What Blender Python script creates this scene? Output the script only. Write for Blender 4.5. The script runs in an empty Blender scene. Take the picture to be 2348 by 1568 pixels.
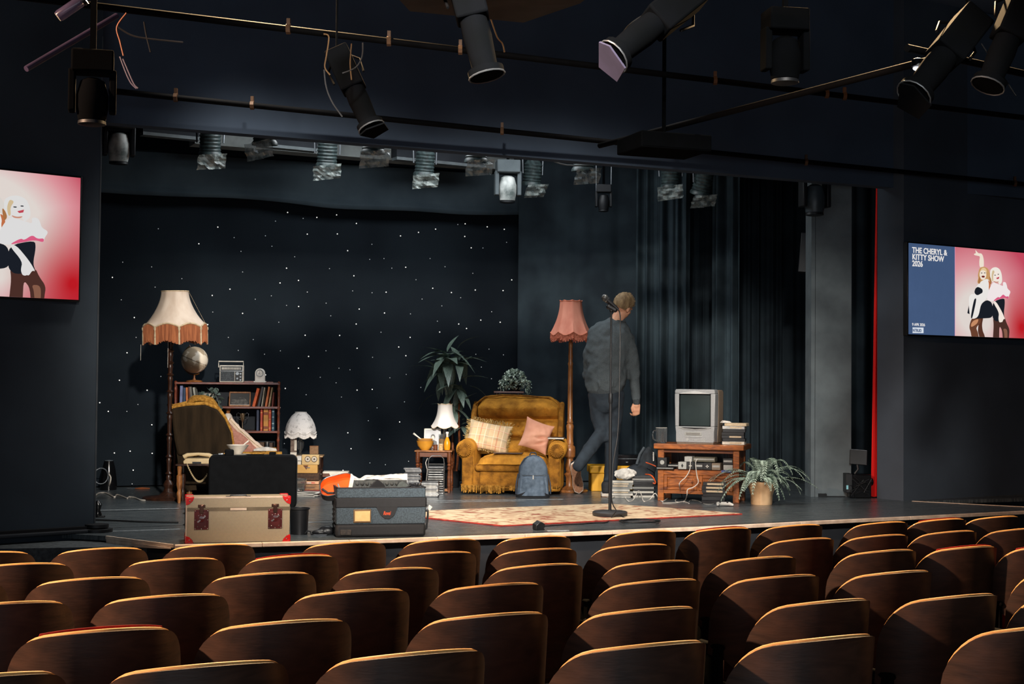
import bpy, bmesh, math, random
from mathutils import Vector, Matrix, Euler, noise
PI = math.pi
rad = math.radians
random.seed(7)
scene = bpy.context.scene
C = scene.collection
S = 0.6                       # stage floor height
F_PX, CX, CY = 3261.0, 1174.0, 784.0
# ---------------- camera ----------------
cam_data = bpy.data.cameras.new('camera'); cam = bpy.data.objects.new('camera', cam_data); C.objects.link(cam)
cam_data.sensor_width = 36.0; cam_data.lens = 36.0 * F_PX / 2348.0; cam_data.clip_start = 0.05; cam_data.clip_end = 200
pitch = math.atan(91.0 / F_PX); roll = rad(0.5)
RC = (Matrix.Rotation(PI / 2 + pitch, 3, 'X') @ Matrix.Rotation(roll, 3, 'Z'))
CAMP = Vector((0, 0, 1.6))
cam.matrix_world = Matrix.Translation(CAMP) @ RC.to_4x4()
scene.camera = cam
# ---------------- exposure, world, lights ----------------
vs = scene.view_settings
vs.view_transform = 'Standard'; vs.look = 'None'; vs.gamma = 1.0; vs.exposure = 0.0; vs.use_curve_mapping = False
world = bpy.data.worlds.new('world'); scene.world = world; world.use_nodes = True
world.node_tree.nodes['Background'].inputs[0].default_value = (0.62, 0.75, 1.0, 1); world.node_tree.nodes['Background'].inputs[1].default_value = 0.012

def area(name, loc, target, size, power, col, size_y=None, spread=180):
    l = bpy.data.lights.new(name, 'AREA'); l.energy = power; l.color = col; l.size = size
    l.spread = rad(spread)
    if size_y: l.shape = 'RECTANGLE'; l.size_y = size_y
    o = bpy.data.objects.new(name, l); C.objects.link(o); o.location = loc
    o.rotation_euler = (Vector(target) - Vector(loc)).to_track_quat('-Z', 'Y').to_euler()
    return o
def spot(name, loc, target, power, col, angle, blend=0.5, r=0.12):
    l = bpy.data.lights.new(name, 'SPOT'); l.energy = power; l.color = col; l.spot_size = rad(angle); l.spot_blend = blend; l.shadow_soft_size = r
    o = bpy.data.objects.new(name, l); C.objects.link(o); o.location = loc
    o.rotation_euler = (Vector(target) - Vector(loc)).to_track_quat('-Z', 'Y').to_euler()
    return o
# stage key lamps on the front-of-house bars, over-stage work light, warm aisle lamp over the seats, dim added fill
spot('stage_key_lamp', (0.5, 1.6, 4.6), (-1.75, 12.2, 1.05), 4800, (1.0, 0.93, 0.84), 25, 0.8, 0.15)
spot('stage_key_lamp', (-0.3, 1.6, 4.6), (0.5, 12.0, 1.1), 4800, (1.0, 0.93, 0.84), 27, 0.8, 0.15)
spot('stage_side_lamp', (1.2, 2.2, 4.6), (2.1, 12.2, 1.1), 1700, (1.0, 0.94, 0.86), 22, 0.5, 0.15)
spot('stage_down_lamp', (-1.6, 9.0, 4.85), (-1.6, 9.7, 0.6), 420, (1.0, 0.93, 0.84), 62, 0.8, 0.15)
spot('stage_down_lamp', (1.2, 9.9, 4.85), (0.9, 10.7, 0.6), 380, (1.0, 0.93, 0.84), 62, 0.8, 0.15)
area('stage_work_light', (-0.6, 12.1, 4.1), (-0.7, 12.4, 0.6), 3.2, 75, (0.92, 0.97, 1.0), 1.0)
spot('seat_aisle_lamp', (-6.2, 3.0, 4.6), (1.0, 5.8, 0.7), 4600, (1.0, 0.62, 0.40), 62, 0.7, 0.12)
spot('seat_top_lamp', (-1.4, 8.8, 4.75), (-0.6, 5.4, 0.8), 1700, (1.0, 0.66, 0.34), 95, 0.6, 0.1)
spot('seat_top_lamp', (2.6, 9.3, 4.75), (1.8, 6.4, 0.8), 1700, (1.0, 0.66, 0.34), 95, 0.6, 0.1)
area('added_fill', (-0.5, -4.5, 1.6), (0.5, 10.0, 2.8), 9.0, 210, (0.76, 0.88, 1.0), 3.0)  # wide unseen fill added behind the camera to lift the blacks

# ---------------- pixel helpers ----------------
def ray(px, py):
    return (RC @ Vector(((px - CX) / F_PX, (CY - py) / F_PX, -1.0))).normalized()
def G(px, py, z=S):
    d = ray(px, py); t = (z - CAMP.z) / d.z; return CAMP + d * t
def P(px, py, Y):
    d = ray(px, py); return CAMP + d * (Y / d.y)
def onl(P0, ang, px):
    """point on the horizontal line through P0 with direction ang (deg) that projects to column px"""
    m = (px - CX) / F_PX; c, s = math.cos(rad(ang)), math.sin(rad(ang))
    t = (m * P0.y - P0.x) / (c - m * s)
    return Vector((P0.x + c * t, P0.y + s * t, P0.z))
def k(Y): return F_PX / Y

# ---------------- materials ----------------
def srgb(c):
    return tuple((x / 255 / 12.92) if x / 255 <= 0.04045 else ((x / 255 + 0.055) / 1.055) ** 2.4 for x in c)
MATS = {}
def mat(name, col, rough=0.6, metal=0.0, col2=None, scale=8.0, bump=0.0, bscale=60.0, pat='noise', stretch=(1, 1, 1), sheen=0.0,
        trans=0.0, alpha=1.0, spec=0.5, emit=None, estr=0.0, coat=0.0, ior=1.45, contrast=(0.35, 0.65), dist=0.0, linear=False):
    if name in MATS: return MATS[name]
    m = bpy.data.materials.new(name); m.use_nodes = True; nt = m.node_tree; b = nt.nodes['Principled BSDF']
    c1 = col if linear else srgb(col)
    b.inputs['Base Color'].default_value = (*c1, 1)
    b.inputs['Roughness'].default_value = rough; b.inputs['Metallic'].default_value = metal
    b.inputs['Specular IOR Level'].default_value = spec; b.inputs['IOR'].default_value = ior
    b.inputs['Transmission Weight'].default_value = trans; b.inputs['Alpha'].default_value = alpha
    b.inputs['Sheen Weight'].default_value = sheen; b.inputs['Coat Weight'].default_value = coat
    if sheen: b.inputs['Sheen Tint'].default_value = (*c1, 1)
    if emit: b.inputs['Emission Color'].default_value = (*srgb(emit), 1); b.inputs['Emission Strength'].default_value = estr
    tc = nt.nodes.new('ShaderNodeTexCoord'); mp = nt.nodes.new('ShaderNodeMapping'); mp.inputs['Scale'].default_value = stretch
    nt.links.new(tc.outputs['Object'], mp.inputs['Vector'])
    if col2 is None: col2 = tuple(max(0, x * 0.82) for x in col)
    c2 = col2 if linear else srgb(col2)
    if pat == 'wave':
        t = nt.nodes.new('ShaderNodeTexWave'); t.inputs['Scale'].default_value = scale; t.inputs['Distortion'].default_value = dist or 6; t.inputs['Detail'].default_value = 3
        t.bands_direction = 'Z' if stretch == (1, 1, 1) else 'X'
    elif pat == 'check':
        t = nt.nodes.new('ShaderNodeTexChecker'); t.inputs['Scale'].default_value = scale
    elif pat == 'voronoi':
        t = nt.nodes.new('ShaderNodeTexVoronoi'); t.inputs['Scale'].default_value = scale
    else:
        t = nt.nodes.new('ShaderNodeTexNoise'); t.inputs['Scale'].default_value = scale; t.inputs['Detail'].default_value = 4; t.inputs['Distortion'].default_value = dist
    nt.links.new(mp.outputs[0], t.inputs['Vector'])
    r = nt.nodes.new('ShaderNodeValToRGB'); r.color_ramp.elements[0].position = contrast[0]; r.color_ramp.elements[1].position = contrast[1]
    r.color_ramp.elements[0].color = (*c2, 1); r.color_ramp.elements[1].color = (*c1, 1)
    src = t.outputs['Distance'] if pat == 'voronoi' else (t.outputs['Fac'] if 'Fac' in t.outputs else t.outputs[0])
    nt.links.new(src, r.inputs[0]); nt.links.new(r.outputs[0], b.inputs['Base Color'])
    if bump:
        n2 = nt.nodes.new('ShaderNodeTexNoise'); n2.inputs['Scale'].default_value = bscale; n2.inputs['Detail'].default_value = 3
        nt.links.new(mp.outputs[0], n2.inputs['Vector'])
        bp = nt.nodes.new('ShaderNodeBump'); bp.inputs['Strength'].default_value = bump; bp.inputs['Distance'].default_value = 0.01
        nt.links.new(n2.outputs['Fac'], bp.inputs['Height']); nt.links.new(bp.outputs[0], b.inputs['Normal'])
    MATS[name] = m
    return m

# ---------------- mesh builder ----------------
class MB:
    def __init__(s): s.v = []; s.f = []; s.m = []; s.M = Matrix.Identity(4); s.mi = 0
    def at(s, loc=(0, 0, 0), rot=(0, 0, 0), sc=(1, 1, 1)):
        s.M = Matrix.Translation(loc) @ Euler(rot).to_matrix().to_4x4() @ Matrix.Diagonal((*sc, 1)); return s
    def add(s, vs, fs):
        n = len(s.v)
        s.v += [s.M @ Vector(p) for p in vs]
        s.f += [tuple(i + n for i in f) for f in fs]; s.m += [s.mi] * len(fs)
        return s
    def box(s, c, d):
        x, y, z = c; a, b, h = d[0] / 2, d[1] / 2, d[2] / 2
        vs = [(x + i * a, y + j * b, z + q * h) for q in (-1, 1) for j in (-1, 1) for i in (-1, 1)]
        return s.add(vs, [(0, 2, 3, 1), (4, 5, 7, 6), (0, 1, 5, 4), (2, 6, 7, 3), (0, 4, 6, 2), (1, 3, 7, 5)])
    def bb(s, x0, x1, y0, y1, z0, z1): return s.box(((x0 + x1) / 2, (y0 + y1) / 2, (z0 + z1) / 2), (x1 - x0, y1 - y0, z1 - z0))
    def quad(s, a, b, c, d): return s.add([a, b, c, d], [(0, 1, 2, 3)])
    def ring(s, rings, caps=True, closed=True):
        n = len(rings[0]); vs = [p for r in rings for p in r]; fs = []
        for i in range(len(rings) - 1):
            for j in range(n if closed else n - 1):
                a = i * n + j; b = i * n + (j + 1) % n
                fs.append((a, b, b + n, a + n))
        if caps:
            fs.append(tuple(range(n - 1, -1, -1))); fs.append(tuple(range((len(rings) - 1) * n, len(rings) * n)))
        return s.add(vs, fs)
    def tube(s, pts, r, n=6, caps=True):
        pts = [Vector(p) for p in pts]; rings = []; up = None
        rr = r if isinstance(r, (list, tuple)) else [r] * len(pts)
        for i, p in enumerate(pts):
            d = (pts[min(i + 1, len(pts) - 1)] - pts[max(i - 1, 0)])
            if d.length < 1e-9: d = Vector((0, 0, 1))
            d.normalize()
            if up is None: up = d.orthogonal().normalized()
            else:
                up = up - d * up.dot(d)
                up = up.normalized() if up.length > 1e-6 else d.orthogonal().normalized()
            w = d.cross(up)
            rings.append([p + (up * math.cos(2 * PI * q / n) + w * math.sin(2 * PI * q / n)) * rr[i] for q in range(n)])
        return s.ring(rings, caps)
    def cyl(s, p0, p1, r0, r1=None, n=12): return s.tube([p0, p1], [r0, r0 if r1 is None else r1], n)
    def lathe(s, prof, n=20, c=(0, 0, 0), caps=True):
        rings = [[(c[0] + max(r, 1e-4) * math.cos(2 * PI * q / n), c[1] + max(r, 1e-4) * math.sin(2 * PI * q / n), c[2] + z) for q in range(n)] for r, z in prof]
        return s.ring(rings, caps)
    def sph(s, c, r, n=12, m=8):
        r = r if isinstance(r, (tuple, list)) else (r, r, r)
        rings = []
        for i in range(1, m):
            a = -PI / 2 + PI * i / m
            rings.append([(c[0] + r[0] * math.cos(a) * math.cos(2 * PI * q / n), c[1] + r[1] * math.cos(a) * math.sin(2 * PI * q / n), c[2] + r[2] * math.sin(a)) for q in range(n)])
        vs = [p for g in rings for p in g]; fs = []
        for i in range(m - 2):
            for j in range(n):
                a = i * n + j; b = i * n + (j + 1) % n; fs.append((a, b, b + n, a + n))
        vs.append((c[0], c[1], c[2] - r[2])); vs.append((c[0], c[1], c[2] + r[2])); lo, hi = len(vs) - 2, len(vs) - 1
        for j in range(n):
            fs.append((lo, (j + 1) % n, j)); a = (m - 2) * n; fs.append((hi, a + j, a + (j + 1) % n))
        return s.add(vs, fs)
    def cap(s, p0, p1, r0, r1, n=12):
        p0, p1 = Vector(p0), Vector(p1); s.sph(p0, r0, n, 8); s.sph(p1, r1, n, 8); return s.cyl(p0, p1, r0, r1, n)
    def prism(s, poly, y0, y1, plane='xz'):
        """2D polygon (CCW seen from -Y for xz) extruded between y0 and y1"""
        n = len(poly)
        if plane == 'xz': vs = [(x, y0, z) for x, z in poly] + [(x, y1, z) for x, z in poly]
        elif plane == 'xy': vs = [(x, y, y0) for x, y in poly] + [(x, y, y1) for x, y in poly]
        else: vs = [(y0, x, z) for x, z in poly] + [(y1, x, z) for x, z in poly]
        fs = [tuple(range(n)), tuple(range(2 * n - 1, n - 1, -1))] + [(i, i + n, (i + 1) % n + n, (i + 1) % n) for i in range(n)]
        return s.add(vs, fs)
    def grid(s, fn, nu, nv, thick=None):
        """fn(u,v)->point, u,v in 0..1 ; thick = vector or fn(u,v)->offset vector for a closed slab"""
        top = [[Vector(fn(i / nu, j / nv)) for i in range(nu + 1)] for j in range(nv + 1)]
        vs = [p for r in top for p in r]; w = nu + 1; fs = []
        for j in range(nv):
            for i in range(nu): a = j * w + i; fs.append((a, a + 1, a + w + 1, a + w))
        if thick is not None:
            N = len(vs)
            off = [(thick(i / nu, j / nv) if callable(thick) else Vector(thick)) for j in range(nv + 1) for i in range(nu + 1)]
            vs += [p + Vector(o) for p, o in zip(vs[:N], off)]
            fs += [tuple(i + N for i in f[::-1]) for f in fs[:]]
            bd = [i for i in range(w)] + [j * w + nu for j in range(1, nv + 1)] + [nv * w + i for i in range(nu - 1, -1, -1)] + [j * w for j in range(nv - 1, 0, -1)]
            for q in range(len(bd)):
                a, b = bd[q], bd[(q + 1) % len(bd)]; fs.append((b, a, a + N, b + N))
        return s.add(vs, fs)

def obj(name, mb, m, parent=None, bevel=0, smooth=True, remesh=0, soft=0, subsurf=0, recalc=True, fix=None):
    me = bpy.data.meshes.new(name); me.from_pydata([tuple(p) for p in mb.v], [], mb.f)
    if recalc:
        bm = bmesh.new(); bm.from_mesh(me); bmesh.ops.recalc_face_normals(bm, faces=bm.faces); bm.to_mesh(me); bm.free()
    for mm in (m if isinstance(m, (list, tuple)) else [m]): me.materials.append(mm)
    if isinstance(m, (list, tuple)): me.polygons.foreach_set('material_index', mb.m)
    if smooth: me.polygons.foreach_set('use_smooth', [True] * len(me.polygons)); me.set_sharp_from_angle(angle=rad(38))
    me.update()
    o = bpy.data.objects.new(name, me); C.objects.link(o)
    if parent: o.parent = parent
    if remesh:
        q = o.modifiers.new('r', 'REMESH'); q.mode = 'VOXEL'; q.voxel_size = remesh; q.use_smooth_shade = True
        if soft: q = o.modifiers.new('s', 'SMOOTH'); q.iterations = soft; q.factor = 0.5
    if bevel:
        q = o.modifiers.new('b', 'BEVEL'); q.width = bevel; q.segments = 2; q.limit_method = 'ANGLE'; q.angle_limit = rad(40)
    if subsurf:
        q = o.modifiers.new('u', 'SUBSURF'); q.levels = subsurf; q.render_levels = subsurf
    return o
def disp(o, scale, strength, seed=0):
    tx = bpy.data.textures.new('wrinkle', 'CLOUDS'); tx.noise_scale = scale; tx.noise_depth = 1
    q = o.modifiers.new('d', 'DISPLACE'); q.texture = tx; q.strength = strength; q.mid_level = 0.5; q.texture_coords = 'LOCAL'; return o
def tag(o, label=None, cat=None, group=None, kind=None):
    if label: o['label'] = label
    if cat: o['category'] = cat
    if group: o['group'] = group
    if kind: o['kind'] = kind
    return o
def thing(name, label, cat, loc=(0, 0, 0), rz=0, group=None):
    o = bpy.data.objects.new(name, None); C.objects.link(o); o.empty_display_size = 0.1
    o.location = loc; o.rotation_euler = (0, 0, rad(rz)); return tag(o, label, cat, group)
def place(o, loc, rz=0): o.location = loc; o.rotation_euler = (0, 0, rad(rz)); return o
def dup(root, loc=None, rz=None, label=None, group=None):
    r = root.copy(); C.objects.link(r)
    if loc is not None: r.location = loc
    if rz is not None: r.rotation_euler = (0, 0, rad(rz))
    if label: r['label'] = label
    if group: r['group'] = group
    for ch in list(root.children):
        c = ch.copy(); C.objects.link(c); c.parent = r
        for g in list(ch.children):
            d = g.copy(); C.objects.link(d); d.parent = c
    return r
def text(body, size, m, parent, loc, rot=(PI / 2, 0, 0), bold=0.0, name='lettering', ext=0.0008, xs=1.0, align='LEFT', shear=0.0):
    cu = bpy.data.curves.new(name, 'FONT'); cu.body = body; cu.size = size; cu.offset = bold; cu.extrude = ext; cu.align_x = align; cu.shear = shear
    t = bpy.data.objects.new('tmp', cu); C.objects.link(t)
    dg = bpy.context.evaluated_depsgraph_get(); me = bpy.data.meshes.new_from_object(t.evaluated_get(dg)); bpy.data.objects.remove(t)
    me.materials.clear(); me.materials.append(m)
    o = bpy.data.objects.new(name, me); C.objects.link(o); o.parent = parent; o.location = loc; o.rotation_euler = rot; o.scale = (xs, 1, 1)
    return o
# ================= materials used by the setting =================
M_black = mat('matte_black_paint', (50, 53, 58), 0.85, col2=(38, 41, 46), scale=3, spec=0.2)
M_wallr = mat('right_wall_black', (72, 80, 90), 0.9, col2=(65, 72, 81), scale=2, spec=0.1)
M_wallb = mat('wall_black', (54, 62, 70), 0.9, col2=(48, 55, 62), scale=2, spec=0.12)
M_cloth = mat('backdrop_cloth', (29, 36, 42), 0.95, col2=(20, 25, 31), scale=1.3, spec=0.1, bump=0.15, bscale=200, contrast=(0.3, 0.7))
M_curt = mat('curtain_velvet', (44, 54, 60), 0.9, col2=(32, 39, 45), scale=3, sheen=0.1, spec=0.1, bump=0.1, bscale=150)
M_curtl = mat('lit_velvet', (56, 68, 74), 0.9, col2=(38, 47, 53), scale=3, sheen=0.3, spec=0.1, bump=0.1, bscale=150)  # paler copy of the curtain velvet, light on the folds put into the colour
M_rigb = mat('rig_casing', (5, 6, 8), .95, col2=(4, 5, 6), scale=9, spec=.03)
M_gpanel = mat('grey_flat', (104, 113, 117), 0.85, col2=(90, 98, 102), scale=5, bump=0.15, bscale=60, spec=0.2)
M_metal = mat('black_metal', (26, 28, 31), 0.5, metal=0.3, col2=(24, 26, 29), scale=20)
M_steel = mat('grey_steel', (120, 125, 130), 0.38, metal=0.8, scale=10)
M_lgrey = mat('light_grey_sheet', (150, 158, 158), 0.6, scale=6)
M_gold = mat('brass_clamp', (84, 56, 32), 0.6, metal=0.2, scale=9)
M_gel = mat('crinkled_gel', (200, 210, 205), 0.12, alpha=0.55, spec=1.0, scale=20, col2=(120, 130, 128))
M_red = mat('red_velvet', (240, 26, 14), 0.8, col2=(205, 10, 10), scale=4, sheen=0.3, stretch=(6, 6, 0.4))
M_cream = mat('cream_nosing', (226, 205, 184), 0.6, col2=(196, 172, 150), scale=14, bump=0.1)
M_tape = mat('white_tape', (150, 158, 162), 0.7, col2=(105, 112, 118), scale=30)
M_cable_w = mat('white_cable', (205, 198, 188), 0.5, scale=9)
M_cable_b = mat('black_cable', (20, 21, 23), 0.45, scale=9)
M_ledge = mat('grey_ledge_top', (70, 76, 80), 0.8, col2=(48, 53, 57), scale=40, bump=0.2)

def stage_floor_mat():
    m = bpy.data.materials.new('stage_floor_paint'); m.use_nodes = True; nt = m.node_tree; b = nt.nodes['Principled BSDF']
    tc = nt.nodes.new('ShaderNodeTexCoord'); mp = nt.nodes.new('ShaderNodeMapping')
    mp.inputs['Rotation'].default_value = (0, 0, rad(-25)); mp.inputs['Scale'].default_value = (0.8, 16, 1)
    nt.links.new(tc.outputs['Object'], mp.inputs[0])
    n = nt.nodes.new('ShaderNodeTexNoise'); n.inputs['Scale'].default_value = 5; n.inputs['Detail'].default_value = 7; n.inputs['Roughness'].default_value = 0.7
    nt.links.new(mp.outputs[0], n.inputs[0])
    r = nt.nodes.new('ShaderNodeValToRGB'); r.color_ramp.elements[0].position = 0.36; r.color_ramp.elements[1].position = 0.72
    r.color_ramp.elements[0].color = (*srgb((42, 50, 56)), 1); r.color_ramp.elements[1].color = (*srgb((100, 106, 108)), 1)
    nt.links.new(n.outputs['Fac'], r.inputs[0])
    # boards: dark joints every 0.24 m, parallel to the front edge
    mp2 = nt.nodes.new('ShaderNodeMapping'); mp2.inputs['Rotation'].default_value = (0, 0, rad(-25)); nt.links.new(tc.outputs['Object'], mp2.inputs[0])
    sx = nt.nodes.new('ShaderNodeSeparateXYZ'); nt.links.new(mp2.outputs[0], sx.inputs[0])
    a = nt.nodes.new('ShaderNodeMath'); a.operation = 'MULTIPLY'; a.inputs[1].default_value = 1 / 1.22; nt.links.new(sx.outputs['Y'], a.inputs[0])
    fr = nt.nodes.new('ShaderNodeMath'); fr.operation = 'FRACT'; nt.links.new(a.outputs[0], fr.inputs[0])
    lt = nt.nodes.new('ShaderNodeMath'); lt.operation = 'LESS_THAN'; lt.inputs[1].default_value = 0.02; nt.links.new(fr.outputs[0], lt.inputs[0])
    mx = nt.nodes.new('ShaderNodeMixRGB'); mx.inputs[2].default_value = (0.004, 0.005, 0.006, 1); nt.links.new(lt.outputs[0], mx.inputs[0]); nt.links.new(r.outputs[0], mx.inputs[1])
    nt.links.new(mx.outputs[0], b.inputs['Base Color'])
    rr = nt.nodes.new('ShaderNodeMapRange'); rr.inputs['To Min'].default_value = 0.12; rr.inputs['To Max'].default_value = 0.42
    nt.links.new(n.outputs['Fac'], rr.inputs[0]); nt.links.new(rr.outputs[0], b.inputs['Roughness'])
    b.inputs['Specular IOR Level'].default_value = 0.7
    bp = nt.nodes.new('ShaderNodeBump'); bp.inputs['Strength'].default_value = 0.12; bp.inputs['Distance'].default_value = 0.01
    nt.links.new(n.outputs['Fac'], bp.inputs['Height']); nt.links.new(bp.outputs[0], b.inputs['Normal'])
    return m
M_floor = stage_floor_mat()
M_house = mat('house_floor', (38, 34, 34), 0.8, col2=(26, 24, 25), scale=6)

def struct(name, mb, m, **kw):
    o = obj(name, mb, m, **kw); o['kind'] = 'structure'; return o

# ================= floors and shell =================
RD = Vector((math.sin(rad(27)), -math.cos(rad(27)), 0))        # from the front row towards the back rows
RA = Vector((0.15, 7.6, 0))
def house_z(x, y): return max(0.0, 0.040 * (RD.x * (x - RA.x) + RD.y * (y - RA.y) - 0.2))
mb = MB(); mb.grid(lambda u, v: (-8 + 17 * u, -6 + 24 * v, house_z(-8 + 17 * u, -6 + 24 * v)), 34, 48, (0, 0, -0.08))
struct('floor', mb, M_house)
front = [G(*p) for p in ((400, 1249), (600, 1243.5), (800, 1238), (1000, 1231), (1200, 1224), (1400, 1216), (1600, 1208), (1830, 1196), (2080, 1184), (2348, 1171), (2430, 1166.5))]
Lb, Rb = G(245, 1229), G(2090, 1149)
poly = [Lb] + front + [Rb, Vector((9, 14.5, S)), Vector((9, 17.5, S)), Vector((-6, 17.5, S)), Vector((-6, 10.5, S))]
mb = MB(); mb.prism([(p.x, p.y) for p in poly], S - 0.03, S, 'xy'); stage_top = struct('floor', mb, M_floor, smooth=False)
inn = [p + Vector((0, 0.05, 0)) for p in poly]
mb = MB(); mb.prism([(p.x, p.y + 0.06) for p in poly], 0.0, S - 0.032, 'xy'); struct('trim_1', mb, M_black, smooth=False)
# light nosing along the front edge, strip by strip, each a piece with its own ends
def strip(a, b, w, h, z1, gap=0.003):
    a, b = Vector(a), Vector(b); d = (b - a); L = d.length; d.normalize(); nrm = Vector((d.y, -d.x, 0))
    m = MB(); q = [a + d * gap, b - d * gap, b - d * gap + nrm * w, a + d * gap + nrm * w]
    m.prism([(p.x, p.y) for p in q], z1 - h, z1, 'xy'); return m
nose = [front[0], front[2], front[4], front[6], front[7], front[8], front[9], front[10]]
first = True
for i in range(len(front) - 1):
    o = obj('nosing_strip', strip(front[i], front[i + 1], 0.035, 0.026, S + 0.002, 0.001), M_cream, stage_top, bevel=0.004, smooth=False)
for a, b in ((Lb, front[0]), (Rb, front[-1])):
    o = obj('nosing_strip', strip(a, b, 0.012, 0.02, S + 0.003) if a is Lb else strip(b, a, 0.012, 0.012, S + 0.003), M_cream, stage_top, smooth=False)
# pale timber cheek of the stage's left corner
mb = MB(); e0, e1 = Lb + Vector((0.0, -0.014, 0)), front[0] + Vector((-0.02, -0.012, 0))
mb.add([(e0.x, e0.y, S - 0.06), (e1.x, e1.y, S - 0.024), (e1.x, e1.y, S - 0.018), (e0.x, e0.y, S - 0.018),
        (e0.x, e0.y + 0.012, S - 0.06), (e1.x, e1.y + 0.012, S - 0.024), (e1.x, e1.y + 0.012, S - 0.018), (e0.x, e0.y + 0.012, S - 0.018)],
       [(0, 1, 2, 3), (4, 7, 6, 5), (0, 4, 5, 1), (3, 2, 6, 7), (0, 3, 7, 4), (1, 5, 6, 2)])
struct('trim_2', mb, M_cream, smooth=False)
# taped seams on the stage floor
for (a, b, w) in (((222, 1169.5), (409, 1165), 0.025), ((226, 1218.5), (412, 1212.5), 0.02), ((985, 1147.5), (1290, 1144), 0.03), ((985, 1151), (1200, 1148), 0.02), ((700, 1197), (760, 1196), 0.02)):
    obj('tape_line', strip(G(*a), G(*b), w, 0.001, S + 0.0012, 0), M_tape, stage_top, smooth=False)
# low grey ledge in front of the left wing
mb = MB(); q = [G(-260, 1241, 0.56), G(322, 1239.5, 0.56), G(399, 1251.5, 0.56), G(-260, 1262, 0.56)]
mb.prism([(p.x, p.y) for p in q], 0.0, 0.56, 'xy'); struct('trim_3', mb, [M_ledge], smooth=False)

# walls: left and right proscenium wings carry the screens
A_L, A_R = 40.0, 33.0
WL = P(226, 700, 9.32); dL = Vector((math.cos(rad(A_L)), math.sin(rad(A_L)), 0)); nL = Vector((dL.y, -dL.x, 0))
def wall(name, a, d, L, z0, z1, th, m, tilt=0.0):
    n = Vector((d.y, -d.x, 0)); b = a + d * L; mb = MB()
    mb.prism([(p.x, p.y) for p in (a, b, b - n * th, a - n * th)], z0, z1, 'xy'); return struct(name, mb, m, smooth=False)
wall('wall_left', Vector((WL.x, WL.y, 0)) - dL * 5.6, dL, 5.6, 0.0, 5.0, 0.35, M_wallb)
dR = Vector((math.cos(rad(A_R)), math.sin(rad(A_R)), 0)); nR = Vector((dR.y, -dR.x, 0))
WR = P(2072, 700, 12.32)
wall('wall_right', Vector((WR.x, WR.y, 0)), dR, 6.0, 0.0, 5.0, 0.3, M_wallr)
wall('wall_back', Vector((-6, 17.2, 0)), Vector((1, 0, 0)), 15, 0.0, 5.0, 0.2, M_wallb)
wall('wall_far_left', Vector((-7.8, -5.5, 0)), Vector((0, 1, 0)), 22.6, 0.0, 5.0, 0.1, M_wallb)
mb = MB(); mb.bb(8.7, 8.8, -5.5, 17.2, 0, 5.0); struct('wall_far_right', mb, M_wallb, smooth=False)
mb = MB(); mb.bb(-8, 9, -6, 17.4, 5.0, 5.1); struct('ceiling', mb, mat('ceiling_black', (100, 116, 136), 0.95, col2=(90, 105, 124), scale=1.2, spec=0.1), smooth=False)
# thin corner bead on the end of the left wing, foot blocks
mb = MB(); c = WL; mb.box((c.x, c.y - 0.004, 2.2), (0.008, 0.008, 3.3)); struct('trim_4', mb, mat('dull_bead', (62, 66, 70), 0.7), smooth=False)
t = thing('base_plate', 'round stacked black foot plate at the end of the left wing wall', 'plate', G(222, 1219), 0)
obj('plate', MB().lathe([(0, 0), (0.1, 0), (0.1, 0.02), (0.05, 0.025), (0, 0.025)], 24), M_metal, t)
obj('plate', MB().lathe([(0, 0.025), (0.075, 0.03), (0.075, 0.05), (0.0, 0.055)], 24), M_metal, t)
t = thing('black_platform', 'low black platform block in front of the left wing wall', 'platform', (0, 0, 0), 0)
wf = lambda a_, n_: Vector((WL.x, WL.y, 0)) + dL * a_ + nL * n_
q = [wf(-1.6, .006), wf(-1.6, .09), wf(.02, .09), wf(.09, .05), wf(.09, .006)]
obj('block', MB().prism([(p.x, p.y) for p in q], 0.6005, 0.622, 'xy'), M_black, t, bevel=0.006, smooth=False)
q = [wf(-.8, .006), wf(-.8, .05), wf(.0, .05), wf(.05, .006)]
obj('plank', MB().prism([(p.x, p.y) for p in q], 0.6225, 0.64, 'xy'), M_metal, t, smooth=False)

# header (proscenium border)
HA = 25.0; H0 = Vector((WL.x - 0.3, 9.46, 0)); dH = Vector((math.cos(rad(HA)), math.sin(rad(HA)), 0))
mb = MB(); n = Vector((dH.y, -dH.x, 0)); a, b = H0 - dH * 0.5, H0 + dH * 11
mb.prism([(p.x, p.y) for p in (a, b, b - n * 0.12, a - n * 0.12)], 3.33, 4.99, 'xy'); struct('wall_header', mb, mat('header_black', (72, 84, 100), 0.95, col2=(65, 76, 91), scale=2, spec=.1), smooth=False)

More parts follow.
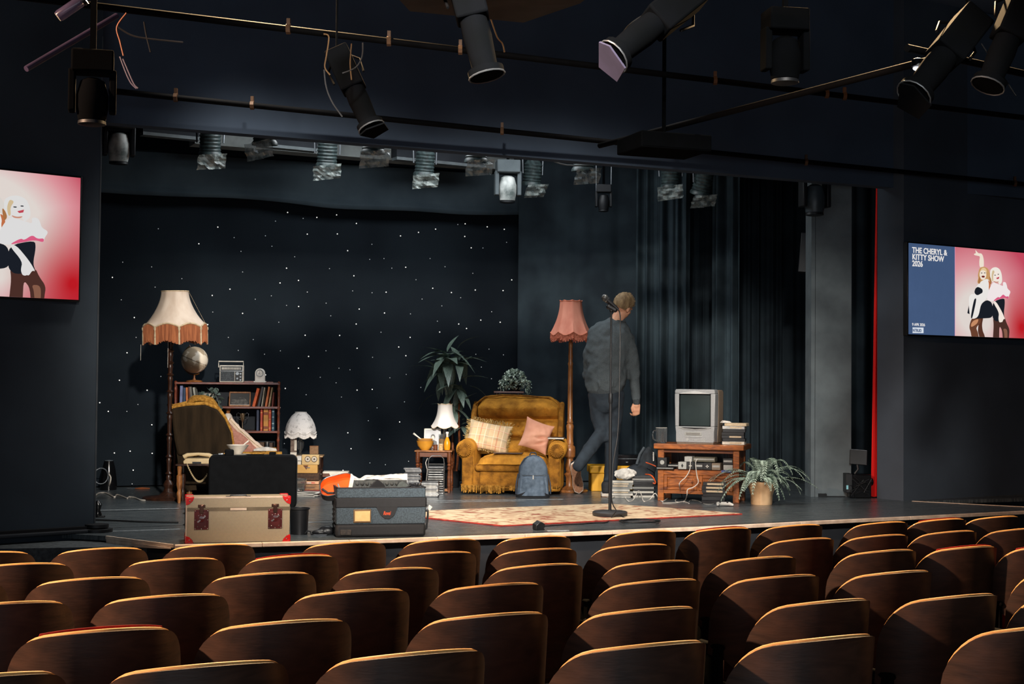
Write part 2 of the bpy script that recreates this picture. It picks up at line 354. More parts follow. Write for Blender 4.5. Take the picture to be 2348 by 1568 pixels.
# ================= backdrop, borders, curtains =================
def sheet_pts(P0, P1, z0, z1, folds, amp, seed, topn=1.0):
    rnd = random.Random(seed); d = (P1 - P0); L = d.length; d.normalize(); n = Vector((d.y, -d.x, 0))
    ph = [rnd.uniform(0, 6.28) for _ in range(6)]; fr = [folds * f for f in (1, 1.63, 0.47, 2.9)]
    def fn(u, v):
        z = z0 + (z1 - z0) * v
        w = amp * (0.55 * math.sin(fr[0] * 2 * PI * u + ph[0] + 0.5 * v) + 0.3 * math.sin(fr[1] * 2 * PI * u + ph[1] - 0.7 * v) + 0.35 * math.sin(fr[2] * 2 * PI * u + ph[2] + 0.4 * v) + 0.1 * math.sin(fr[3] * 2 * PI * u + ph[3] + v))
        w *= (1.0 - 0.35 * v) * topn
        p = P0 + d * (L * u) + n * w; return (p.x, p.y, z)
    return fn
def curtain(name, P0, P1, z0, z1, folds, amp, seed, m, label, cat='curtain', nu=90, nv=14, group=None, taper=None):
    f = sheet_pts(P0, P1, z0, z1, folds, amp, seed)
    if taper:
        mid = (P0 + P1) / 2
        def g(u, v):
            p = Vector(f(u, v)); kx = taper(v); return (mid.x + (p.x - mid.x) * kx + 0, mid.y + (p.y - mid.y) * kx, p.z)
    else: g = f
    o = obj(name, MB().grid(g, nu, nv, (0, 0.006, 0)), m); return tag(o, label, cat, group)
B0 = G(212, 1118); BA = 21.0
Bp = lambda px: onl(B0, BA, px)
zb = S + 0.012
star = thing('star_cloth', 'black starlight backdrop cloth with tiny white lights behind the furniture', 'backdrop', (0, 0, 0))
q0, q1 = Bp(205), Bp(1190)
bf = sheet_pts(q0, q1, zb, 3.72, 5, 0.014, 3)
obj('cloth', MB().grid(bf, 70, 16, (0, 0.006, 0)), M_cloth, star)
STARS1 = [(148,292),(345,107),(674,98),(764,156),(569,190),(937,146),(993,65),(1060,17),(1146,50),(973,204),(802,232),(1099,262),(308,318),(1054,325),(811,346),(475,383),(91,376),(1120,393),(1018,407),(327,430),(741,441),(1169,457),(643,476),(970,478),(881,497),(140,500),(1054,531),(1121,537),(646,568),(811,575),(212,598),(1011,624),(618,637),(222,708),(732,708),(870,720),(1157,696),(787,780),(1020,782),(421,780),(172,793),(932,801),(1176,813),(1120,878),(359,924),(130,945),(938,915),(283,1000),(1047,990),(1162,1025),(21,1069),(232,1079),(1019,1096),(68,1117),(171,1117),(309,1191),(1042,1295),(189,1337),(102,1347),(311,1349),(206,1442),(200,1518)]
STARS2 = [(65,94),(176,80),(287,128),(180,187),(11,188),(535,198),(636,178),(732,160),(857,134),(898,130),(896,201),(1022,147),(1118,161),(1131,234),(998,266),(932,265),(374,245),(238,281),(362,330),(442,325),(701,325),(564,374),(486,379),(785,371),(136,382),(273,422),(622,444),(941,408),(1160,445),(716,492),(955,502),(1111,505),(266,507),(11,514),(375,517),(454,514),(821,516),(873,545),(656,553),(117,576),(767,591),(303,609),(445,631),(591,636),(1047,624),(143,647),(742,677),(986,671),(1095,683),(862,693),(286,693),(906,718),(755,738),(425,739),(193,757),(589,768),(525,822),(291,829),(116,843),(18,875),(378,880),(565,871),(1032,834),(958,863),(1113,866),(989,935),(189,941),(251,950),(84,992),(475,995),(567,976),(173,1023),(649,1049),(291,1064),(376,1060),(1046,1000),(203,1103),(557,1130),(403,1164),(354,1236),(530,1243),(239,1304),(418,1340),(257,1393),(63,1312),(580,1464),(363,1473),(450,1483),(212,1515),(5,1090)]
M_star = mat('star_light', (255, 250, 240), 0.4, emit=(250, 250, 245), estr=0.75)
M_star2 = mat('star_light_dim', (200, 200, 200), 0.4, emit=(220, 225, 230), estr=0.22)
sm = {}
dB = Vector((math.cos(rad(BA)), math.sin(rad(BA)), 0)); nB = Vector((dB.y, -dB.x, 0))
for i, (sx, sy) in enumerate([(220 + x / 2.412, 480 + y / 2.412) for x, y in STARS1] + [(700 + x / 2.45, 460 + y / 2.45) for x, y in STARS2]):
    d = ray(sx, sy); base = B0 + nB * 0.03; tt = (base - CAMP).dot(nB) / d.dot(nB); p = CAMP + d * tt
    if p.z > 3.24: continue
    dim = random.random() < 0.45; key = dim
    if key not in sm:
        o = obj('star_light', MB().sph((0, 0, 0), 0.0062 if not dim else 0.005, 6, 4), M_star2 if dim else M_star, star); sm[key] = o.data
    else:
        o = bpy.data.objects.new('star_light', sm[key]); C.objects.link(o); o.parent = star
    o.location = p
# border cloth above the backdrop with a rolled hem
zA = [3.27, 3.68]
f = sheet_pts(Bp(205) + nB * 0.16, Bp(1178) + nB * 0.16, 0, 1, 4, 0.02, 9)
def bord(u, v):
    p = f(u, 0.2); z = zA[0] + (zA[1] - zA[0]) * v; sag = 0.02 * math.sin(u * 7) + 0.01 * math.sin(u * 17 + 2)
    bulge = 0.05 * math.exp(-((v - 0.07) / 0.10) ** 2)
    return (p[0] + nB.x * bulge, p[1] + nB.y * bulge, z + sag * (1 - v))
o = obj('border_cloth', MB().grid(bord, 80, 24, (0, 0.012, 0)), mat('border_velvet', (58, 68, 74), 0.92, col2=(40, 49, 56), scale=1.6, sheen=0.2, spec=0.1)); tag(o, 'long horizontal black border cloth with a rolled hem above the star backdrop', 'border')

ztop = 4.4
curtain('side_curtain', P(1186, 900, 14.25), P(1466, 900, 14.35), zb, ztop, 3.0, 0.03, 21, M_curt, 'wide smooth black curtain hanging behind the pink floor lamp and the man')
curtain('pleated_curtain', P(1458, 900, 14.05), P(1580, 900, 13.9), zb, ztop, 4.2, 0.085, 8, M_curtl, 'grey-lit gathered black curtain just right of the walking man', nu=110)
curtain('pleated_curtain', P(1565, 900, 14.7), P(1650, 900, 14.5), zb, ztop, 5.0, 0.05, 13, M_curt, 'dark pleated curtain hanging directly behind the television')
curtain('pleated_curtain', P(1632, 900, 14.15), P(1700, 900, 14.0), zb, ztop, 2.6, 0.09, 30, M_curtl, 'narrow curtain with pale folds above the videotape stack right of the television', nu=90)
curtain('pleated_curtain', P(1690, 900, 14.9), P(1790, 900, 14.9), zb, ztop, 3.5, 0.06, 33, M_curt, 'dark curtain between the pale-folded curtain and the plain black wing curtain')
curtain('wing_curtain', P(1780, 900, 15.1), P(1900, 900, 15.1), zb, ztop, 2.5, 0.05, 41, M_curt, 'plain black wing curtain just left of the grey column above the fern')
curtain('wing_curtain', P(1900, 900, 14.2), P(2080, 900, 14.2), zb, ztop, 4, 0.03, 47, M_curt, 'black masking curtain seen between the grey column and the red curtain')
curtain('red_curtain', P(1999, 1000, 12.62), P(2033, 1000, 12.62), S + 0.01, 3.36, 2.3, 0.035, 6, M_red, 'narrow bright red drape tied beside the black pillar', taper=lambda v: 1.0 - 0.55 * v, nu=50)

# grey column and black pillar
t = thing('grey_column', 'tall matte grey masking flat standing right of the fern', 'column', G(1905, 1139), 3)
t.location.y += 0.1
obj('front_panel', MB().bb(-0.148, 0.178, -0.1, 0.1, 0, 2.95), M_gpanel, t, smooth=False)
obj('side_strip', MB().bb(-0.186, -0.152, -0.1, 0.1, 0, 2.86), M_gpanel, t, smooth=False)
obj('floor_bracket', MB().bb(-0.12, -0.05, -0.13, -0.1, 0, 0.03).bb(-0.05, 0.12, -0.125, -0.1, 0, 0.008), M_metal, t)
t = thing('wall_speaker', 'slim black speaker panel mounted on the left side of the grey column', 'speaker', P(1848, 580, 12.95), -14)
obj('cabinet', MB().at(rot=(0, rad(5), 0)).bb(-0.055, 0.06, -0.05, 0.12, -0.18, 0.18), M_metal, t, bevel=0.006)
obj('bracket', MB().bb(0.03, 0.12, 0.0, 0.05, -0.05, 0.05), M_metal, t)
t = thing('black_pillar', 'tall dark grey two-board pillar on a round foot right of the red curtain', 'pillar', G(2060, 1143.5), 12)
obj('board', MB().bb(-0.115, -0.012, -0.03, 0.05, 0.02, 2.95), mat('dark_board', (82, 90, 97), 0.85, scale=4), t, smooth=False)
obj('board', MB().bb(-0.008, 0.05, -0.03, 0.05, 0.02, 2.95), MATS['dark_board'], t, smooth=False)
obj('edge', MB().bb(0.05, 0.12, -0.01, 0.05, 0.02, 2.95), M_black, t, smooth=False)
obj('foot_plate', MB().lathe([(0, 0), (0.13, 0), (0.13, 0.012), (0.08, 0.02), (0.08, 0.03), (0, 0.03)], 28), M_metal, t)

# ================= screens =================
def emis(name, col, s=1.0):
    if name in MATS: return MATS[name]
    m = bpy.data.materials.new(name); m.use_nodes = True; nt = m.node_tree; nt.nodes.clear()
    e = nt.nodes.new('ShaderNodeEmission'); o = nt.nodes.new('ShaderNodeOutputMaterial'); nt.links.new(e.outputs[0], o.inputs[0])
    e.inputs[0].default_value = (*srgb(col), 1); e.inputs[1].default_value = s; MATS[name] = m; return m
def poster_bg(name, s, big=1.0):
    m = bpy.data.materials.new(name); m.use_nodes = True; nt = m.node_tree; nt.nodes.clear()
    e = nt.nodes.new('ShaderNodeEmission'); o = nt.nodes.new('ShaderNodeOutputMaterial'); nt.links.new(e.outputs[0], o.inputs[0]); e.inputs[1].default_value = s
    tc = nt.nodes.new('ShaderNodeTexCoord')
    def dist(cx, cz, sx, sz):
        mp = nt.nodes.new('ShaderNodeMapping'); mp.inputs['Location'].default_value = (-cx / sx, 0, -cz / sz); mp.inputs['Scale'].default_value = (1 / sx, 0, 1 / sz)
        nt.links.new(tc.outputs['Object'], mp.inputs[0]); L = nt.nodes.new('ShaderNodeVectorMath'); L.operation = 'LENGTH'; nt.links.new(mp.outputs[0], L.inputs[0]); return L.outputs['Value']
    r1 = nt.nodes.new('ShaderNodeValToRGB'); nt.links.new(dist(0.88, 0.22 if big == 1.0 else 0.42, 0.88 * (.95 if big > 1 else 1), 0.72 * (.92 if big > 1 else 1)), r1.inputs[0])
    el = r1.color_ramp.elements; el[0].position = 0.25 if big == 1.0 else 0.52; el[0].color = (*srgb((226, 216, 210)), 1); el[1].position = 1.0; el[1].color = (*srgb((198, 74, 96)), 1)
    q = el.new(0.6 if big == 1.0 else 0.78); q.color = (*srgb((222, 150, 158)), 1)
    r2 = nt.nodes.new('ShaderNodeValToRGB'); nt.links.new(dist(1.52, 0.10, 0.46, 0.50), r2.inputs[0])
    r2.color_ramp.elements[0].position = 0.05; r2.color_ramp.elements[0].color = (1, 1, 1, 1); r2.color_ramp.elements[1].position = 1.0; r2.color_ramp.elements[1].color = (0, 0, 0, 1)
    mx = nt.nodes.new('ShaderNodeMixRGB'); nt.links.new(r2.outputs[0], mx.inputs[0]); nt.links.new(r1.outputs[0], mx.inputs[1]); mx.inputs[2].default_value = (*srgb((190, 26, 36)), 1)
    nt.links.new(mx.outputs[0], e.inputs[0]); return m
def pp(X, Y):
    top = 100 + 0.0587 * (X - 105); bot = 1450 + 0.0228 * (X - 100)
    return ((X - 100) * 0.000853, 0.79 * (1 - (Y - top) / (bot - top)))
def screen(name, label, edge, ang, right_edge, bright):
    t = thing(name, label, 'screen', edge, ang)
    W, H = 1.56, 0.79; x0 = -W if right_edge else 0
    t2 = lambda: None
    obj('bezel', MB().bb(x0 - 0.012, x0 + W + 0.012, 0.0, 0.05, -0.014, H + 0.012), mat('screen_bezel', (16, 17, 19), 0.35), t, bevel=0.004)
    sfx = '_left' if right_edge else '_right'
    b = 1.0; big = bright
    ground = obj('screen_image', MB().bb(0.597, W, -0.004, -0.001, 0, H), poster_bg('poster_ground' + sfx, 0.95 * b, big), t); ground.location = (x0, 0, 0)
    E = lambda n, c: emis('print_' + n + sfx, c, b)
    L = [0.0045]
    def fig(nm, pts, col, cn):
        if big > 1 and cn in ('skin', 'skin2', 'white', 'shawl', 'blonde', 'hairlight', 'hair'): col = tuple(min(255, int(225 * .85 + c * .12)) for c in col)  # left print washed pale, overexposure put into its colours
        if isinstance(pts[0], (int, float)):
            cx, cy, rx, ry = pts; pts = [(cx + rx * math.cos(a * PI / 10), cy + ry * math.sin(a * PI / 10)) for a in range(20)]
        L[0] += 0.00025
        if len(pts) > 4:
            for _ in range(2): pts = [(a[0] * w_ + b_[0] * (1 - w_), a[1] * w_ + b_[1] * (1 - w_)) for a, b_ in zip(pts, pts[1:] + pts[:1]) for w_ in (.78, .22)]
        pl = [pp(*q) for q in pts]; pl = [(min(x, W), max(z, 0.0)) for x, z in pl]
        o = obj(nm, MB().prism(pl, -L[0], -L[0] + 0.0002), E(cn, col), t, smooth=False); o.location = (x0, 0, 0)
    o = obj('title_panel', MB().bb(0, 0.594, -0.0045, -0.001, 0, H), mat('title_ground' + sfx, (70, 88, 122), 0.5, emit=(66, 88, 124), estr=0.9 * b), t); o.location = (x0, 0, 0)
    o = obj('divider_line', MB().bb(0.593, 0.598, -0.0048, -0.001, 0, H), E('pink', (215, 150, 190)), t); o.location = (x0, 0, 0)
    wt = E('white', (232, 228, 224))
    for body, sz, z, bo in (('THE CHERYL &', 0.069, 0.708, 0.0013), ('KITTY SHOW', 0.069, 0.650, 0.0013), ('2026', 0.069, 0.592, 0.0013), ('9 APR 2026', 0.034, 0.074, 0.0003)):
        text(body, sz, wt, t, (x0 + 0.04, -0.0058, z), bold=bo, xs=0.98 if sz > 0.05 else 1.0, name='title_lettering')
    fig('venue_badge', [(155, 1350), (318, 1350), (318, 1432), (155, 1432)], (215, 222, 232), 'badge')
    text('NTRUD', 0.036, E('navy', (66, 88, 124)), t, (x0 + 0.047, -0.0065, 0.022), bold=0.001, xs=0.9, name='badge_lettering')
    SK, HB, WH, BK, LG = (236, 222, 206), (196, 150, 98), (232, 226, 222), (26, 30, 38), (104, 64, 46)
    fig('raised_arm', [(1115, 172), (1145, 205), (1170, 228), (1215, 226), (1240, 262), (1255, 330), (1255, 440), (1185, 440), (1180, 340), (1195, 272), (1150, 264), (1100, 255), (1095, 236), (1130, 228)], SK, 'skin')
    fig('legs_print', [(1190, 1180), (1248, 1180), (1222, 1290), (1235, 1390), (1270, 1460), (1278, 1640), (1192, 1640), (1182, 1480), (1158, 1400), (1163, 1320)], (84, 50, 38), 'legback')
    fig('legs_print', [(1060, 1190), (1195, 1180), (1208, 1260), (1152, 1312), (1130, 1352), (1165, 1420), (1182, 1640), (1072, 1640), (1050, 1420), (1016, 1330)], LG, 'leg')
    fig('legs_print', [(1085, 1235), (1172, 1205), (1150, 1275), (1082, 1322), (1045, 1330), (1050, 1280)], (196, 138, 100), 'leglight')
    fig('legs_print', [(1400, 1170), (1590, 1170), (1620, 1260), (1674, 1360), (1662, 1480), (1660, 1640), (1560, 1640), (1556, 1390), (1505, 1300), (1500, 1480), (1500, 1640), (1398, 1640), (1400, 1480), (1412, 1300)], (74, 46, 40), 'leg2')
    fig('legs_print', [(1565, 1350), (1620, 1350), (1638, 1400), (1630, 1640), (1592, 1640), (1585, 1420)], (132, 90, 72), 'leg2light')
    fig('hair_print', [(1175, 470), (1200, 435), (1260, 425), (1320, 450), (1350, 520), (1382, 600), (1370, 665), (1300, 640), (1200, 650), (1170, 692), (1145, 660), (1165, 600), (1155, 560)], HB, 'hair')
    fig('bodice_print', [(1200, 650), (1300, 600), (1350, 640), (1362, 720), (1340, 800), (1300, 900), (1200, 995), (1090, 870), (1120, 740)], WH, 'white')
    fig('back_shadow', [(1318, 620), (1350, 650), (1362, 720), (1338, 800), (1330, 740), (1335, 690)], (190, 110, 70), 'warm')
    fig('face_print', (1237, 545, 55, 80), SK, 'skin')
    fig('fringe_print', [(1190, 500), (1215, 450), (1260, 438), (1295, 470), (1300, 520), (1260, 480), (1215, 480)], (226, 196, 150), 'hairlight')
    fig('mouth_print', (1240, 575, 27, 15), (110, 40, 36), 'mouth')
    fig('eye_print', (1215, 522, 13, 6), BK, 'dark'); fig('eye_print', (1265, 520, 13, 6), BK, 'dark')
    fig('bustier_print', [(1150, 725), (1230, 762), (1230, 820), (1140, 862), (1095, 820), (1110, 760)], BK, 'dark')
    fig('skirt_print', [(1200, 990), (1290, 920), (1380, 955), (1400, 1100), (1380, 1190), (1240, 1200), (1080, 1205), (1160, 1170)], BK, 'dark')
    fig('bow_print', [(1010, 880), (1060, 830), (1140, 865), (1230, 812), (1240, 862), (1200, 1000), (1160, 1180), (1070, 1215), (1040, 1180), (1010, 1000)], WH, 'white')
    fig('bow_edge', [(1098, 905), (1135, 902), (1062, 1215), (1037, 1190), (1070, 1010)], BK, 'dark')
    fig('bow_edge', [(1008, 1010), (1020, 1140), (985, 1125)], BK, 'dark')
    fig('hair_print', [(1345, 480), (1390, 437), (1450, 427), (1510, 460), (1540, 540), (1547, 650), (1500, 700), (1480, 650), (1400, 640), (1388, 665), (1350, 600)], (236, 230, 220), 'blonde')
    fig('dress_print', [(1385, 950), (1580, 885), (1590, 960), (1570, 1130), (1592, 1205), (1440, 1252), (1380, 1180)], BK, 'dark')
    fig('face_print', (1452, 565, 53, 78), (240, 228, 218), 'skin2')
    fig('eye_print', (1428, 550, 14, 6), BK, 'dark'); fig('eye_print', (1480, 536, 13, 6), BK, 'dark')
    fig('mouth_print', [(1445, 592), (1495, 572), (1490, 602), (1460, 610)], (190, 70, 84), 'lip')
    fig('shawl_print', [(1350, 720), (1400, 650), (1440, 672), (1500, 690), (1560, 715), (1552, 650), (1600, 650), (1620, 700), (1630, 750), (1685, 790), (1652, 860), (1650, 905), (1580, 880), (1480, 912), (1380, 950), (1290, 920), (1310, 830)], (238, 228, 228), 'shawl')
    fig('shawl_edge', [(1385, 945), (1475, 870), (1500, 890), (1560, 830), (1600, 870), (1650, 860), (1648, 905), (1580, 882), (1480, 915)], (214, 92, 128), 'pinkedge')
    fig('hair_shade', [(1165, 600), (1182, 560), (1192, 640), (1178, 690), (1150, 662)], (166, 112, 68), 'hairdark')
    fig('hair_shade', [(1332, 560), (1358, 600), (1372, 660), (1352, 700), (1338, 650)], (166, 112, 68), 'hairdark')
    fig('hair_shade', [(1385, 472), (1422, 492), (1392, 556), (1398, 636), (1380, 650), (1366, 560)], (206, 184, 146), 'blondedark')
    fig('neck_shade', [(1398, 634), (1440, 652), (1490, 640), (1470, 664), (1420, 664)], (198, 140, 120), 'neck')
    fig('lower_arm', [(1388, 950), (1440, 942), (1540, 1100), (1590, 1212), (1565, 1200), (1540, 1255), (1525, 1250), (1510, 1258), (1490, 1250), (1478, 1200), (1490, 1110)], (238, 230, 224), 'skin2')
    if not right_edge: pass
    return t
er = P(2083, 766, 12.28); el = P(179.5, 687.5, 9.18)
screen('wall_screen', 'flat screen on the right wing wall showing a show title beside two dancing women', Vector((er.x, er.y, er.z)) + nR * 0.0, A_R, False, 1.0)
s2 = screen('wall_screen', 'flat screen on the left wing wall cut by the frame, bright poster of two women', Vector((el.x, el.y, el.z)), A_L, True, 1.9)

# ================= stage lighting bar (behind the header) =================
LASTMH = [None]
def moving_head(loc, rz, label, sc=1.0, tilt=0, m=None, mb_=None, group=None, hang=None):
    t = thing('moving_head_light', label, 'stage light', loc, rz, group); m = m or M_metal; mb_ = mb_ or M_metal
    LASTMH[0] = t
    obj('base_box', MB().bb(-.13 * sc, .13 * sc, -.1 * sc, .1 * sc, 0.10 * sc, .24 * sc), mb_, t, bevel=0.012 * sc)
    for s in (-1, 1): obj('yoke_arm', MB().at((s * .125 * sc, 0, -.03 * sc)).bb(-.022 * sc, .022 * sc, -.06 * sc, .06 * sc, -.12 * sc, .15 * sc), mb_, t, bevel=0.01 * sc)
    h = obj('head', MB().at(rot=(rad(tilt), 0, 0)).lathe([(0.04 * sc, .07 * sc), (.075 * sc, .05 * sc), (.10 * sc, -.04 * sc), (.1 * sc, -.12 * sc), (.085 * sc, -.2 * sc), (0.07 * sc, -.21 * sc)], 20), m, t)
    obj('lens_ring', MB().at(rot=(rad(tilt), 0, 0)).lathe([(.086 * sc, -.205 * sc), (.088 * sc, -.225 * sc), (.06 * sc, -.232 * sc), (0.0, -.228 * sc)], 20), M_metal, h)
    if hang: obj('hanging_clamp', MB().bb(-.012, .012, -.012, .012, .23 * sc, hang), M_rigb, t)
    return t
M_mh = mat('grey_light_casing', (226, 230, 226), 0.45, col2=(100, 110, 108), scale=8)
M_can = mat('ribbed_can', (62, 76, 76), 0.4, col2=(36, 44, 46), scale=30)
LASTPC = [None]
def par_can(loc, rz, label, group=None, tilt=8, seed=0):
    rnd = random.Random(seed); t = thing('par_can', label, 'stage light', loc, rz, group); LASTPC[0] = t
    m = MB().at(rot=(rad(tilt), 0, 0)); prof = [(0.03, .12), (0.06, .115), (.075, .09)]
    for i in range(6): prof += [(.085, .08 - i * .03), (.092, .07 - i * .03), (.086, .06 - i * .03)]
    prof += [(.1, -.11), (.1, -.13), (.07, -.13), (.06, -.02)]
    c = obj('can', m.lathe(prof, 18), M_can, t)
    obj('yoke', MB().tube([(-.11, 0, -0.02), (-.115, 0, .12), (-.09, 0, .26), (.09, 0, .26), (.115, 0, .12), (.11, 0, -0.02)], .008, 6), M_steel, t)
    obj('clamp', MB().bb(-.02, .02, -.02, .02, .26, .33), M_metal, t)
    def gf(u, v):
        w = 0.02 * noise.noise((u * 7 + seed, v * 7, 0)) + 0.035 * noise.noise((u * 3 + seed, v * 3, 4))
        return ((u - .5) * .24 + .02 * rnd.uniform(-1, 1) * 0.3, -0.09 + w + (v - .5) * .05, -.11 - v * .13 + .03 * (u - .5))
    obj('gel_sheet', MB().at(rot=(rad(tilt), 0, rad(rnd.uniform(-20, 20)))).grid(gf, 9, 6), M_gel, t, smooth=False, recalc=False)
    return t
L0 = Vector((-2.57, 12.0, 3.62)); LA = 31.0
def bar(name, a, b, r, m, label, cat='pipe', group=None):
    o = obj(name, MB().tube([a, b], r, 10), m); return tag(o, label, cat, group)
q0, q1 = onl(L0, LA, 250), onl(L0, LA, 1560); q0.z = q1.z = 3.96
bar('lighting_bar', q0, q1, .024, M_metal, 'rear lighting bar over the stage, partly hidden by the black header', 'lighting bar')
for i, (px, tx) in enumerate(((475, 'first gelled spotlight from the left on the rear bar above the star cloth'), (745, 'gelled spotlight on the rear bar straight above the lace lamp'), (970, 'gelled spotlight on the rear bar above the tall leafy plant'), (1218, 'gelled spotlight on the rear bar right beside the pale moving-head light'))):
    p = onl(L0, LA, px); p.z = 3.62; par_can(p, 10 + i * 7, tx, 'gelled spotlights on the rear bar', 10, i + 2)
F0 = Vector(P(600, 500, 11.0)); F0.z = 3.55
q0, q1 = onl(F0, 26, 520), onl(F0, 26, 1420); q0.z = q1.z = 3.90
bar('lighting_bar', q0, q1, .02, M_metal, 'front lighting bar hidden just behind the top of the black header', 'lighting bar')
for i, (px, tx) in enumerate(((600, 'foil-like gel sheet catching light below the header, leftmost of the front bar'), (850, 'second gel-covered spotlight of the front bar below the header'), (1088, 'third gel-covered spotlight of the front bar, left of the pale moving head'), (1335, 'gel-covered spotlight of the front bar above the pink floor lamp'))):
    p = onl(F0, 26, px); p.z = 3.55; par_can(p, -10 + i * 9, tx, 'gelled spotlights on the front bar', 4, i + 21)
p = onl(L0, LA, 266); p.z = 3.50; p.y -= 0.3; p.x += .08; moving_head(p, 20, 'pale grey moving-head light hanging at the far left end of the rear bar', 0.85, 4, M_mh, hang=1.5)
p = onl(L0, LA, 1161); p.z = 3.50; moving_head(p, 8, 'pale grey moving-head light hanging above the ivy and armchair', 0.86, 4, M_mh, M_gpanel, hang=1.5)
p = P(1384, 455, 13.6); moving_head(p, 0, 'small black moving light on two rods above the pink lamp', 0.55, 0, hang=5.0 - p.z)
for sx_ in (-1, 1): obj('hanging_rod', MB().tube([(sx_ * .07, 0, .0), (sx_ * .075, 0, .6)], .005), M_steel, LASTMH[0])
p = P(1868, 440, 12.3); moving_head(p, 15, 'dark moving-head light hanging in front of the top of the grey column', 0.9, 0, mat('casing_dark', (60, 70, 76), .4), hang=5.0 - p.z)
p = P(1538, 400, 13.5); par_can(p, 0, 'dark spotlight above the gathered curtain right of the man', None, 6, 51)
obj('hanging_rod', MB().bb(-.01, .01, -.01, .01, .32, 5.0 - p.z), M_metal, LASTPC[0])
p = P(1612, 415, 13.4); par_can(p, 30, 'spotlight with a hanging flap above the television', None, 20, 55)
obj('hanging_rod', MB().bb(-.01, .01, -.01, .01, .32, 5.0 - p.z), M_metal, LASTPC[0])
# cable trays and ventilation duct
for (a, b, tx) in ((320, 450, 'dark cable tray segment above the left half of the star cloth'), (590, 722, 'dark cable tray segment above the globe side of the star cloth centre'), (905, 1110, 'dark cable tray segment above the tall plant')):
    q0, q1 = onl(Vector((-2.45, 12.45, 3.66)), 31, a), onl(Vector((-2.45, 12.45, 3.66)), 31, b); d = (q1 - q0).normalized(); n = Vector((-d.y, d.x, 0))
    t = thing('cable_tray', tx, 'tray', (0, 0, 0))
    m = MB(); m.prism([(v.x, v.y) for v in (q0, q1, q1 + n * .12, q0 + n * .12)], 3.70, 3.80, 'xy'); obj('tray_box', m, M_black, t, smooth=False)
    m = MB(); m.prism([(v.x, v.y) for v in (q0 - n * .004, q1 - n * .004, q1 + n * .1, q0 + n * .1)], 3.67, 3.698, 'xy'); obj('lower_lip', m, mat('lit_tray_lip', (105, 114, 118), .6), t, smooth=False)  # paler lip: light along the tray's lower edge put into the colour
    m = MB(); L = (q1 - q0).length
    for j in range(int(L / .12)): c = q0 + d * (.08 + j * .12) ; m.bb(c.x - .014, c.x + .014, c.y - .01, c.y + .02, 3.80, 3.84)
    obj('sockets', m, M_lgrey, t)
q0, q1 = onl(Vector((-2.5, 12.95, 3.7)), 27, 440), onl(Vector((-2.5, 12.95, 3.7)), 27, 1175); d = (q1 - q0).normalized(); n = Vector((-d.y, d.x, 0))
m = MB(); m.prism([(v.x, v.y) for v in (q0, q1, q1 + n * .2, q0 + n * .2)], 3.72, 3.95, 'xy'); tag(obj('ventilation_duct', m, M_lgrey, smooth=False), 'light grey duct glimpsed behind the cable trays over the stage', 'duct')
for i, (a, b, s) in enumerate((((365, 285), (395, 275), .03), ((490, 288), (528, 296), .02), ((790, 318), (830, 328), .02), ((1270, 370), (1330, 378), .015))):
    p0, p1 = P(*a, 11.8), P(*b, 11.9); mid = (p0 + p1) / 2 - Vector((0, 0, s))
    tag(obj('loose_cable', MB().tube([p0, (p0 + mid) / 2 - Vector((0, 0, s * .3)), mid, (p1 + mid) / 2 - Vector((0, 0, s * .2)), p1], .006, 5), M_lgrey), ['thin pale cable loop left of the first gelled spotlight', 'thin pale cable loop right of the first gelled spotlight', 'thin pale cable above the second gelled spotlight', 'thin pale cable below the header above the pink lamp'][i], 'cable')

# ================= house rig (dark, under the ceiling) =================
M_pipe = mat('dull_pipe', (8, 8, 9), 0.7, spec=.05, col2=(6, 6, 7), scale=14)
def rig_pipe(a, b, r, label, clamps=()):
    t = thing('rig_pipe', label, 'pipe', (0, 0, 0)); a, b = Vector(a), Vector(b)
    obj('pipe', MB().tube([a, b], r, 10), M_pipe, t)
    for f in clamps:
        c = a.lerp(b, f); obj('clamp', MB().at(c).cyl((-.012, 0, 0), (.012, 0, 0), .03, .03, 8).bb(-.01, .01, -.012, .012, .02, .06), M_gold, t)
    return t
a = P(250, 208, 9.0); b = onl(a, 28, 2420)
rig_pipe(a, b, .02, 'long front-of-house pipe running just in front of the black header', (.05, .11, .33, .66, .94))
a = P(-60, -20, 7.3); b = onl(a, 26, 2420)
rig_pipe(a, b, .02, 'second front-of-house pipe higher than the header pipe, nearer the audience', (.22, .30, .36, .60, .72, .74))
rig_pipe(P(1375, 334, 10.6), P(2130, 138, 7.6), .02, 'pipe slanting up to the right below the ceiling towards the small white lamp', ())
rig_pipe(P(2080, 110, 7.2), P(2420, 185, 8.2), .02, 'short pipe at the upper right corner of the view', (.6,))
rig_pipe(P(60, 158, 5.9), P(268, 36, 6.3), .013, 'violet-lit slanting brace at the upper left', ())
MATS['violet_lit_pipe'] = mat('violet_lit_pipe', (54, 46, 70), .5)  # violet light on the brace put into its colour
bpy.data.objects['rig_pipe.004'].children[0].data.materials[0] = MATS['violet_lit_pipe']
moving_head(P(212, 205, 5.6), 15, 'large black moving-head light at the upper left above the left screen', 0.62, 0, M_rigb, M_rigb, hang=1.6)
moving_head(P(1800, 110, 7.2), 10, 'black moving-head light hanging at the upper right centre', 0.8, 0, M_rigb, M_rigb, hang=1.75)
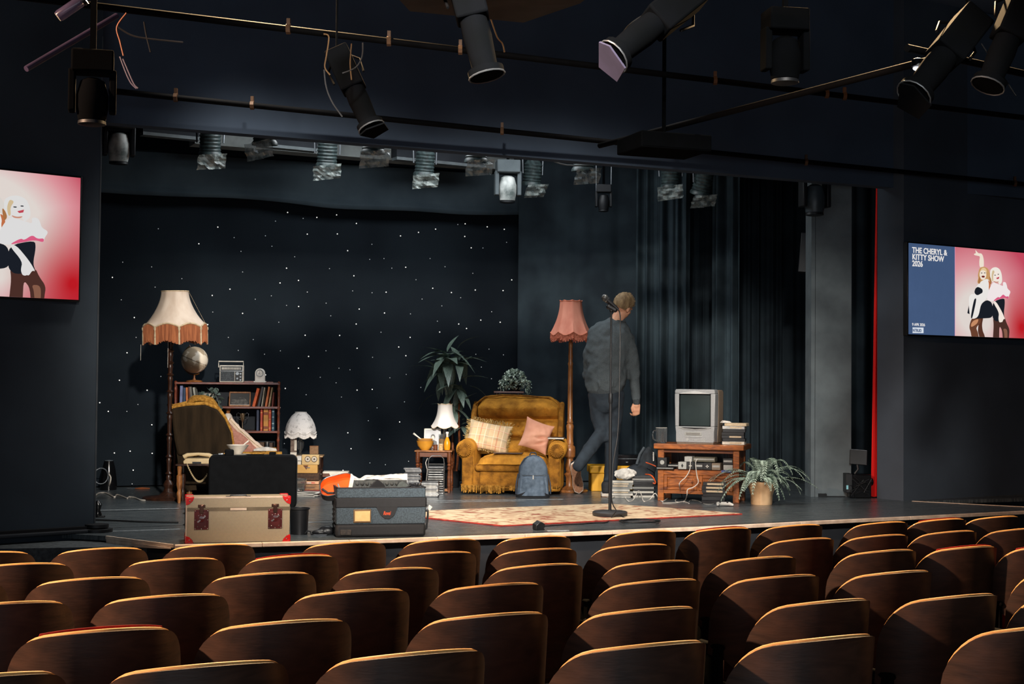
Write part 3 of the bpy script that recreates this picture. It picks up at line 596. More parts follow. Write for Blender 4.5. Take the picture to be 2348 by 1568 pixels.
def profile_spot(loc, rot, label, sc=1.0, frost=None):
    t = thing('profile_spotlight', label, 'stage light', loc, 0); t.rotation_euler = rot
    obj('body', MB().bb(-.09 * sc, .09 * sc, -.09 * sc, .09 * sc, 0, .34 * sc), M_rigb, t, bevel=.01)
    tb = obj('barrel', MB().lathe([(.075 * sc, 0), (.08 * sc, -.1 * sc), (.07 * sc, -.28 * sc), (.1 * sc, -.29 * sc), (.1 * sc, -.33 * sc), (.05 * sc, -.33 * sc)], 18), M_rigb, t)
    obj('yoke', MB().tube([(-.12 * sc, 0, .1 * sc), (-.13 * sc, .1 * sc, .25 * sc), (0, .16 * sc, .42 * sc), (.13 * sc, .1 * sc, .25 * sc), (.12 * sc, 0, .1 * sc)], .009 * sc, 6), M_pipe, t)
    obj('rim', MB().tube([(.1 * sc * math.cos(a * PI / 8), .1 * sc * math.sin(a * PI / 8), -.33 * sc) for a in range(17)], .004, 5), M_steel, tb)
    R3 = Euler(rot).to_matrix().inverted(); k0 = Vector((0, .16 * sc, .42 * sc)); k1 = R3 @ (Euler(rot).to_matrix() @ k0 + Vector((0, 0, max(.05, 5.0 - (Vector(loc) + Euler(rot).to_matrix() @ k0).z))))
    obj('hanging_rod', MB().cyl(k0, k1, .006, .006, 6), M_rigb, t)
    if frost: obj('gel_frame', MB().at((0, 0, -.37 * sc)).prism([(-.1 * sc, -.06 * sc), (-.04 * sc, -.11 * sc), (.1 * sc, -.08 * sc), (.11 * sc, .07 * sc), (-.02 * sc, .11 * sc)], -.004, .004, 'xy'), frost, t)
    return t
profile_spot(P(1085, 45, 6.2), (rad(-6), rad(-14), 0), 'long black spotlight pointing down at the top centre of the view', .8)
profile_spot(P(1500, 55, 5.8), (rad(-20), rad(48), 0), 'black spotlight with a violet frost sheet at the top right of centre', .75, mat('violet_frost', (54, 49, 70), .8))
profile_spot(P(2165, 130, 7.0), (rad(-20), rad(40), 0), 'dark spotlight beside the small white lamp at the upper right', .9, M_rigb)
profile_spot(P(812, 205, 7.4), (rad(-10), rad(-25), 0), 'dark spotlight hanging below a cable loop left of the top centre', .7, M_rigb)
profile_spot(P(2310, 90, 6.8), (rad(-10), rad(25), 0), 'dark spotlight at the right edge of the view near the ceiling', .8)
t = thing('speaker_box', 'flat black speaker box hanging under the header right of centre', 'speaker', P(1522, 345, 9.6), 20)
obj('cabinet', MB().bb(-.26, .26, -.2, .2, -.02, .09), M_rigb, t, bevel=.01); obj('grille', MB().bb(-.25, .25, -.205, -.2, -.01, .08), M_rigb, t); obj('hanging_rod', MB().bb(-.01, .01, -.01, .01, .09, 5.0 - t.location.z), M_rigb, t)
t = thing('tube_lamp', 'short clear tube at the upper left corner', 'lamp', P(160, 20, 5.8), 0); t.rotation_euler = (0, rad(55), 0)
obj('tube', MB().lathe([(.02, -.06), (.024, -.05), (.024, .05), (.02, .06)], 14), mat('violet_glass', (70, 64, 90), .2, alpha=.6), t); obj('end_cap', MB().lathe([(.0, .06), (.026, .06), (.026, .075), (0, .075)], 14), M_metal, t)
t = thing('rig_lamp', 'small bright white lamp shining at the upper right', 'lamp', P(2104, 158, 7.4), 0)
obj('bulb', MB().at(rot=(0, rad(10), 0)).sph((0, 0, 0), (.026, .02, .011), 12, 8), emis('lamp_glow', (245, 245, 255), 2.2), t); obj('holder', MB().lathe([(.0, .06), (.03, .05), (.032, .012), (.0, .01)], 14), M_metal, t)
# ceiling beam (angled soffit) and rig cables
mb = MB(); q = [P(860, -60, 6.0), P(1420, -60, 6.0), P(1330, 8, 6.6), P(1200, 52, 6.9), P(940, 26, 6.7)]
mb.add([tuple(p) for p in q] + [(p.x, p.y, p.z + .25) for p in q], [(0, 1, 2, 3, 4), (9, 8, 7, 6, 5)] + [(i, i + 5, (i + 1) % 5 + 5, (i + 1) % 5) for i in range(5)])
struct('trim_5', mb, mat('soffit_brown', (88, 84, 76), .9, scale=5), smooth=False)
CAB = [([(290, 30), (268, 62), (275, 95), (283, 128)], 'orange'), ([(270, 62), (300, 80), (335, 88), (420, 97)], 'grey'), ([(275, 130), (288, 165), (300, 190), (313, 203)], 'violet'), ([(282, 135), (296, 168), (307, 192), (316, 203)], 'violet'),
       ([(742, 78), (754, 85), (748, 130), (745, 155), (757, 172)], 'tan'), ([(806, 100), (804, 125), (803, 150), (806, 183)], 'tan'), ([(832, 98), (830, 130), (815, 155), (785, 168)], 'grey'), ([(330, 50), (335, 80), (345, 120)], 'grey'), ([(743, 160), (748, 200), (762, 235), (785, 268)], 'grey'),
       ([(1415, 105), (1440, 60), (1500, 20), (1560, -10)], 'grey'), ([(2250, 100), (2290, 160), (2330, 220)], 'grey'), ([(1125, 42), (1140, 85), (1152, 100), (1157, 120)], 'tan')]
CM = {'orange': mat('orange_cable', (130, 66, 24), .6), 'grey': mat('grey_cable', (30, 31, 33), .8, spec=.1), 'violet': mat('violet_lit_cable', (66, 60, 84), .6), 'tan': mat('tan_cable', (66, 50, 33), .8, spec=.1)}  # violet light put into the colour of the two violet cables
WH_ = ['orange cable dangling at the upper left', 'grey cable swooping right at the upper left', 'violet-lit cable above the left moving-head', 'second violet-lit cable above the left moving-head, just right of the first', 'tan cable hanging left of the dark spotlight near the top', 'tan safety cord hanging straight above the dark spotlight', 'grey cable arc right of the tan cords near the top', 'grey cable hanging near the upper left clamp', 'grey cable running down into the dark spotlight', 'grey cable passing over the violet frost spotlight', 'grey cable at the upper right edge', 'tan curved cable beside the long top-centre spotlight']
for (pts, c), lab in zip(CAB, WH_):
    Y = 6.2 if pts[0][0] < 450 else 7.0
    w = [P(x, y, Y) for x, y in pts]; fine = []
    for i in range(len(w) - 1):
        p0 = w[max(0, i - 1)]; p1 = w[i]; p2 = w[i + 1]; p3 = w[min(len(w) - 1, i + 2)]
        for j in range(5):
            s = j / 5; fine.append(.5 * ((2 * p1) + (p2 - p0) * s + (2 * p0 - 5 * p1 + 4 * p2 - p3) * s * s + (3 * p1 - p0 - 3 * p2 + p3) * s ** 3))
    fine.append(w[-1]); tag(obj('rig_cable', MB().tube(fine, .004 if c != 'tan' else .0035, 5), CM[c]), lab, 'cable')
# ================= auditorium seats =================
def wood_mat(name, c1, c2, scale=3.0, rough=0.35, stretch=(1, 1, 9), dist=2.5, coat=0.2, contrast=(.3, .7), bump=0.1):
    return mat(name, c1, rough, col2=c2, scale=scale, stretch=stretch, dist=dist, coat=coat, contrast=contrast, bump=bump, bscale=30)
M_ply = wood_mat('seat_ply', (74, 50, 38), (34, 23, 18), 2.2, .5, (.8, .8, 5), 4.0, .0, (.2, .8), .05)
M_plye = mat('ply_edge', (240, 184, 112), .5, col2=(220, 158, 90), scale=30, coat=.2)
M_redup = mat('red_upholstery', (150, 24, 20), .9, scale=30)
M_redd = mat('dimmed_red_upholstery', (70, 16, 14), .9, scale=30)  # darkened copy of the red upholstery, cuts red bounce onto the seat backs
M_iron = mat('seat_iron', (15, 14, 14), .8, spec=.1)
R_, HA_ = 0.255, rad(72); LL = R_ * HA_
TOPZ = 0.78
def wspan(d):
    if d < .13: return .185 + (LL - .185) * math.sqrt(max(0, 1 - (1 - d / .13) ** 2))
    if d < .26: return LL
    if d < .36: return LL - (LL - .19) * math.sin(PI / 2 * (d - .26) / .10)
    return .19
DS = [0, .003, .008, .016, .028, .045, .065, .095, .13, .18, .26, .275, .30, .33, .36, .45]
def shell_pt(s, d, off=0.0):
    t = s / R_; lean = .10 * d                     # back leans away from the stage at the top
    r = R_ + off
    return (r * math.sin(t), R_ - r * math.cos(t) + lean - .03, TOPZ - d - .50 * s * s * (1 if d < .3 else 0) - (.0 if d < .3 else .03))
def make_seat():
    t = thing('theatre_seat', 'seat', 'seat')
    m = MB(); n = 28; rings = []
    for side in (0.0, -0.012):
        for d in DS:
            w = wspan(d); rings.append([shell_pt(w * (-1 + 2 * i / n), d, -side) for i in range(n + 1)])
    K = len(DS); W = n + 1; vs = [p for r in rings for p in r]; fs = []
    for q in range(2):
        for j in range(K - 1):
            for i in range(n):
                a = (q * K + j) * W + i; f = (a, a + 1, a + W + 1, a + W); fs.append(f if q else f[::-1])
    N = K * W; bd = [i for i in range(W)] + [j * W + n for j in range(1, K)] + [(K - 1) * W + i for i in range(n - 1, -1, -1)] + [j * W for j in range(K - 1, 0, -1)]
    for q in range(len(bd)):
        a, b = bd[q], bd[(q + 1) % len(bd)]; fs.append((a, b, b + N, a + N))
    m.add(vs, fs); obj('backrest', m, M_ply, t)
    # pale laminated edge running round the top
    path = [shell_pt(-LL, d, -.006) for d in (.24, .18, .13)] + [shell_pt(-wspan(d), d, -.006) for d in DS[7:0:-1]] + [shell_pt(.185 * (-1 + 2 * i / 16), 0, -.006) for i in range(17)] + [shell_pt(wspan(d), d, -.006) for d in DS[1:8]] + [shell_pt(LL, d, -.006) for d in (.13, .18, .24)]
    r = [.0025, .0035, .005] + [.0062] * (len(path) - 6) + [.005, .0035, .0025]
    obj('edge_band', MB().tube(path, r, 6), M_plye, t)
    # upholstered pad on the sitting side
    obj('back_pad', MB().grid(lambda u, v: shell_pt((-1 + 2 * u) * (LL - .06) * (1 - .2 * max(0, v - .8) * 5), .40 - v * .385, -.014 - .028 * math.sin(PI * min(1, max(0, .06 + u * .9))) ** .5 * (1 - v ** 6 * .7)), 14, 8, (0, .004, 0)), M_redup, t)
    obj('seat_pad', MB().box((0, .20, .40), (.30, .06, .30)), M_redd, t, bevel=.025)      # tipped up
    obj('seat_shell', MB().box((0, .162, .40), (.32, .012, .32)), M_ply, t, bevel=.004)
    for s in (-1, 1):
        obj('armrest', MB().box((s * .235, .17, .50), (.03, .16, .025)), M_iron, t, bevel=.012)
        obj('standard', MB().bb(s * .235 - .010, s * .235 + .010, .10, .24, .005, .49).bb(s * .235 - .02, s * .235 + .02, .08, .27, 0, .012), M_iron, t, bevel=.003)
    obj('hinge_bracket', MB().bb(-.2, .2, .03, .06, .33, .36).bb(-.2, -.18, .03, .25, .33, .36).bb(.18, .2, .03, .25, .33, .36), M_iron, t)
    return t
ROWS = [
 ('front', .0, [(-150, 89, 1268), (104, 345, 1259), (358, 587, 1250), (668, 885, 1245), (890, 1102, 1238), (1108, 1307, 1231), (1363, 1549, 1219), (1547, 1722, 1212), (1723, 1885, 1204.5), (1922, 2080, 1198), (2078, 2213, 1191), (2214, 2337, 1185)]),
 ('second', .025, [(-88, 175, 1295), (257, 519, 1283), (529, 777, 1276), (857, 1092, 1268), (1093, 1321, 1260), (1322, 1536, 1250), (1720, 1911, 1236), (1908, 2081, 1228), (2078, 2238, 1219), (2234, 2390, 1213)]),
 ('third', .05, [(-250, 27, 1340), (52, 349, 1328), (443, 725, 1316.5), (735, 1006, 1305.5), (1078, 1335, 1296), (1338, 1588, 1288.5), (1587, 1823, 1279), (1885, 2098, 1263), (2096, 2283, 1255), (2281, 2460, 1253)]),
 ('fourth', .075, [(-150, 175, 1385.5), (194, 527, 1368), (623, 940, 1356), (945, 1246, 1341.5), (1318, 1605, 1332), (1603, 1876, 1322), (1875, 2133, 1312), (2298, 2530, 1303)]),
 ('fifth', .10, [(7, 414, 1448), (428, 804, 1428), (902, 1255, 1411), (1258, 1598, 1398), (1673, 1993, 1379), (1988, 2283, 1367), (2280, 2560, 1358)]),
 ('sixth', .13, [(-270, 167, 1556), (211, 661, 1528), (685, 1110, 1500), (1213, 1617, 1479.5), (1612, 2003, 1464), (2087, 2475, 1437)]),
 ('nearest', .155, [(2236, 2700, 1548)]),
]
ORD = ['leftmost', 'second', 'third', 'fourth', 'fifth', 'sixth', 'seventh', 'eighth', 'ninth', 'tenth', 'eleventh', 'twelfth']
RROT = 27.0
seat0 = make_seat(); used = False
RAISED = [c for c in seat0.children if c.name.startswith('back_pad')][0].data.copy(); RAISED.materials[0] = M_redup
for c in seat0.children:
    if c.name.startswith('back_pad'): c.data.materials[0] = M_redd
RED = {('front', 7), ('second', 2), ('third', 8), ('third', 9), ('fifth', 0), ('front', 10)}
for rn, dz, lst in ROWS:
    for i, (xl, xr, y) in enumerate(lst):
        zt = TOPZ + dz; ym = (xl + xr) / 2; g = G(xl + .6 * (xr - xl), y, zt)      # top of the back's rearmost bulge
        Yc = g.y + R_ * .93                                    # circle centre depth
        # right silhouette column -> circle centre x
        Xr = (xr - CX) / F_PX * (Yc - .02); xc = Xr - R_ * math.sqrt(1 + ((xr - CX) / F_PX) ** 2)
        a = rad(RROT); ox = xc + math.sin(a) * (R_ - .03); oy = Yc - math.cos(a) * (R_ - .03)
        n = len(lst)
        who = ('rightmost' if i == n - 1 and n > 1 else ORD[i] + ('' if i == 0 else ' from left'))
        if rn == 'nearest': lab = 'wooden theatre seat cut off by the bottom right corner of the view'
        else: lab = f'{who}, curved wooden theatre seat back in the {rn} row from the stage'
        if (rn, i) in RED: lab = f'{who}, wooden seat with red padding above its back, {rn} row from the stage'
        s = seat0 if not used else dup(seat0); used = True
        s.location = (ox, oy, dz); s.rotation_euler = (0, 0, a + random.uniform(-.012, .012)); s['label'] = lab; s['group'] = f'wooden seats in the {rn} row' if rn != 'nearest' else 'wooden seats nearest the camera'
        if (rn, i) in RED:
            for c in s.children:
                if c.name.startswith('back_pad'): c.location = (0, -.006, .026); c.data = RAISED
seat0['group'] = 'wooden seats in the front row'

# ================= woods and fabrics =================
W_dark = wood_mat('dark_turned_wood', (60, 34, 22), (32, 18, 12), 6, .32, (3, 3, 1), 2, .15)
W_mid = wood_mat('walnut_wood', (118, 64, 34), (66, 34, 18), 5, .35, (1, 8, 8), 2, .3)
W_mah = wood_mat('mahogany_wood', (118, 52, 28), (66, 28, 16), 4, .35, (1, 7, 7), 2, .3)
W_pine = wood_mat('stained_pine', (168, 94, 34), (84, 38, 14), 3.0, .4, (1, 5, 5), 5, .35)
W_lamp = wood_mat('oak_turned_wood', (160, 104, 56), (104, 60, 30), 8, .35, (4, 4, 1), 2, .3)
M_must = mat('mustard_velour', (196, 136, 48), .85, col2=(120, 76, 24), scale=9, sheen=.6, bump=.7, bscale=70, contrast=(.3, .66), spec=.2)
M_mustd = mat('mustard_shade_velour', (158, 106, 36), .9, col2=(104, 66, 22), scale=16, sheen=.4, bump=.6, bscale=110, spec=.2)
M_fleece = mat('mustard_fleece', (206, 152, 70), .95, col2=(150, 102, 40), scale=40, bump=1.0, bscale=180, spec=.1)
M_mustsh = mat('shaded_mustard_velour', (50, 39, 27), .9, col2=(34, 27, 19), scale=6, bump=.4, bscale=60, spec=.1, stretch=(3, 3, .5))  # mustard cover seen from its unlit side, shade put into the colour
M_shade = mat('cream_silk', (220, 202, 184), .7, col2=(206, 184, 164), scale=5, stretch=(3, 3, 1))
M_white = mat('white_silk', (238, 232, 226), .7, scale=5, col2=(222, 214, 206))
M_fringe = mat('rust_fringe', (176, 106, 66), .85, col2=(128, 70, 40), scale=60, stretch=(1, 1, .1))
M_trim = mat('cream_braid', (220, 196, 160), .8, scale=60)
M_pink = mat('salmon_silk', (236, 156, 130), .75, col2=(218, 132, 108), scale=4, stretch=(3, 3, 1))
M_pinkf = mat('salmon_fringe', (224, 138, 110), .85, col2=(180, 92, 66), scale=60)
M_glass = mat('clear_glass', (235, 240, 242), .05, trans=.97, ior=1.48, scale=3, col2=(240, 245, 245))
M_glossb = mat('gloss_black', (14, 15, 17), .15, scale=5)
M_plasb = mat('black_plastic', (24, 25, 28), .4, scale=30)
M_plasg = mat('grey_plastic', (150, 150, 146), .45, col2=(138, 138, 134), scale=60)
M_offw = mat('off_white', (222, 214, 200), .6, scale=12)
M_paper = mat('paper_white', (225, 220, 212), .8, scale=20)
M_silver = mat('silver_metal', (200, 200, 198), .22, metal=.9, scale=8)
M_brass = mat('aged_brass', (196, 146, 76), .3, metal=.85, scale=12)

def shade(rb, rt, h, lobes, drop, curve=1.7, flute=.04, seg=6, wave_top=.0):
    """bell lampshade with panels; returns mesh builder of the cloth and the lower rim path"""
    n = lobes * seg; nv = 12
    def pt(i, v, off=0.0):
        a = 2 * PI * i / n; ph = abs(math.sin(lobes * a / 2))           # 0 at ribs, 1 mid-panel
        r = rt + (rb - rt) * (1 - v) ** curve; r *= (1 - flute * ph) ; r += off
        z = h * v - drop * ph * (1 - v) ** 3 + wave_top * (1 - ph) * v ** 6
        return (r * math.cos(a), r * math.sin(a), z)
    m = MB(); rings = [[pt(i, j / nv) for i in range(n)] for j in range(nv + 1)]; inner = [[pt(i, j / nv, -.003) for i in range(n)] for j in range(nv, -1, -1)]
    allr = rings + inner + [rings[0]]; m.ring(allr, caps=False)
    rim = [pt(i, 0) for i in range(n)]; top = [pt(i, 1) for i in range(n)]
    return m, rim, top
def lamp_fringe(rim, drop_, r=.0016, per=3, jitter=.008, seed=1):
    rnd = random.Random(seed); m = MB(); n = len(rim)
    for i in range(n):
        for q in range(per):
            f = q / per; a, b = Vector(rim[i]), Vector(rim[(i + 1) % n]); p = a.lerp(b, f); L = drop_ + rnd.uniform(-jitter, jitter)
            o = Vector((p.x, p.y, 0)).normalized() * rnd.uniform(-.003, .003)
            m.add([p + Vector((-r, 0, 0)), p + Vector((r, 0, 0)), p + Vector((0, r * 1.6, 0)), p + o + Vector((-r, 0, -L)), p + o + Vector((r, 0, -L)), p + o + Vector((0, r * 1.6, -L))],
                  [(0, 1, 4, 3), (1, 2, 5, 4), (2, 0, 3, 5), (3, 4, 5)])
    return m
# ---- left floor lamp ----
t = thing('floor_lamp', 'tall dark turned-wood floor lamp with a cream shade and rust fringe beside the bookcase', 'lamp', G(386, 1144), 12)
obj('base', MB().lathe([(0, 0), (.21, 0), (.215, .012), (.20, .022), (.08, .034), (.05, .06), (0, .06)], 32), W_dark, t)
pr = [(.05, .05), (.034, .09), (.045, .12), (.03, .15)]
for z in (.2, .34, .52, .70, .88, 1.02, 1.12, 1.22, 1.32): pr += [(.019, z - .04), (.024, z - .02), (.017, z), (.03, z + .012), (.017, z + .028)]
pr += [(.02, 1.38), (.012, 1.42), (.012, 1.50)]
obj('pole', MB().lathe(pr, 16), W_dark, t)
m, rim, top = shade(.262, .112, .30, 8, -.03, 1.75, .05)
s = obj('lamp_shade', m, M_shade, t); s.location = (.035, 0, 1.43); s.rotation_euler = (rad(1), rad(-1.5), rad(8))
obj('braid', MB().tube(rim + [rim[0]], .007, 6), M_trim, s); obj('top_braid', MB().tube(top + [top[0]], .005, 6), M_trim, s)
fr = obj('fringe', lamp_fringe(rim, .145, .0042, 5), M_fringe, s); fr['kind'] = 'stuff'
for i in range(8):
    p = Vector(rim[i * 6]); obj('tassel', MB().at(p).lathe([(0, .004), (.011, -.004), (.011, -.02), (.005, -.03), (.008, -.06), (.007, -.145)], 8), M_trim, s)
obj('rib_seams', MB().tube([(1.004 * x * .112 / .112, y, z) for x, y, z in [Vector(rim[0])]] + [top[0]], .001, 4), M_trim, s)
for (x, y0, L) in ((-.24, -.03, .13), (-.02, -.05, .19)): obj('pull_cord', MB().tube([(x, y0, 1.28 if x < -.1 else 1.42), (x, y0, 1.28 - L)], .0018, 5), M_offw, t)
# ---- right floor lamp ----
t = thing('floor_lamp', 'floor lamp with salmon pink scalloped shade and turned oak pole behind the man', 'lamp', G(1306, 1127), 5)
obj('base', MB().lathe([(0, 0), (.165, 0), (.17, .01), (.16, .022), (.06, .036), (.045, .05), (0, .05)], 32), W_lamp, t)
obj('pole', MB().lathe([(.045, .04), (.035, .06), (.036, .13), (.052, .16), (.03, .18), (.04, .21), (.044, .24), (.036, .27), (.03, .30), (.05, .32), (.052, .37), (.048, .41), (.034, .425), (.036, .44), (.03, .46), (.03, .56), (.036, .60), (.026, .62), (.031, .63), (.024, .65), (.023, 1.0), (.021, 1.15), (.026, 1.17), (.018, 1.19), (.022, 1.24), (.018, 1.30), (.02, 1.36), (.011, 1.38), (.011, 1.5)], 18), W_lamp, t)
m, rim, top = shade(.186, .102, .285, 8, .03, 1.9, .05, 6, .008)
s = obj('lamp_shade', m, M_pink, t); s.location = (0, 0, 1.455)
obj('braid', MB().tube(rim + [rim[0]], .005, 6), M_pinkf, s); obj('top_braid', MB().tube(top + [top[0]], .005, 6), M_pinkf, s)
fr = obj('fringe', lamp_fringe(rim, .052, .003, 4, .01, 5), M_pinkf, s); fr['kind'] = 'stuff'
mm = MB()
for i in range(0, 48, 1):
    p = Vector(rim[i]); mm.sph((p.x, p.y, p.z - .055), .0065, 6, 4)
o = obj('fringe_beads', mm, M_pinkf, s)
obj('bulb_holder', MB().lathe([(.015, 1.40), (.02, 1.42), (.02, 1.47), (.0, 1.48)], 12), M_brass, t)

# ================= bookcase =================
BK = G(518, 1124); bk_k = 3261 / BK.y
t = thing('bookcase', 'open mahogany bookcase with turned front posts against the star cloth', 'bookcase', BK, 8)
W2 = .455; D = .28; zs = [.04, .285, .515, .735, .952]
for s in (-1, 1):
    obj('side_panel', MB().bb(s * W2 - .009, s * W2 + .009, .03, D, 0, .94), W_mah, t, bevel=.002)
    pr = []
    for z in (0, .25, .49, .71): pr += [(.010, z + .01), (.016, z + .03), (.010, z + .06), (.013, z + .12), (.010, z + .18), (.016, z + .205), (.010, z + .22)]
    obj('turned_post', MB().lathe(pr + [(.010, .93), (.012, .955), (.014, .975), (0, .985)], 12, (s * (W2 + .003), .012, 0)), W_mah, t)
for i, z in enumerate(zs): obj('shelf', MB().bb(-W2 - (.012 if i == 4 else 0), W2 + (.012 if i == 4 else 0), 0, D, z, z + .02), W_mah, t, bevel=.003)
obj('back_panel', MB().bb(-W2, W2, D, D + .006, .02, .96), M_black, t, smooth=False)
obj('gallery_rail', MB().bb(.10, .24, D - .02, D, .965, .985).bb(.30, .40, D - .02, D, .965, .98), W_mah, t)
def inb(lx, lz, ly=.10): return Matrix.Translation(BK) @ Matrix.Rotation(rad(8), 4, 'Z') @ Vector((lx, ly, lz))
def bx(px): return (px - 518) / bk_k
BM = {}
def bookmat(c):
    n = 'cover_%d_%d_%d' % c
    return mat(n, c, .55, col2=tuple(int(x * .8) for x in c), scale=14)
def make_book(loc, rz, w, h, d, col, label, group, lean=0, bands=None, pages=True, lettering=False):
    t = thing('book', label, 'book', loc, rz, group); t.rotation_euler = (0, rad(lean), rad(rz))
    c = bookmat(col)
    obj('cover', MB().bb(-w / 2, -w / 2 + .003, 0, d, 0, h).bb(w / 2 - .003, w / 2, 0, d, 0, h).bb(-w / 2, w / 2, -.003, .001, 0, h), c, t, bevel=.001)
    obj('pages', MB().bb(-w / 2 + .003, w / 2 - .003, .001, d - .004, .003, h - .004), M_paper, t, smooth=False)
    if bands:
        m = MB()
        for (a, b) in bands[1]: m.bb(-w / 2 + .001, w / 2 - .001, -.0045, -.003, a * h, b * h)
        obj('spine_band', m, bookmat(bands[0]), t, smooth=False)
    return t
z1 = zs[3] + .02
left_books = [(413, .024, .185, (118, 128, 172), 'thick lavender-blue book at the left end of the upper shelf', 1, None), (420.5, .020, .165, (38, 66, 100), 'dark blue book next to the lavender one on the upper shelf', 0, None),
              (427, .017, .168, (206, 116, 60), 'orange book at the left of the upper shelf', -2, None), (433.5, .013, .175, (96, 44, 30), 'thin brown book right of the orange one on the upper shelf', -4, None),
              (439, .018, .175, (112, 112, 106), 'grey book leaning left behind the chair back', -7, None), (447, .016, .170, (176, 178, 168), 'pale grey book leaning by the trailing plant', -8, None)]
for px, w, h, c, lab, ln, bd in left_books: make_book(inb(bx(px), z1, .06), 3, w, h, .13, c, lab, 'books at the left of the upper shelf', ln, bd)
right_books = [(577, .024, .170, (214, 92, 36), 'bright orange book leaning right of the framed picture', 14), (588.5, .020, .182, (62, 62, 66), 'dark grey speckled book in the leaning group on the upper shelf', 11),
               (595.5, .008, .176, (196, 188, 168), 'thin cream book between the dark grey book and the tan books', 8), (605, .018, .182, (204, 110, 58), 'orange-tan book in the right-hand leaning group', 9), (612, .012, .176, (178, 158, 120), 'beige book beside the orange-tan one', 9), (620, .012, .13, (120, 44, 30), 'short dark red book at the far right of the upper shelf', 4)]
for px, w, h, c, lab, ln in right_books: make_book(inb(bx(px), z1, .05), 3, w, h, .13, c, lab, 'books leaning at the right of the upper shelf', ln)
z2 = zs[2] + .02
low = [(587, .020, .19, (44, 56, 82), 'dark blue book leftmost on the middle shelf', None), (595.5, .019, .20, (196, 72, 44), 'red-orange bound volume left of the fat yellow one', ((226, 160, 90), [(.1, .14), (.8, .84)])),
       (605.5, .042, .205, (206, 140, 60), 'fat ochre volume with brown bands on the middle shelf', ((138, 66, 36), [(.08, .2), (.7, .82)])), (614.5, .020, .20, (206, 78, 50), 'red-orange bound volume right of the fat yellow one', ((226, 160, 90), [(.1, .14), (.5, .54), (.8, .84)])),
       (622, .022, .20, (40, 78, 100), 'teal volume with pale lettering at the right end of the middle shelf', ((150, 176, 180), [(.1, .15), (.3, .36), (.6, .64), (.85, .9)]))]
for px, w, h, c, lab, bd in low: make_book(inb(bx(px), z2, .05), 3, w, h, .14, c, lab, 'bound volumes on the middle shelf', 0, bd)
z3 = zs[1] + .02
make_book(inb(bx(597), z3, .06), 3, .04, .125, .10, (96, 66, 40), 'squat brown bound book on the lowest visible shelf', 'books on the lowest visible shelf', 0, ((160, 120, 70), [(.3, .36), (.6, .66)]))
make_book(inb(bx(618), z3, .06), 3, .028, .12, .10, (78, 52, 36), 'small dark brown book right of the jar on the lowest shelf', 'books on the lowest visible shelf', 0, ((150, 112, 66), [(.3, .36)]))
t = thing('storage_jar', 'small dark banded jar between the brown books on the lowest shelf', 'jar', inb(bx(609), z3, .09), 0)
obj('body', MB().lathe([(0, 0), (.018, 0), (.019, .10), (.016, .115), (0, .115)], 16), mat('dark_jar', (52, 56, 60), .3), t)
obj('lid', MB().lathe([(0, .115), (.018, .115), (.018, .13), (0, .13)], 16), M_silver, t); obj('label_band', MB().lathe([(.0195, .03), (.0198, .03), (.0198, .07), (.0195, .07)], 16, caps=False), M_offw, t)
# vase, trophy, framed picture, potted trailing plant
t = thing('vase', 'white patterned bulbous vase with a tan neck on the middle shelf', 'vase', inb(bx(519), z2, .10), 0)
obj('body', MB().lathe([(0, 0), (.022, 0), (.03, .02), (.044, .07), (.046, .10), (.036, .135), (.02, .155)], 22), mat('patterned_china', (222, 214, 204), .4, col2=(150, 140, 130), scale=16, contrast=(.32, .42)), t)
obj('neck', MB().lathe([(.02, .155), (.016, .165), (.027, .195), (.024, .195), (.012, .16)], 20), W_lamp, t)
t = thing('trophy', 'small silver two-handled trophy cup on the middle shelf', 'trophy', inb(bx(552), z2 + 0, .10), 0)
obj('cup', MB().lathe([(0, .0), (.022, 0), (.022, .012), (.006, .02), (.005, .075), (.009, .08), (.016, .095), (.023, .12), (.024, .155), (.021, .155), (.018, .12), (0, .095)], 20), mat('warm_silver', (190, 168, 140), .22, metal=.9), t)
for s in (-1, 1): obj('handle', MB().tube([(s * .021, 0, .145), (s * .04, 0, .162), (s * .054, 0, .15), (s * .05, 0, .115), (s * .02, 0, .095)], .0025, 6), M_steel, t)
t = thing('picture_frame', 'wooden frame holding a dark photo of a car on the upper shelf', 'picture', inb(bx(545), z1, .07), 3); t.rotation_euler = (rad(-10), 0, rad(3))
fw, fh = .195, .135
obj('frame', MB().bb(-fw / 2, fw / 2, 0, .012, fh - .014, fh).bb(-fw / 2, fw / 2, 0, .012, 0, .012).bb(-fw / 2, -fw / 2 + .01, 0, .012, 0, fh).bb(fw / 2 - .01, fw / 2, 0, .012, 0, fh), W_lamp, t, bevel=.002)
pc = obj('photo', MB().bb(-fw / 2 + .009, fw / 2 - .009, .008, .01, .01, fh - .012), mat('dark_print', (16, 17, 19), .5), t)
obj('photo_image', MB().prism([(-.075, .03), (-.07, .062), (-.03, .07), (.0, .082), (.04, .078), (.065, .055), (.075, .03), (.06, .02), (-.05, .02)], .0068, .0078), mat('grey_print', (92, 90, 86), .4, col2=(34, 34, 34), scale=40), pc, smooth=False)
obj('photo_image', MB().prism([(-.05, .064), (-.02, .077), (.03, .077), (.05, .064)], .006, .0068), mat('dark_print', (16, 17, 19), .5), pc, smooth=False)
obj('mount_edge', MB().bb(-fw / 2 + .009, fw / 2 - .009, .005, .0078, .011, .016), M_paper, pc)
M_leafg = mat('silvery_leaf', (132, 148, 142), .5, col2=(70, 88, 82), scale=16)
t = thing('potted_plant', 'grey-leaved trailing plant in a white pot on the upper shelf', 'plant', inb(bx(474), z1, .10), 0)
obj('pot', MB().lathe([(0, 0), (.035, 0), (.05, .11), (.052, .115), (.044, .115), (.04, .10), (0, .10)], 22), M_offw, t)
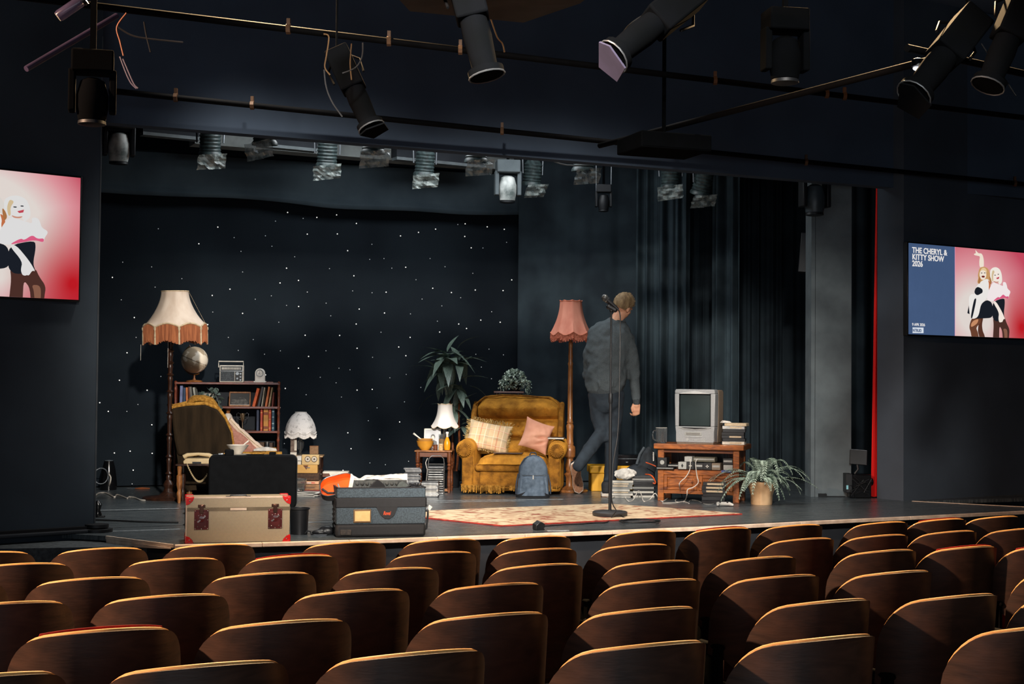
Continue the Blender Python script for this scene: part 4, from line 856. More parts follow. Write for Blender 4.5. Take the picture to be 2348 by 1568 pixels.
def leafmesh(L, W, bend=.25, n=5, fold=.15):
    m = MB(); pts = []
    for i in range(n + 1):
        u = i / n; w = W * math.sin(PI * min(1, u ** .8 * .97 + .02)) ; z = -bend * L * u * u; pts.append([(-w, L * u, z + fold * w), (0, L * u, z), (w, L * u, z + fold * w)])
    vs = [p for r in pts for p in r]; fs = []
    for i in range(n):
        for j in range(2): a = i * 3 + j; fs.append((a, a + 1, a + 4, a + 3))
    N = len(vs); vs2 = vs + [(x, y, z - .0012) for x, y, z in vs]; fs2 = fs + [tuple(q + N for q in f[::-1]) for f in fs]; m.add(vs2, fs2); return m
rnd = random.Random(4); lm = None
for i in range(52):
    if lm is None: o = obj('leaf', leafmesh(.05, .024, .35), M_leafg, t); lm = o.data
    else: o = bpy.data.objects.new('leaf', lm); C.objects.link(o); o.parent = t
    if i < 22: a = rnd.uniform(0, 6.28); o.location = (.04 * math.cos(a) + rnd.uniform(-.05, .06), .03 * math.sin(a) - .03, .11 + rnd.uniform(-.02, .06))
    else: u = (i - 22) / 30; o.location = (.06 + .08 * u ** .5 + rnd.uniform(-.035, .03), -.09 + rnd.uniform(-.02, .02), .12 - .33 * u)
    o.rotation_euler = (rnd.uniform(-1.4, .2), rnd.uniform(-.6, .6), rnd.uniform(0, 6.28)); sc = rnd.uniform(.7, 1.25); o.scale = (sc, sc, sc)
obj('stem', MB().tube([(.03, -.02, .12), (.08, -.09, .12), (.12, -.09, .0), (.14, -.09, -.2)], .002, 5), M_leafg, t)
# on top: globe, radio, clock
t = thing('globe', 'desk globe with antique map on a round wooden foot on top of the bookcase', 'globe', inb(bx(441), zs[4] + .02, .12), -20)
obj('foot', MB().lathe([(0, 0), (.072, 0), (.075, .008), (.06, .016), (.015, .02), (.008, .04), (.01, .055), (.004, .07), (0, .07)], 24), W_lamp, t)
Rg = .121
def globe_mat():
    m = mat('antique_map', (236, 222, 200), .4, col2=(176, 156, 130), scale=8, contrast=(.49, .53)); return m
g = obj('sphere', MB().sph((0, 0, 0), Rg, 32, 20), globe_mat(), t); g.location = (0, 0, .20); g.rotation_euler = (0, rad(23), .4)
obj('equator_line', MB().tube([(Rg * 1.003 * math.cos(a * PI / 24), Rg * 1.003 * math.sin(a * PI / 24), 0) for a in range(49)], .0012, 4), W_dark, g)
obj('meridian_arm', MB().tube([((Rg + .012) * math.cos(rad(a)), 0, .20 + (Rg + .012) * math.sin(rad(a))) for a in range(113, 294, 9)], .005, 6), M_brass, t)
obj('pivot_cap', MB().cyl((-.049, 0, .318), (-.056, 0, .335), .008, .006, 10), W_dark, t)
t = thing('radio', 'retro white-framed portable radio with carry handle on the bookcase', 'radio', inb(bx(525), zs[4] + .02, .10), 3)
w, h, d = .215, .155, .07
obj('case', MB().bb(-w / 2, w / 2, 0, d, 0, h), M_offw, t, bevel=.006)
obj('speaker_grille', MB().bb(-w / 2 + .01, .03, -.003, .002, .01, .098), mat('grille_cloth', (74, 80, 84), .8, col2=(40, 44, 48), scale=160), t, smooth=False)
obj('tuner_panel', MB().bb(.034, w / 2 - .008, -.003, .002, .01, .098), mat('tuner_dark', (44, 46, 48), .4), t, smooth=False)
obj('dial_strip', MB().bb(-w / 2 + .01, w / 2 - .008, -.003, .002, .106, .146), mat('dial_dark', (60, 64, 66), .4), t, smooth=False)
m = MB()
for i in range(13): m.bb(-.085 + i * .0135, -.082 + i * .0135 + .004, -.0045, -.003, .116, .136)
obj('dial_marks', m, M_offw, t, smooth=False)
obj('chrome_strip', MB().bb(-w / 2, w / 2, -.005, .0, .099, .105), M_silver, t)
for (x, z, r) in ((.056, .08, .017), (.056, .035, .010), (.085, .078, .009), (.085, .05, .009), (.085, .022, .009)): obj('knob', MB().cyl((x, -.016, z), (x, -.002, z), r * .85, r, 16), M_silver, t)
obj('carry_handle', MB().tube([(-w / 2 - .012, .03, .135), (-w / 2 - .012, .03, .19), (w / 2 - .004, .03, .19), (w / 2 - .004, .03, .13)], .0055, 8), M_offw, t)
t = thing('mantel_clock', 'small white arched mantel clock on the right of the bookcase top', 'clock', inb(bx(590), zs[4] + .02, .10), 3)
arch = [(-.045, .012), (.045, .012), (.045, .085)] + [(.045 * math.cos(a * PI / 12), .085 + .045 * math.sin(a * PI / 12)) for a in range(1, 12)] + [(-.045, .085)]
obj('case', MB().prism(arch, 0, .045), mat('white_china', (218, 214, 206), .35, col2=(196, 190, 182), scale=20), t, bevel=.004)
obj('plinth', MB().bb(-.055, .055, -.008, .055, 0, .014), MATS['white_china'], t, bevel=.003)
d_ = obj('dial', MB().cyl((0, -.004, .085), (0, .001, .085), .030, .030, 28), M_paper, t)
obj('bezel', MB().tube([(.031 * math.cos(a * PI / 14), -.004, .085 + .031 * math.sin(a * PI / 14)) for a in range(29)], .0028, 6), M_steel, t)
obj('hand', MB().bb(-.001, .001, -.006, -.004, .083, .108).bb(-.012, .002, -.006, -.004, .084, .086), M_glossb, d_)
m = MB()
for i in range(12): a = i * PI / 6; m.box((.025 * math.cos(a), -.0045, .085 + .025 * math.sin(a)), (.003, .001, .003))
obj('hour_marks', m, M_glossb, d_)

# ================= armchairs =================
def chair_part(name, m, mt, t, vox=.014, soft=3): return obj(name, m, mt, t, remesh=vox, soft=soft)
AC = G(1168, 1134); 
t = thing('armchair', 'wide mustard velour armchair with buttoned back and rolled arms at stage centre', 'armchair', AC, -5)
# local: x across, y=0 front of the skirt, back at +.85
obj('base', MB().bb(-.36, .36, .02, .78, .03, .26), M_mustd, t, bevel=.02)
obj('footrest_panel', MB().bb(-.27, .30, -.012, .05, .05, .20), M_mustd, t, bevel=.015)
chair_part('front_rail', MB().cap((-.28, .0, .235), (.30, .0, .235), .035, .035, 10).bb(-.30, .32, -.015, .1, .205, .25), M_mustd, t, .012, 3)
def cush(u, v):
    x = -.285 + .60 * u; y = -.035 + .60 * v
    edge = (math.sin(PI * min(max(u, .0), 1)) ** .25) * (1 - max(0, (.12 - v) / .12) ** 2 * .9)
    return (x, y - .01 * math.sin(PI * u), .262 + .095 * edge + .012 * noise.noise((u * 5, v * 4, 1)))
obj('seat_cushion', MB().grid(cush, 26, 20, lambda u, v: Vector((0, .012 * (v < .01), -(cush(u, v)[2] - .262)))), M_must, t)
# buttoned back cushion
BX = [(-.20, .585), (.02, .585), (.235, .585), (-.09, .475), (.13, .475)]
def backf(u, v):
    x = -.365 + .76 * u; z = .33 + .535 * v
    c = 1 - max(0, abs(u - .5) - .42) / .08; zz = z
    if v > .8: zz = z - .09 * (max(0, abs(u - .5) * 2 - .72) / .28) ** 2 * ((v - .8) / .2)
    th = .10 * (max(0, math.sin(PI * min(1, max(0, u)))) ** .22)
    roll = .075 * math.exp(-((v - .80) / .13) ** 2) - .085 * math.exp(-((v - .595) / .045) ** 2) + .03 * math.exp(-((v - .44) / .08) ** 2) - .06 * math.exp(-((v - .27) / .035) ** 2)
    pit = 0
    for bx_, bz_ in BX:
        dd = math.hypot(x - bx_, (zz - bz_ - .0)); pit += .075 * math.exp(-(dd / .04) ** 2)
        pit += .018 * math.exp(-(abs(x - bx_) / .012)) * math.exp(-max(0, (zz - bz_)) / .08) * (zz > bz_)
    pit += .012 * abs(math.sin((x + .3) * 26 + 2 * noise.noise((x * 6, zz * 6, 0)))) * math.exp(-((v - .72) / .1) ** 2)
    wr = .020 * noise.noise((x * 12, zz * 9, 3)) + .010 * noise.noise((x * 34, zz * 20, 8))
    top = max(0, (v - .86) / .14) ** 2 * .09
    y = .62 - th - roll + pit + wr + .16 * v + top
    return (x, y, zz)
obj('back_cushion', MB().grid(backf, 76, 60, lambda u, v: Vector((0, max(.04, .80 + .05 * v - backf(u, v)[1]), 0))), M_must, t)
for bx_, bz_ in BX:
    u = (bx_ + .365) / .76; v = (bz_ - .33) / .535; p = backf(u, v); obj('button', MB().sph((bx_, p[1] - .002, p[2]), (.011, .006, .011), 10, 6), M_mustd, t)
obj('back_shell', MB().prism([(-.385, .05), (.41, .05), (.425, .72), (.418, .77), (.40, .805), (.36, .835), (.30, .855), (.15, .87), (-.12, .878), (-.26, .872), (-.32, .858), (-.36, .83), (-.382, .79), (-.392, .74)], .80, .87), M_mustd, t, bevel=.02)
top = [(-.385, .79, .60), (-.39, .75, .70), (-.385, .72, .79), (-.30, .72, .855), (-.15, .71, .872), (.1, .71, .868), (.30, .715, .85), (.385, .73, .78)]
obj('piping', MB().tube(top, .009, 6), M_mustd, t)
for s, xo in ((-1, -.395), (1, .42)):
    obj('wing', MB().at(rot=(0, 0, 0)).prism([(.46, .35), (.85, .3), (.87, .80), (.80, .815), (.60, .72), (.50, .55)], xo - .022, xo + .022, 'yz'), M_mustd, t, bevel=.018)
    xa = -.375 if s < 0 else .395
    a = MB().cap((xa + s * .025, .02, .395), (xa + s * .02, .62, .42), .085, .08, 16)
    a.bb(xa - .055, xa + .055, .01, .70, .03, .40)
    arm = chair_part('arm', a, M_must, t, .014, 4)
    # scroll front with gathered pleats
    sc = MB(); n = 22
    for i in range(n):
        a0 = 2 * PI * i / n; sc.cap((xa + s * .025 + .055 * math.cos(a0), -.058, .395 + .055 * math.sin(a0)), (xa + s * .025 + .026 * math.cos(a0), -.066, .395 + .026 * math.sin(a0)), .0075, .004, 5)
    obj('arm_pleats', sc, M_mustd, arm); obj('arm_scroll', MB().sph((xa + s * .025, -.058, .39), (.032, .012, .036), 14, 8), M_mustd, arm)
    obj('front_post', MB().bb(xa - .05, xa + .05, -.02, .05, .06, .34), M_mustd, t, bevel=.018)
m = MB(); rnd = random.Random(2)
for i in range(110):
    x = -.43 + .88 * i / 110
    if i > 44 and rnd.random() < .5: continue
    L = rnd.uniform(.055, .075) * (1 if i < 50 else .7); m.add([(x, -.032, .082), (x + .006, -.032, .082), (x + rnd.uniform(-.004, .008), -.036, .082 - L), (x + .005, -.028, .082 - L), (x + .003, -.026, .082)], [(0, 1, 3, 2), (1, 4, 3), (4, 0, 2, 3)])
o = obj('fringe', m, M_fleece, t); o['kind'] = 'stuff'
obj('fringe_band', MB().bb(-.43, .45, -.030, -.02, .078, .092), M_mustd, t)
def acl(x, y, z): return Matrix.Translation(AC) @ Matrix.Rotation(rad(-5), 4, 'Z') @ Vector((x, y, z))

def pillow_mesh(w, h, th, wr=.01, seed=0, creases=()):
    def side(sg):
        def f(u, v):
            a = 2 * u - 1; b = 2 * v - 1
            pin = 1 - .10 * (1 - abs(a) ** 2.2) * (abs(b) ** 3); pin2 = 1 - .10 * (1 - abs(b) ** 2.2) * (abs(a) ** 3)
            x = a * w / 2 * pin2; z = b * h / 2 * pin
            t_ = th * (max(0, 1 - a * a) ** .55) * (max(0, 1 - b * b) ** .55)
            n_ = wr * noise.noise((a * 3 + seed, b * 3, sg)) * (1 - max(abs(a), abs(b)) ** 4)
            cr = 0
            for (ca, cb, ang, amp) in creases:
                dx = a - ca; dz = b - cb; q = -dx * math.sin(ang) + dz * math.cos(ang); r = dx * math.cos(ang) + dz * math.sin(ang)
                cr += amp * math.exp(-(q / .085) ** 2) * math.exp(-(r / .38) ** 2)
            return (x, sg * (t_ + n_ - cr * (sg < 0)), z)
        return f
    m = MB(); m.grid(side(-1), 44, 44); m.grid(side(1), 30, 30); return m
M_tart = None
def tartan():
    m = bpy.data.materials.new('tartan_wool'); m.use_nodes = True; nt = m.node_tree; b = nt.nodes['Principled BSDF']; b.inputs['Roughness'].default_value = .9
    tc = nt.nodes.new('ShaderNodeTexCoord'); sx = nt.nodes.new('ShaderNodeSeparateXYZ'); nt.links.new(tc.outputs['Object'], sx.inputs[0])
    last = None; rgb = nt.nodes.new('ShaderNodeRGB'); rgb.outputs[0].default_value = (*srgb((214, 182, 142)), 1); last = rgb.outputs[0]
    for axis, per, off, wd, col, f in (('X', .16, .02, .16, (160, 150, 126), .38), ('Z', .15, .04, .16, (160, 150, 126), .35), ('X', .16, .075, .06, (196, 96, 66), .55), ('Z', .15, .10, .06, (196, 96, 66), .5), ('X', .08, .03, .05, (240, 226, 200), .8), ('Z', .075, .02, .05, (240, 226, 200), .7)):
        a = nt.nodes.new('ShaderNodeMath'); a.operation = 'ADD'; a.inputs[1].default_value = off + 5 * per; nt.links.new(sx.outputs[axis], a.inputs[0])
        d = nt.nodes.new('ShaderNodeMath'); d.operation = 'DIVIDE'; d.inputs[1].default_value = per; nt.links.new(a.outputs[0], d.inputs[0])
        fr = nt.nodes.new('ShaderNodeMath'); fr.operation = 'FRACT'; nt.links.new(d.outputs[0], fr.inputs[0])
        lt = nt.nodes.new('ShaderNodeMath'); lt.operation = 'LESS_THAN'; lt.inputs[1].default_value = wd; nt.links.new(fr.outputs[0], lt.inputs[0])
        mu = nt.nodes.new('ShaderNodeMath'); mu.operation = 'MULTIPLY'; mu.inputs[1].default_value = f; nt.links.new(lt.outputs[0], mu.inputs[0])
        mx = nt.nodes.new('ShaderNodeMixRGB'); mx.inputs[2].default_value = (*srgb(col), 1); nt.links.new(mu.outputs[0], mx.inputs[0]); nt.links.new(last, mx.inputs[1]); last = mx.outputs[0]
    nt.links.new(last, b.inputs['Base Color']); return m
M_tart = tartan()
p = acl(-.225, .31, .365)
t = thing('cushion', 'tartan wool cushion with fringed edge on the left of the centre armchair', 'cushion', p, 0)
c = obj('cover', pillow_mesh(.40, .28, .055, .012, 3), M_tart, t); c.location = (0, .0, .135); c.rotation_euler = (rad(-26), rad(10), rad(-6))
m = MB(); rnd = random.Random(8)
for i in range(150):
    u = i / 150 * 4; s = int(u); f = u - s; a, b = ((-1 + 2 * f, -1), (1, -1 + 2 * f), (1 - 2 * f, 1), (-1, 1 - 2 * f))[s]
    if s == 1 and f > .2: pass
    x, z = a * .185, b * .135; dx, dz = (a if abs(a) >= 1 else 0) * 1.0, (b if abs(b) >= 1 else 0) * 1.0
    L = rnd.uniform(.018, .038) * (1.0 if s in (2, 3) else .5); m.tube([(x * .98, 0, z * .98), (x + dx * L * .5 + rnd.uniform(-.01, .01), rnd.uniform(-.012, .006), z + dz * L * .5), (x + dx * L + rnd.uniform(-.012, .012), rnd.uniform(-.02, .01), z + dz * L)], .0035, 4)
o = obj('fringe', m, mat('fringe_wool', (196, 164, 104), .9, col2=(110, 88, 52), scale=30), c); o['kind'] = 'stuff'
p = acl(.205, .30, .362)
t = thing('cushion', 'plain salmon pink cushion on the right of the centre armchair', 'cushion', p, 0)
M_pc = mat('pink_cotton', (208, 152, 126), .85, col2=(188, 128, 104), scale=4, bump=.2, bscale=30)
c = obj('cover', pillow_mesh(.27, .29, .06, .012, 9, [(.3, -.1, .35, .022), (.3, -.5, .5, .022)]), M_pc, t); c.location = (0.01, 0, .15); c.rotation_euler = (rad(-18), rad(20), rad(8))
t = thing('tablet', 'thin dark tablet lying on the seat of the centre armchair', 'tablet', acl(-.02, .06, .362), -5)
obj('slab', MB().bb(-.13, .13, -.06, .09, 0, .007), mat('brown_tablet', (96, 72, 62), .35), t, bevel=.002); obj('glass', MB().bb(-.12, .12, -.05, .08, .007, .0085), M_glossb, t)
t = thing('notebook', 'black notebook lying on the right arm of the centre armchair', 'book', acl(.405, .12, .492), -5)
obj('cover', MB().bb(-.075, .075, -.06, .12, 0, .003).bb(-.075, .075, -.06, .12, .013, .016), M_plasb, t); obj('pages', MB().bb(-.072, .07, -.057, .117, .003, .013), M_offw, t)

# ---- backpack ----
M_bag = mat('blue_grey_canvas', (104, 118, 134), .85, col2=(84, 98, 114), scale=30, bump=.2, bscale=300)
M_bag2 = mat('dark_canvas', (58, 66, 78), .85, scale=30)
p = G(1222, 1140)
t = thing('backpack', 'blue-grey canvas backpack leaning on the right front of the centre armchair', 'backpack', p, 4)
def bagf(sg, w, h, d, topr=.62):
    def f(u, v):
        a = 2 * u - 1; zz = v; ww = w * (1 - .18 * v) * (1 if v < topr else math.sqrt(max(0, 1 - ((v - topr) / (1 - topr)) ** 2)) * .98 + .02)
        dd = d * (max(0, 1 - abs(a) ** 3) ** .5) * (1 - .3 * v) * (1 if v < .85 else math.sqrt(max(0, 1 - ((v - .85) / .15) ** 2)))
        dd += .007 * noise.noise((a * 3, v * 5, sg + 2)) * (1 if dd > .02 else 0)
        return (a * ww, sg * dd, h * v)
    return f
m = MB(); m.grid(bagf(-1, .142, .37, .085), 22, 26); m.grid(bagf(1, .142, .37, .06), 22, 26); b = obj('main_body', m, M_bag, t)
def pock(u, v):
    a = 2 * u - 1; ww = .125 * (1 - .16 * v); dd = .108 * (max(0, 1 - abs(a) ** 4) ** .5) * (1 - .1 * v) * (1 if v < .9 else (1 - (v - .9) * 5)); dd += .012 * noise.noise((a * 4, v * 4, 7)) - .010 * math.exp(-((v - .5 - .35 * a) / .13) ** 2)
    return (a * ww, -max(.06, dd), .02 + .175 * v)
pk = obj('front_pocket', MB().grid(pock, 22, 18, (0, .035, 0)), M_bag, t)
obj('bottom_panel', MB().grid(lambda u, v: ((2 * u - 1) * .146, -.092 * (max(0, 1 - abs(2 * u - 1) ** 3.5) ** .5) - .002, .075 * v * (1 - .9 * abs(abs(2 * u - 1) - .2))), 18, 6, (0, .03, 0)), mat('black_canvas', (30, 32, 36), .8), t)
obj('zip', MB().tube([(-.105, -.103, .198), (0, -.115, .194), (.105, -.103, .198)], .003, 5), M_plasb, pk)
obj('zip_pull', MB().bb(-.014, -.006, -.122, -.118, .165, .197), M_offw, pk)
obj('zip', MB().tube([(-.128, -.03, .17), (-.12, -.045, .27), (-.08, -.04, .335), (-.02, -.03, .36), (.05, -.025, .355)], .006, 6), M_bag2, b)
obj('grab_handle', MB().tube([(-.03, .02, .36), (-.02, .02, .385), (.02, .02, .385), (.03, .02, .36)], .006, 6), M_bag2, t)
for s in (-1, 1): obj('side_strap', MB().tube([(s * .13, .02, .2), (s * .148, -.02, .12), (s * .15, -.03, .03)], .006, 5), M_bag2, t)

# ---- wing armchair on the left, shade put into its cover colour, seen from behind ----
WC = G(515, 1134)
t = thing('wing_armchair', 'wing armchair seen from behind, shade-darkened back with mustard edges, by the bookcase', 'armchair', WC, 103)
# local: faces -Y; x=+ is camera side after the turn... near side is x=-
fr = MB(); 
obj('base', MB().bb(-.34, .34, -.38, .34, .10, .30), M_mustsh, t, bevel=.03)
def tback(u, v):
    a = 2 * u - 1; z = .07 + .67 * v; w = .375 + .015 * v; zz = z + .03 * math.cos(a * 1.5) * v - .06 * max(0, abs(a) - .75) / .25 * max(0, v - .85) / .15
    return (a * w, .37 + .08 * v + .02 * math.cos(a * 1.57), zz)
obj('back_panel', MB().grid(tback, 20, 20, lambda u, v: Vector((0, -.13, 0))), M_mustsh, t)
for s in (-1, 1):
    xx = s * .38
    obj('wing', MB().prism([(.40, .36), (-.06, .36), (-.035, .55), (.02, .67), (.08, .745), (.18, .785), (.34, .775), (.46, .75), (.43, .50)], xx - .03, xx + .03, 'yz'), M_mustsh, t, bevel=.02)
    obj('wing_edge', MB().tube([(xx, -.06, .42), (xx, -.035, .56), (xx, .02, .68), (xx, .075, .755), (xx, .18, .795), (xx, .34, .785), (xx, .47, .755)], [.010, .014, .016, .017, .017, .016, .014], 8), M_fleece, t)
    arm = chair_part('arm', MB().cap((xx, -.40, .32), (xx, .2, .33), .05, .05, 12).bb(xx - .04, xx + .04, -.40, .34, .12, .34), M_mustsh, t, .016, 2)
    obj('arm_pad', MB().grid(lambda u, v: (xx + .055 * math.sin((u - .5) * 2.6), -.46 + .50 * v, .328 + .052 * math.cos((u - .5) * 2.6)), 8, 8, (0, 0, .010)), M_fleece, t)
    obj('leg', MB().lathe([(.02, 0), (.018, .02), (.028, .05), (.022, .07), (.03, .10), (0, .10)], 12, (s * .30, -.33, 0)), W_lamp, t)
    obj('leg', MB().lathe([(.02, 0), (.018, .02), (.028, .05), (.022, .07), (.03, .10), (0, .10)], 12, (s * .30, .30, 0)), W_lamp, t)
obj('seat_cushion', MB().box((0, -.06, .315), (.60, .64, .09)), M_fleece, t, bevel=.035)
obj('top_edge', MB().tube([(a * .38, .455 + .02 * math.cos(a * 1.5), .745 + .03 * math.cos(a * 1.5) - .04 * max(0, abs(a) - .8) / .2) for a in [q / 8 - 1 for q in range(17)]], .022, 8), M_fleece, t)
def wcl(x, y, z): return Matrix.Translation(WC) @ Matrix.Rotation(rad(103), 4, 'Z') @ Vector((x, y, z))
t = thing('throw', 'folded mustard fleece throw draped over the top of the wing armchair', 'blanket', (0, 0, 0))
p0 = P(434, 925, WC.y - .0)
def thr(u, v):
    pts = [(428, 938), (430, 917), (443, 905), (468, 905), (488, 912), (501, 928), (505, 960), (508, 990)]
    q = u * (len(pts) - 1); i = min(int(q), len(pts) - 2); f = q - i
    x = pts[i][0] * (1 - f) + pts[i + 1][0] * f; y = pts[i][1] * (1 - f) + pts[i + 1][1] * f
    w = P(x, y, WC.y + .04 - .34 * (v - .5) + .02 * noise.noise((u * 4, v * 3, 0)))
    return (w.x + .0, w.y, w.z + .012 * noise.noise((u * 5, v * 4, 9)) - .03 * abs(v - .5))
obj('fleece', MB().grid(thr, 30, 14, (.008, 0, -.045)), M_fleece, t, subsurf=1)
t = thing('cushion', 'large dusty-pink cushion slumped in the wing armchair', 'cushion', P(548, 1017, WC.y + .0), 0)
M_dp = mat('dusty_pink_linen', (176, 124, 108), .9, col2=(156, 106, 92), scale=60, bump=.3, bscale=200)
c = obj('cover', pillow_mesh(.43, .30, .07, .01, 5), M_dp, t); c.rotation_euler = (rad(6), rad(42), rad(12)); c.location = (-.02, 0, -.03)
pts = [(-.215, -.03, .150), (-.1, -.012, .140), (.1, -.012, .140), (.215, -.03, .150)]
obj('pale_side', MB().grid(lambda u, v: ((-.205 + .41 * u), -.035 + .10 * v + .006 * noise.noise((u * 9, v * 4, 2)), .128 + .02 * math.sin(PI * v) + .012 * abs(2 * u - 1) ** 3 + .008 * noise.noise((u * 12, v * 3, 5))), 24, 8, (0, 0, -.02)), mat('pale_linen', (226, 200, 178), .9, scale=8), c)
obj('piping', MB().tube([(-.21, -.04, .148), (-.1, -.042, .134), (.1, -.042, .134), (.21, -.04, .148)], .004, 6), M_trim, c)
t = thing('open_book', 'open paperback lying face down on the arm of the wing armchair', 'book', P(608, 1032, WC.y - .02), 12)
obj('pages', MB().prism([(-.1, 0), (.09, 0), (.095, .012), (.02, .026), (-.06, .02), (-.1, .008)], -.07, .07), M_paper, t); obj('cover', MB().prism([(-.105, -.003), (.095, -.003), (.1, 0), (-.1, 0)], -.075, .075), M_offw, t)
# ================= phone table, cases at the stage edge =================
tp = G(452, 1151)
t = thing('telephone_table', 'small dark table with turned legs carrying the cream telephone', 'table', tp, 5)
obj('top', MB().bb(-.16, .16, -.13, .13, .300, .315), W_dark, t, bevel=.004)
for x in (-.13, .13):
    for y in (-.10, .10): obj('leg', MB().lathe([(.012, 0), (.016, .04), (.022, .08), (.014, .10), (.02, .13), (.024, .15), (.024, .22), (.015, .23), (.02, .30)], 12, (x, y, 0)), W_lamp if y < 0 else W_dark, t)
t = thing('telephone', 'cream push-button telephone with coiled cord left of the black case', 'telephone', Vector((tp.x + .01, tp.y - .03, S + .3155)), 5)
M_tel = mat('cream_plastic', (206, 182, 140), .4, col2=(190, 166, 124), scale=12)
obj('body', MB().prism([(-.105, 0), (.105, 0), (.11, .02), (.09, .042), (-.09, .042), (-.11, .02)], -.08, .09), M_tel, t, bevel=.005)
obj('handset', MB().tube([(-.115, -.0, .05), (-.085, 0, .068), (0, 0, .076), (.085, 0, .068), (.115, 0, .05)], [.02, .017, .012, .017, .02], 10), M_tel, t)
obj('keypad', MB().at((0, -.082, .0)).bb(-.035, .035, -.003, .0, .003, .018), M_plasb, t)
m = []; 
for i in range(150):
    u = i / 149; a = i * .9; c = Vector((-.075 + .16 * u, -.10, .0 - .16 * math.sin(PI * min(1, u * .75)) + .03 * u)); m.append(c + Vector((0, math.cos(a) * .009, math.sin(a) * .009)))
obj('coiled_cord', MB().tube(m, .0028, 4), M_tel, t)
CASETOP = G(580, 1165) + Vector((0, 0, 122 * G(580, 1165).y / 3261))
t = thing('cereal_bowl', 'white bowl with a spoon standing on top of the black case', 'bowl', CASETOP + Vector((-.13, .03, .0022)), 0)
obj('bowl', MB().lathe([(0, 0), (.03, 0), (.034, .008), (.075, .055), (.086, .072), (.080, .070), (.07, .055), (.03, .014), (0, .012)], 28), mat('white_china2', (216, 206, 192), .3), t)
obj('spoon', MB().tube([(.01, -.02, .035), (.055, -.01, .08), (.085, 0, .105)], [.006, .005, .007], 8), M_offw, t)
t = thing('saucer_tray', 'thin white tray under the bowl', 'tray', CASETOP + Vector((-.13, .03, .0006)), 0)
obj('tray', MB().lathe([(0, 0), (.10, 0), (.105, .0012), (0, .0012)], 24), M_offw, t)

# black rounded case
M_bcase = mat('black_hard_case', (13, 14, 16), .8, spec=.1, col2=(9, 10, 12), scale=20)
p = G(580, 1165)
t = thing('equipment_case', 'large black rounded equipment case standing upright behind the silver case', 'case', p, 6)
def rrect(w, h, r, n=6, z0=0):
    pts = []
    for cx, cz, a0 in ((w / 2 - r, z0 + r, -90), (w / 2 - r, z0 + h - r, 0), (-w / 2 + r, z0 + h - r, 90), (-w / 2 + r, z0 + r, 180)):
        for i in range(n + 1): a = rad(a0 + 90 * i / n); pts.append((cx + r * math.cos(a), cz + r * math.sin(a)))
    return pts
kk = 3261 / p.y; cw = 197 / kk; chh = 122 / kk
obj('shell', MB().prism(rrect(cw, chh, .045), -.09, .0), M_bcase, t, bevel=.012)
obj('shell', MB().prism(rrect(cw, chh, .045), .006, .10), M_bcase, t, bevel=.012)
obj('rim', MB().prism(rrect(cw + .006, chh + .004, .045), -.002, .008), M_metal, t)
obj('handle', MB().bb(-.215, -.145, -.088, -.062, chh - .01, chh + .045), M_bcase, t, bevel=.012)
obj('hinge_block', MB().bb(.12, .17, -.02, .03, chh - .01, chh + .022), M_bcase, t, bevel=.004)
obj('latch', MB().bb(-.27, -.23, -.03, .03, chh, chh + .012), M_silver, t, bevel=.003); obj('latch', MB().bb(-.06, .08, -.02, .03, chh, chh + .004), M_bcase, t, bevel=.001)

# silver patterned case
def weave_mat():
    m = bpy.data.materials.new('woven_vinyl'); m.use_nodes = True; nt = m.node_tree; b = nt.nodes['Principled BSDF']
    tc = nt.nodes.new('ShaderNodeTexCoord'); mp = nt.nodes.new('ShaderNodeMapping'); mp.inputs['Rotation'].default_value = (0, rad(45), rad(0)); mp.inputs['Scale'].default_value = (165, 0.001, 165)
    mp.inputs['Location'].default_value = (0, 0, 0)
    nt.links.new(tc.outputs['Object'], mp.inputs[0])
    v = nt.nodes.new('ShaderNodeTexVoronoi'); v.inputs['Scale'].default_value = 1.0; v.inputs['Randomness'].default_value = 0
    nt.links.new(mp.outputs[0], v.inputs['Vector'])
    r = nt.nodes.new('ShaderNodeValToRGB'); r.color_ramp.elements[0].position = .30; r.color_ramp.elements[0].color = (*srgb((206, 190, 156)), 1); r.color_ramp.elements[1].position = .50; r.color_ramp.elements[1].color = (*srgb((60, 46, 34)), 1)
    nt.links.new(v.outputs['Distance'], r.inputs[0]); nt.links.new(r.outputs[0], b.inputs['Base Color']); b.inputs['Roughness'].default_value = .45
    return m
M_weave = weave_mat()
M_redp = mat('red_lacquer', (200, 22, 20), .3, col2=(170, 14, 14), scale=20, coat=.3)
M_oxb = mat('oxblood_plate', (84, 26, 24), .3, col2=(60, 18, 18), scale=14, coat=.4)
c0, c1 = G(426, 1246), G(664, 1241.5)
d = c1 - c0; ang = math.degrees(math.atan2(d.y, d.x)); cw = d.length; ch = 104 * c0.y / 3261
cen = (c0 + c1) / 2
t = thing('flight_case', 'silver woven-pattern road case with red corners at the front edge of the stage', 'case', cen, ang)
dp = .22; hs = ch * .73
obj('lower_body', MB().bb(-cw / 2, cw / 2, 0, dp, 0, hs), M_weave, t, bevel=.004)
lid = obj('lid', MB().bb(-cw / 2, cw / 2, 0, dp, hs + .008, ch), M_weave, t, bevel=.004)
obj('joint_rail', MB().bb(-cw / 2 - .001, cw / 2 + .001, -.002, dp + .002, hs - .008, hs + .014), mat('bronze_rail', (128, 112, 88), .4, metal=.4), t)
obj('lid_rail', MB().bb(-cw / 2 - .002, cw / 2 + .002, -.003, .006, ch - .004, ch + .004), M_cream, t)
obj('corner_rail', MB().bb(-cw / 2 - .004, -cw / 2 + .004, -.004, .004, .01, ch), M_cream, t)
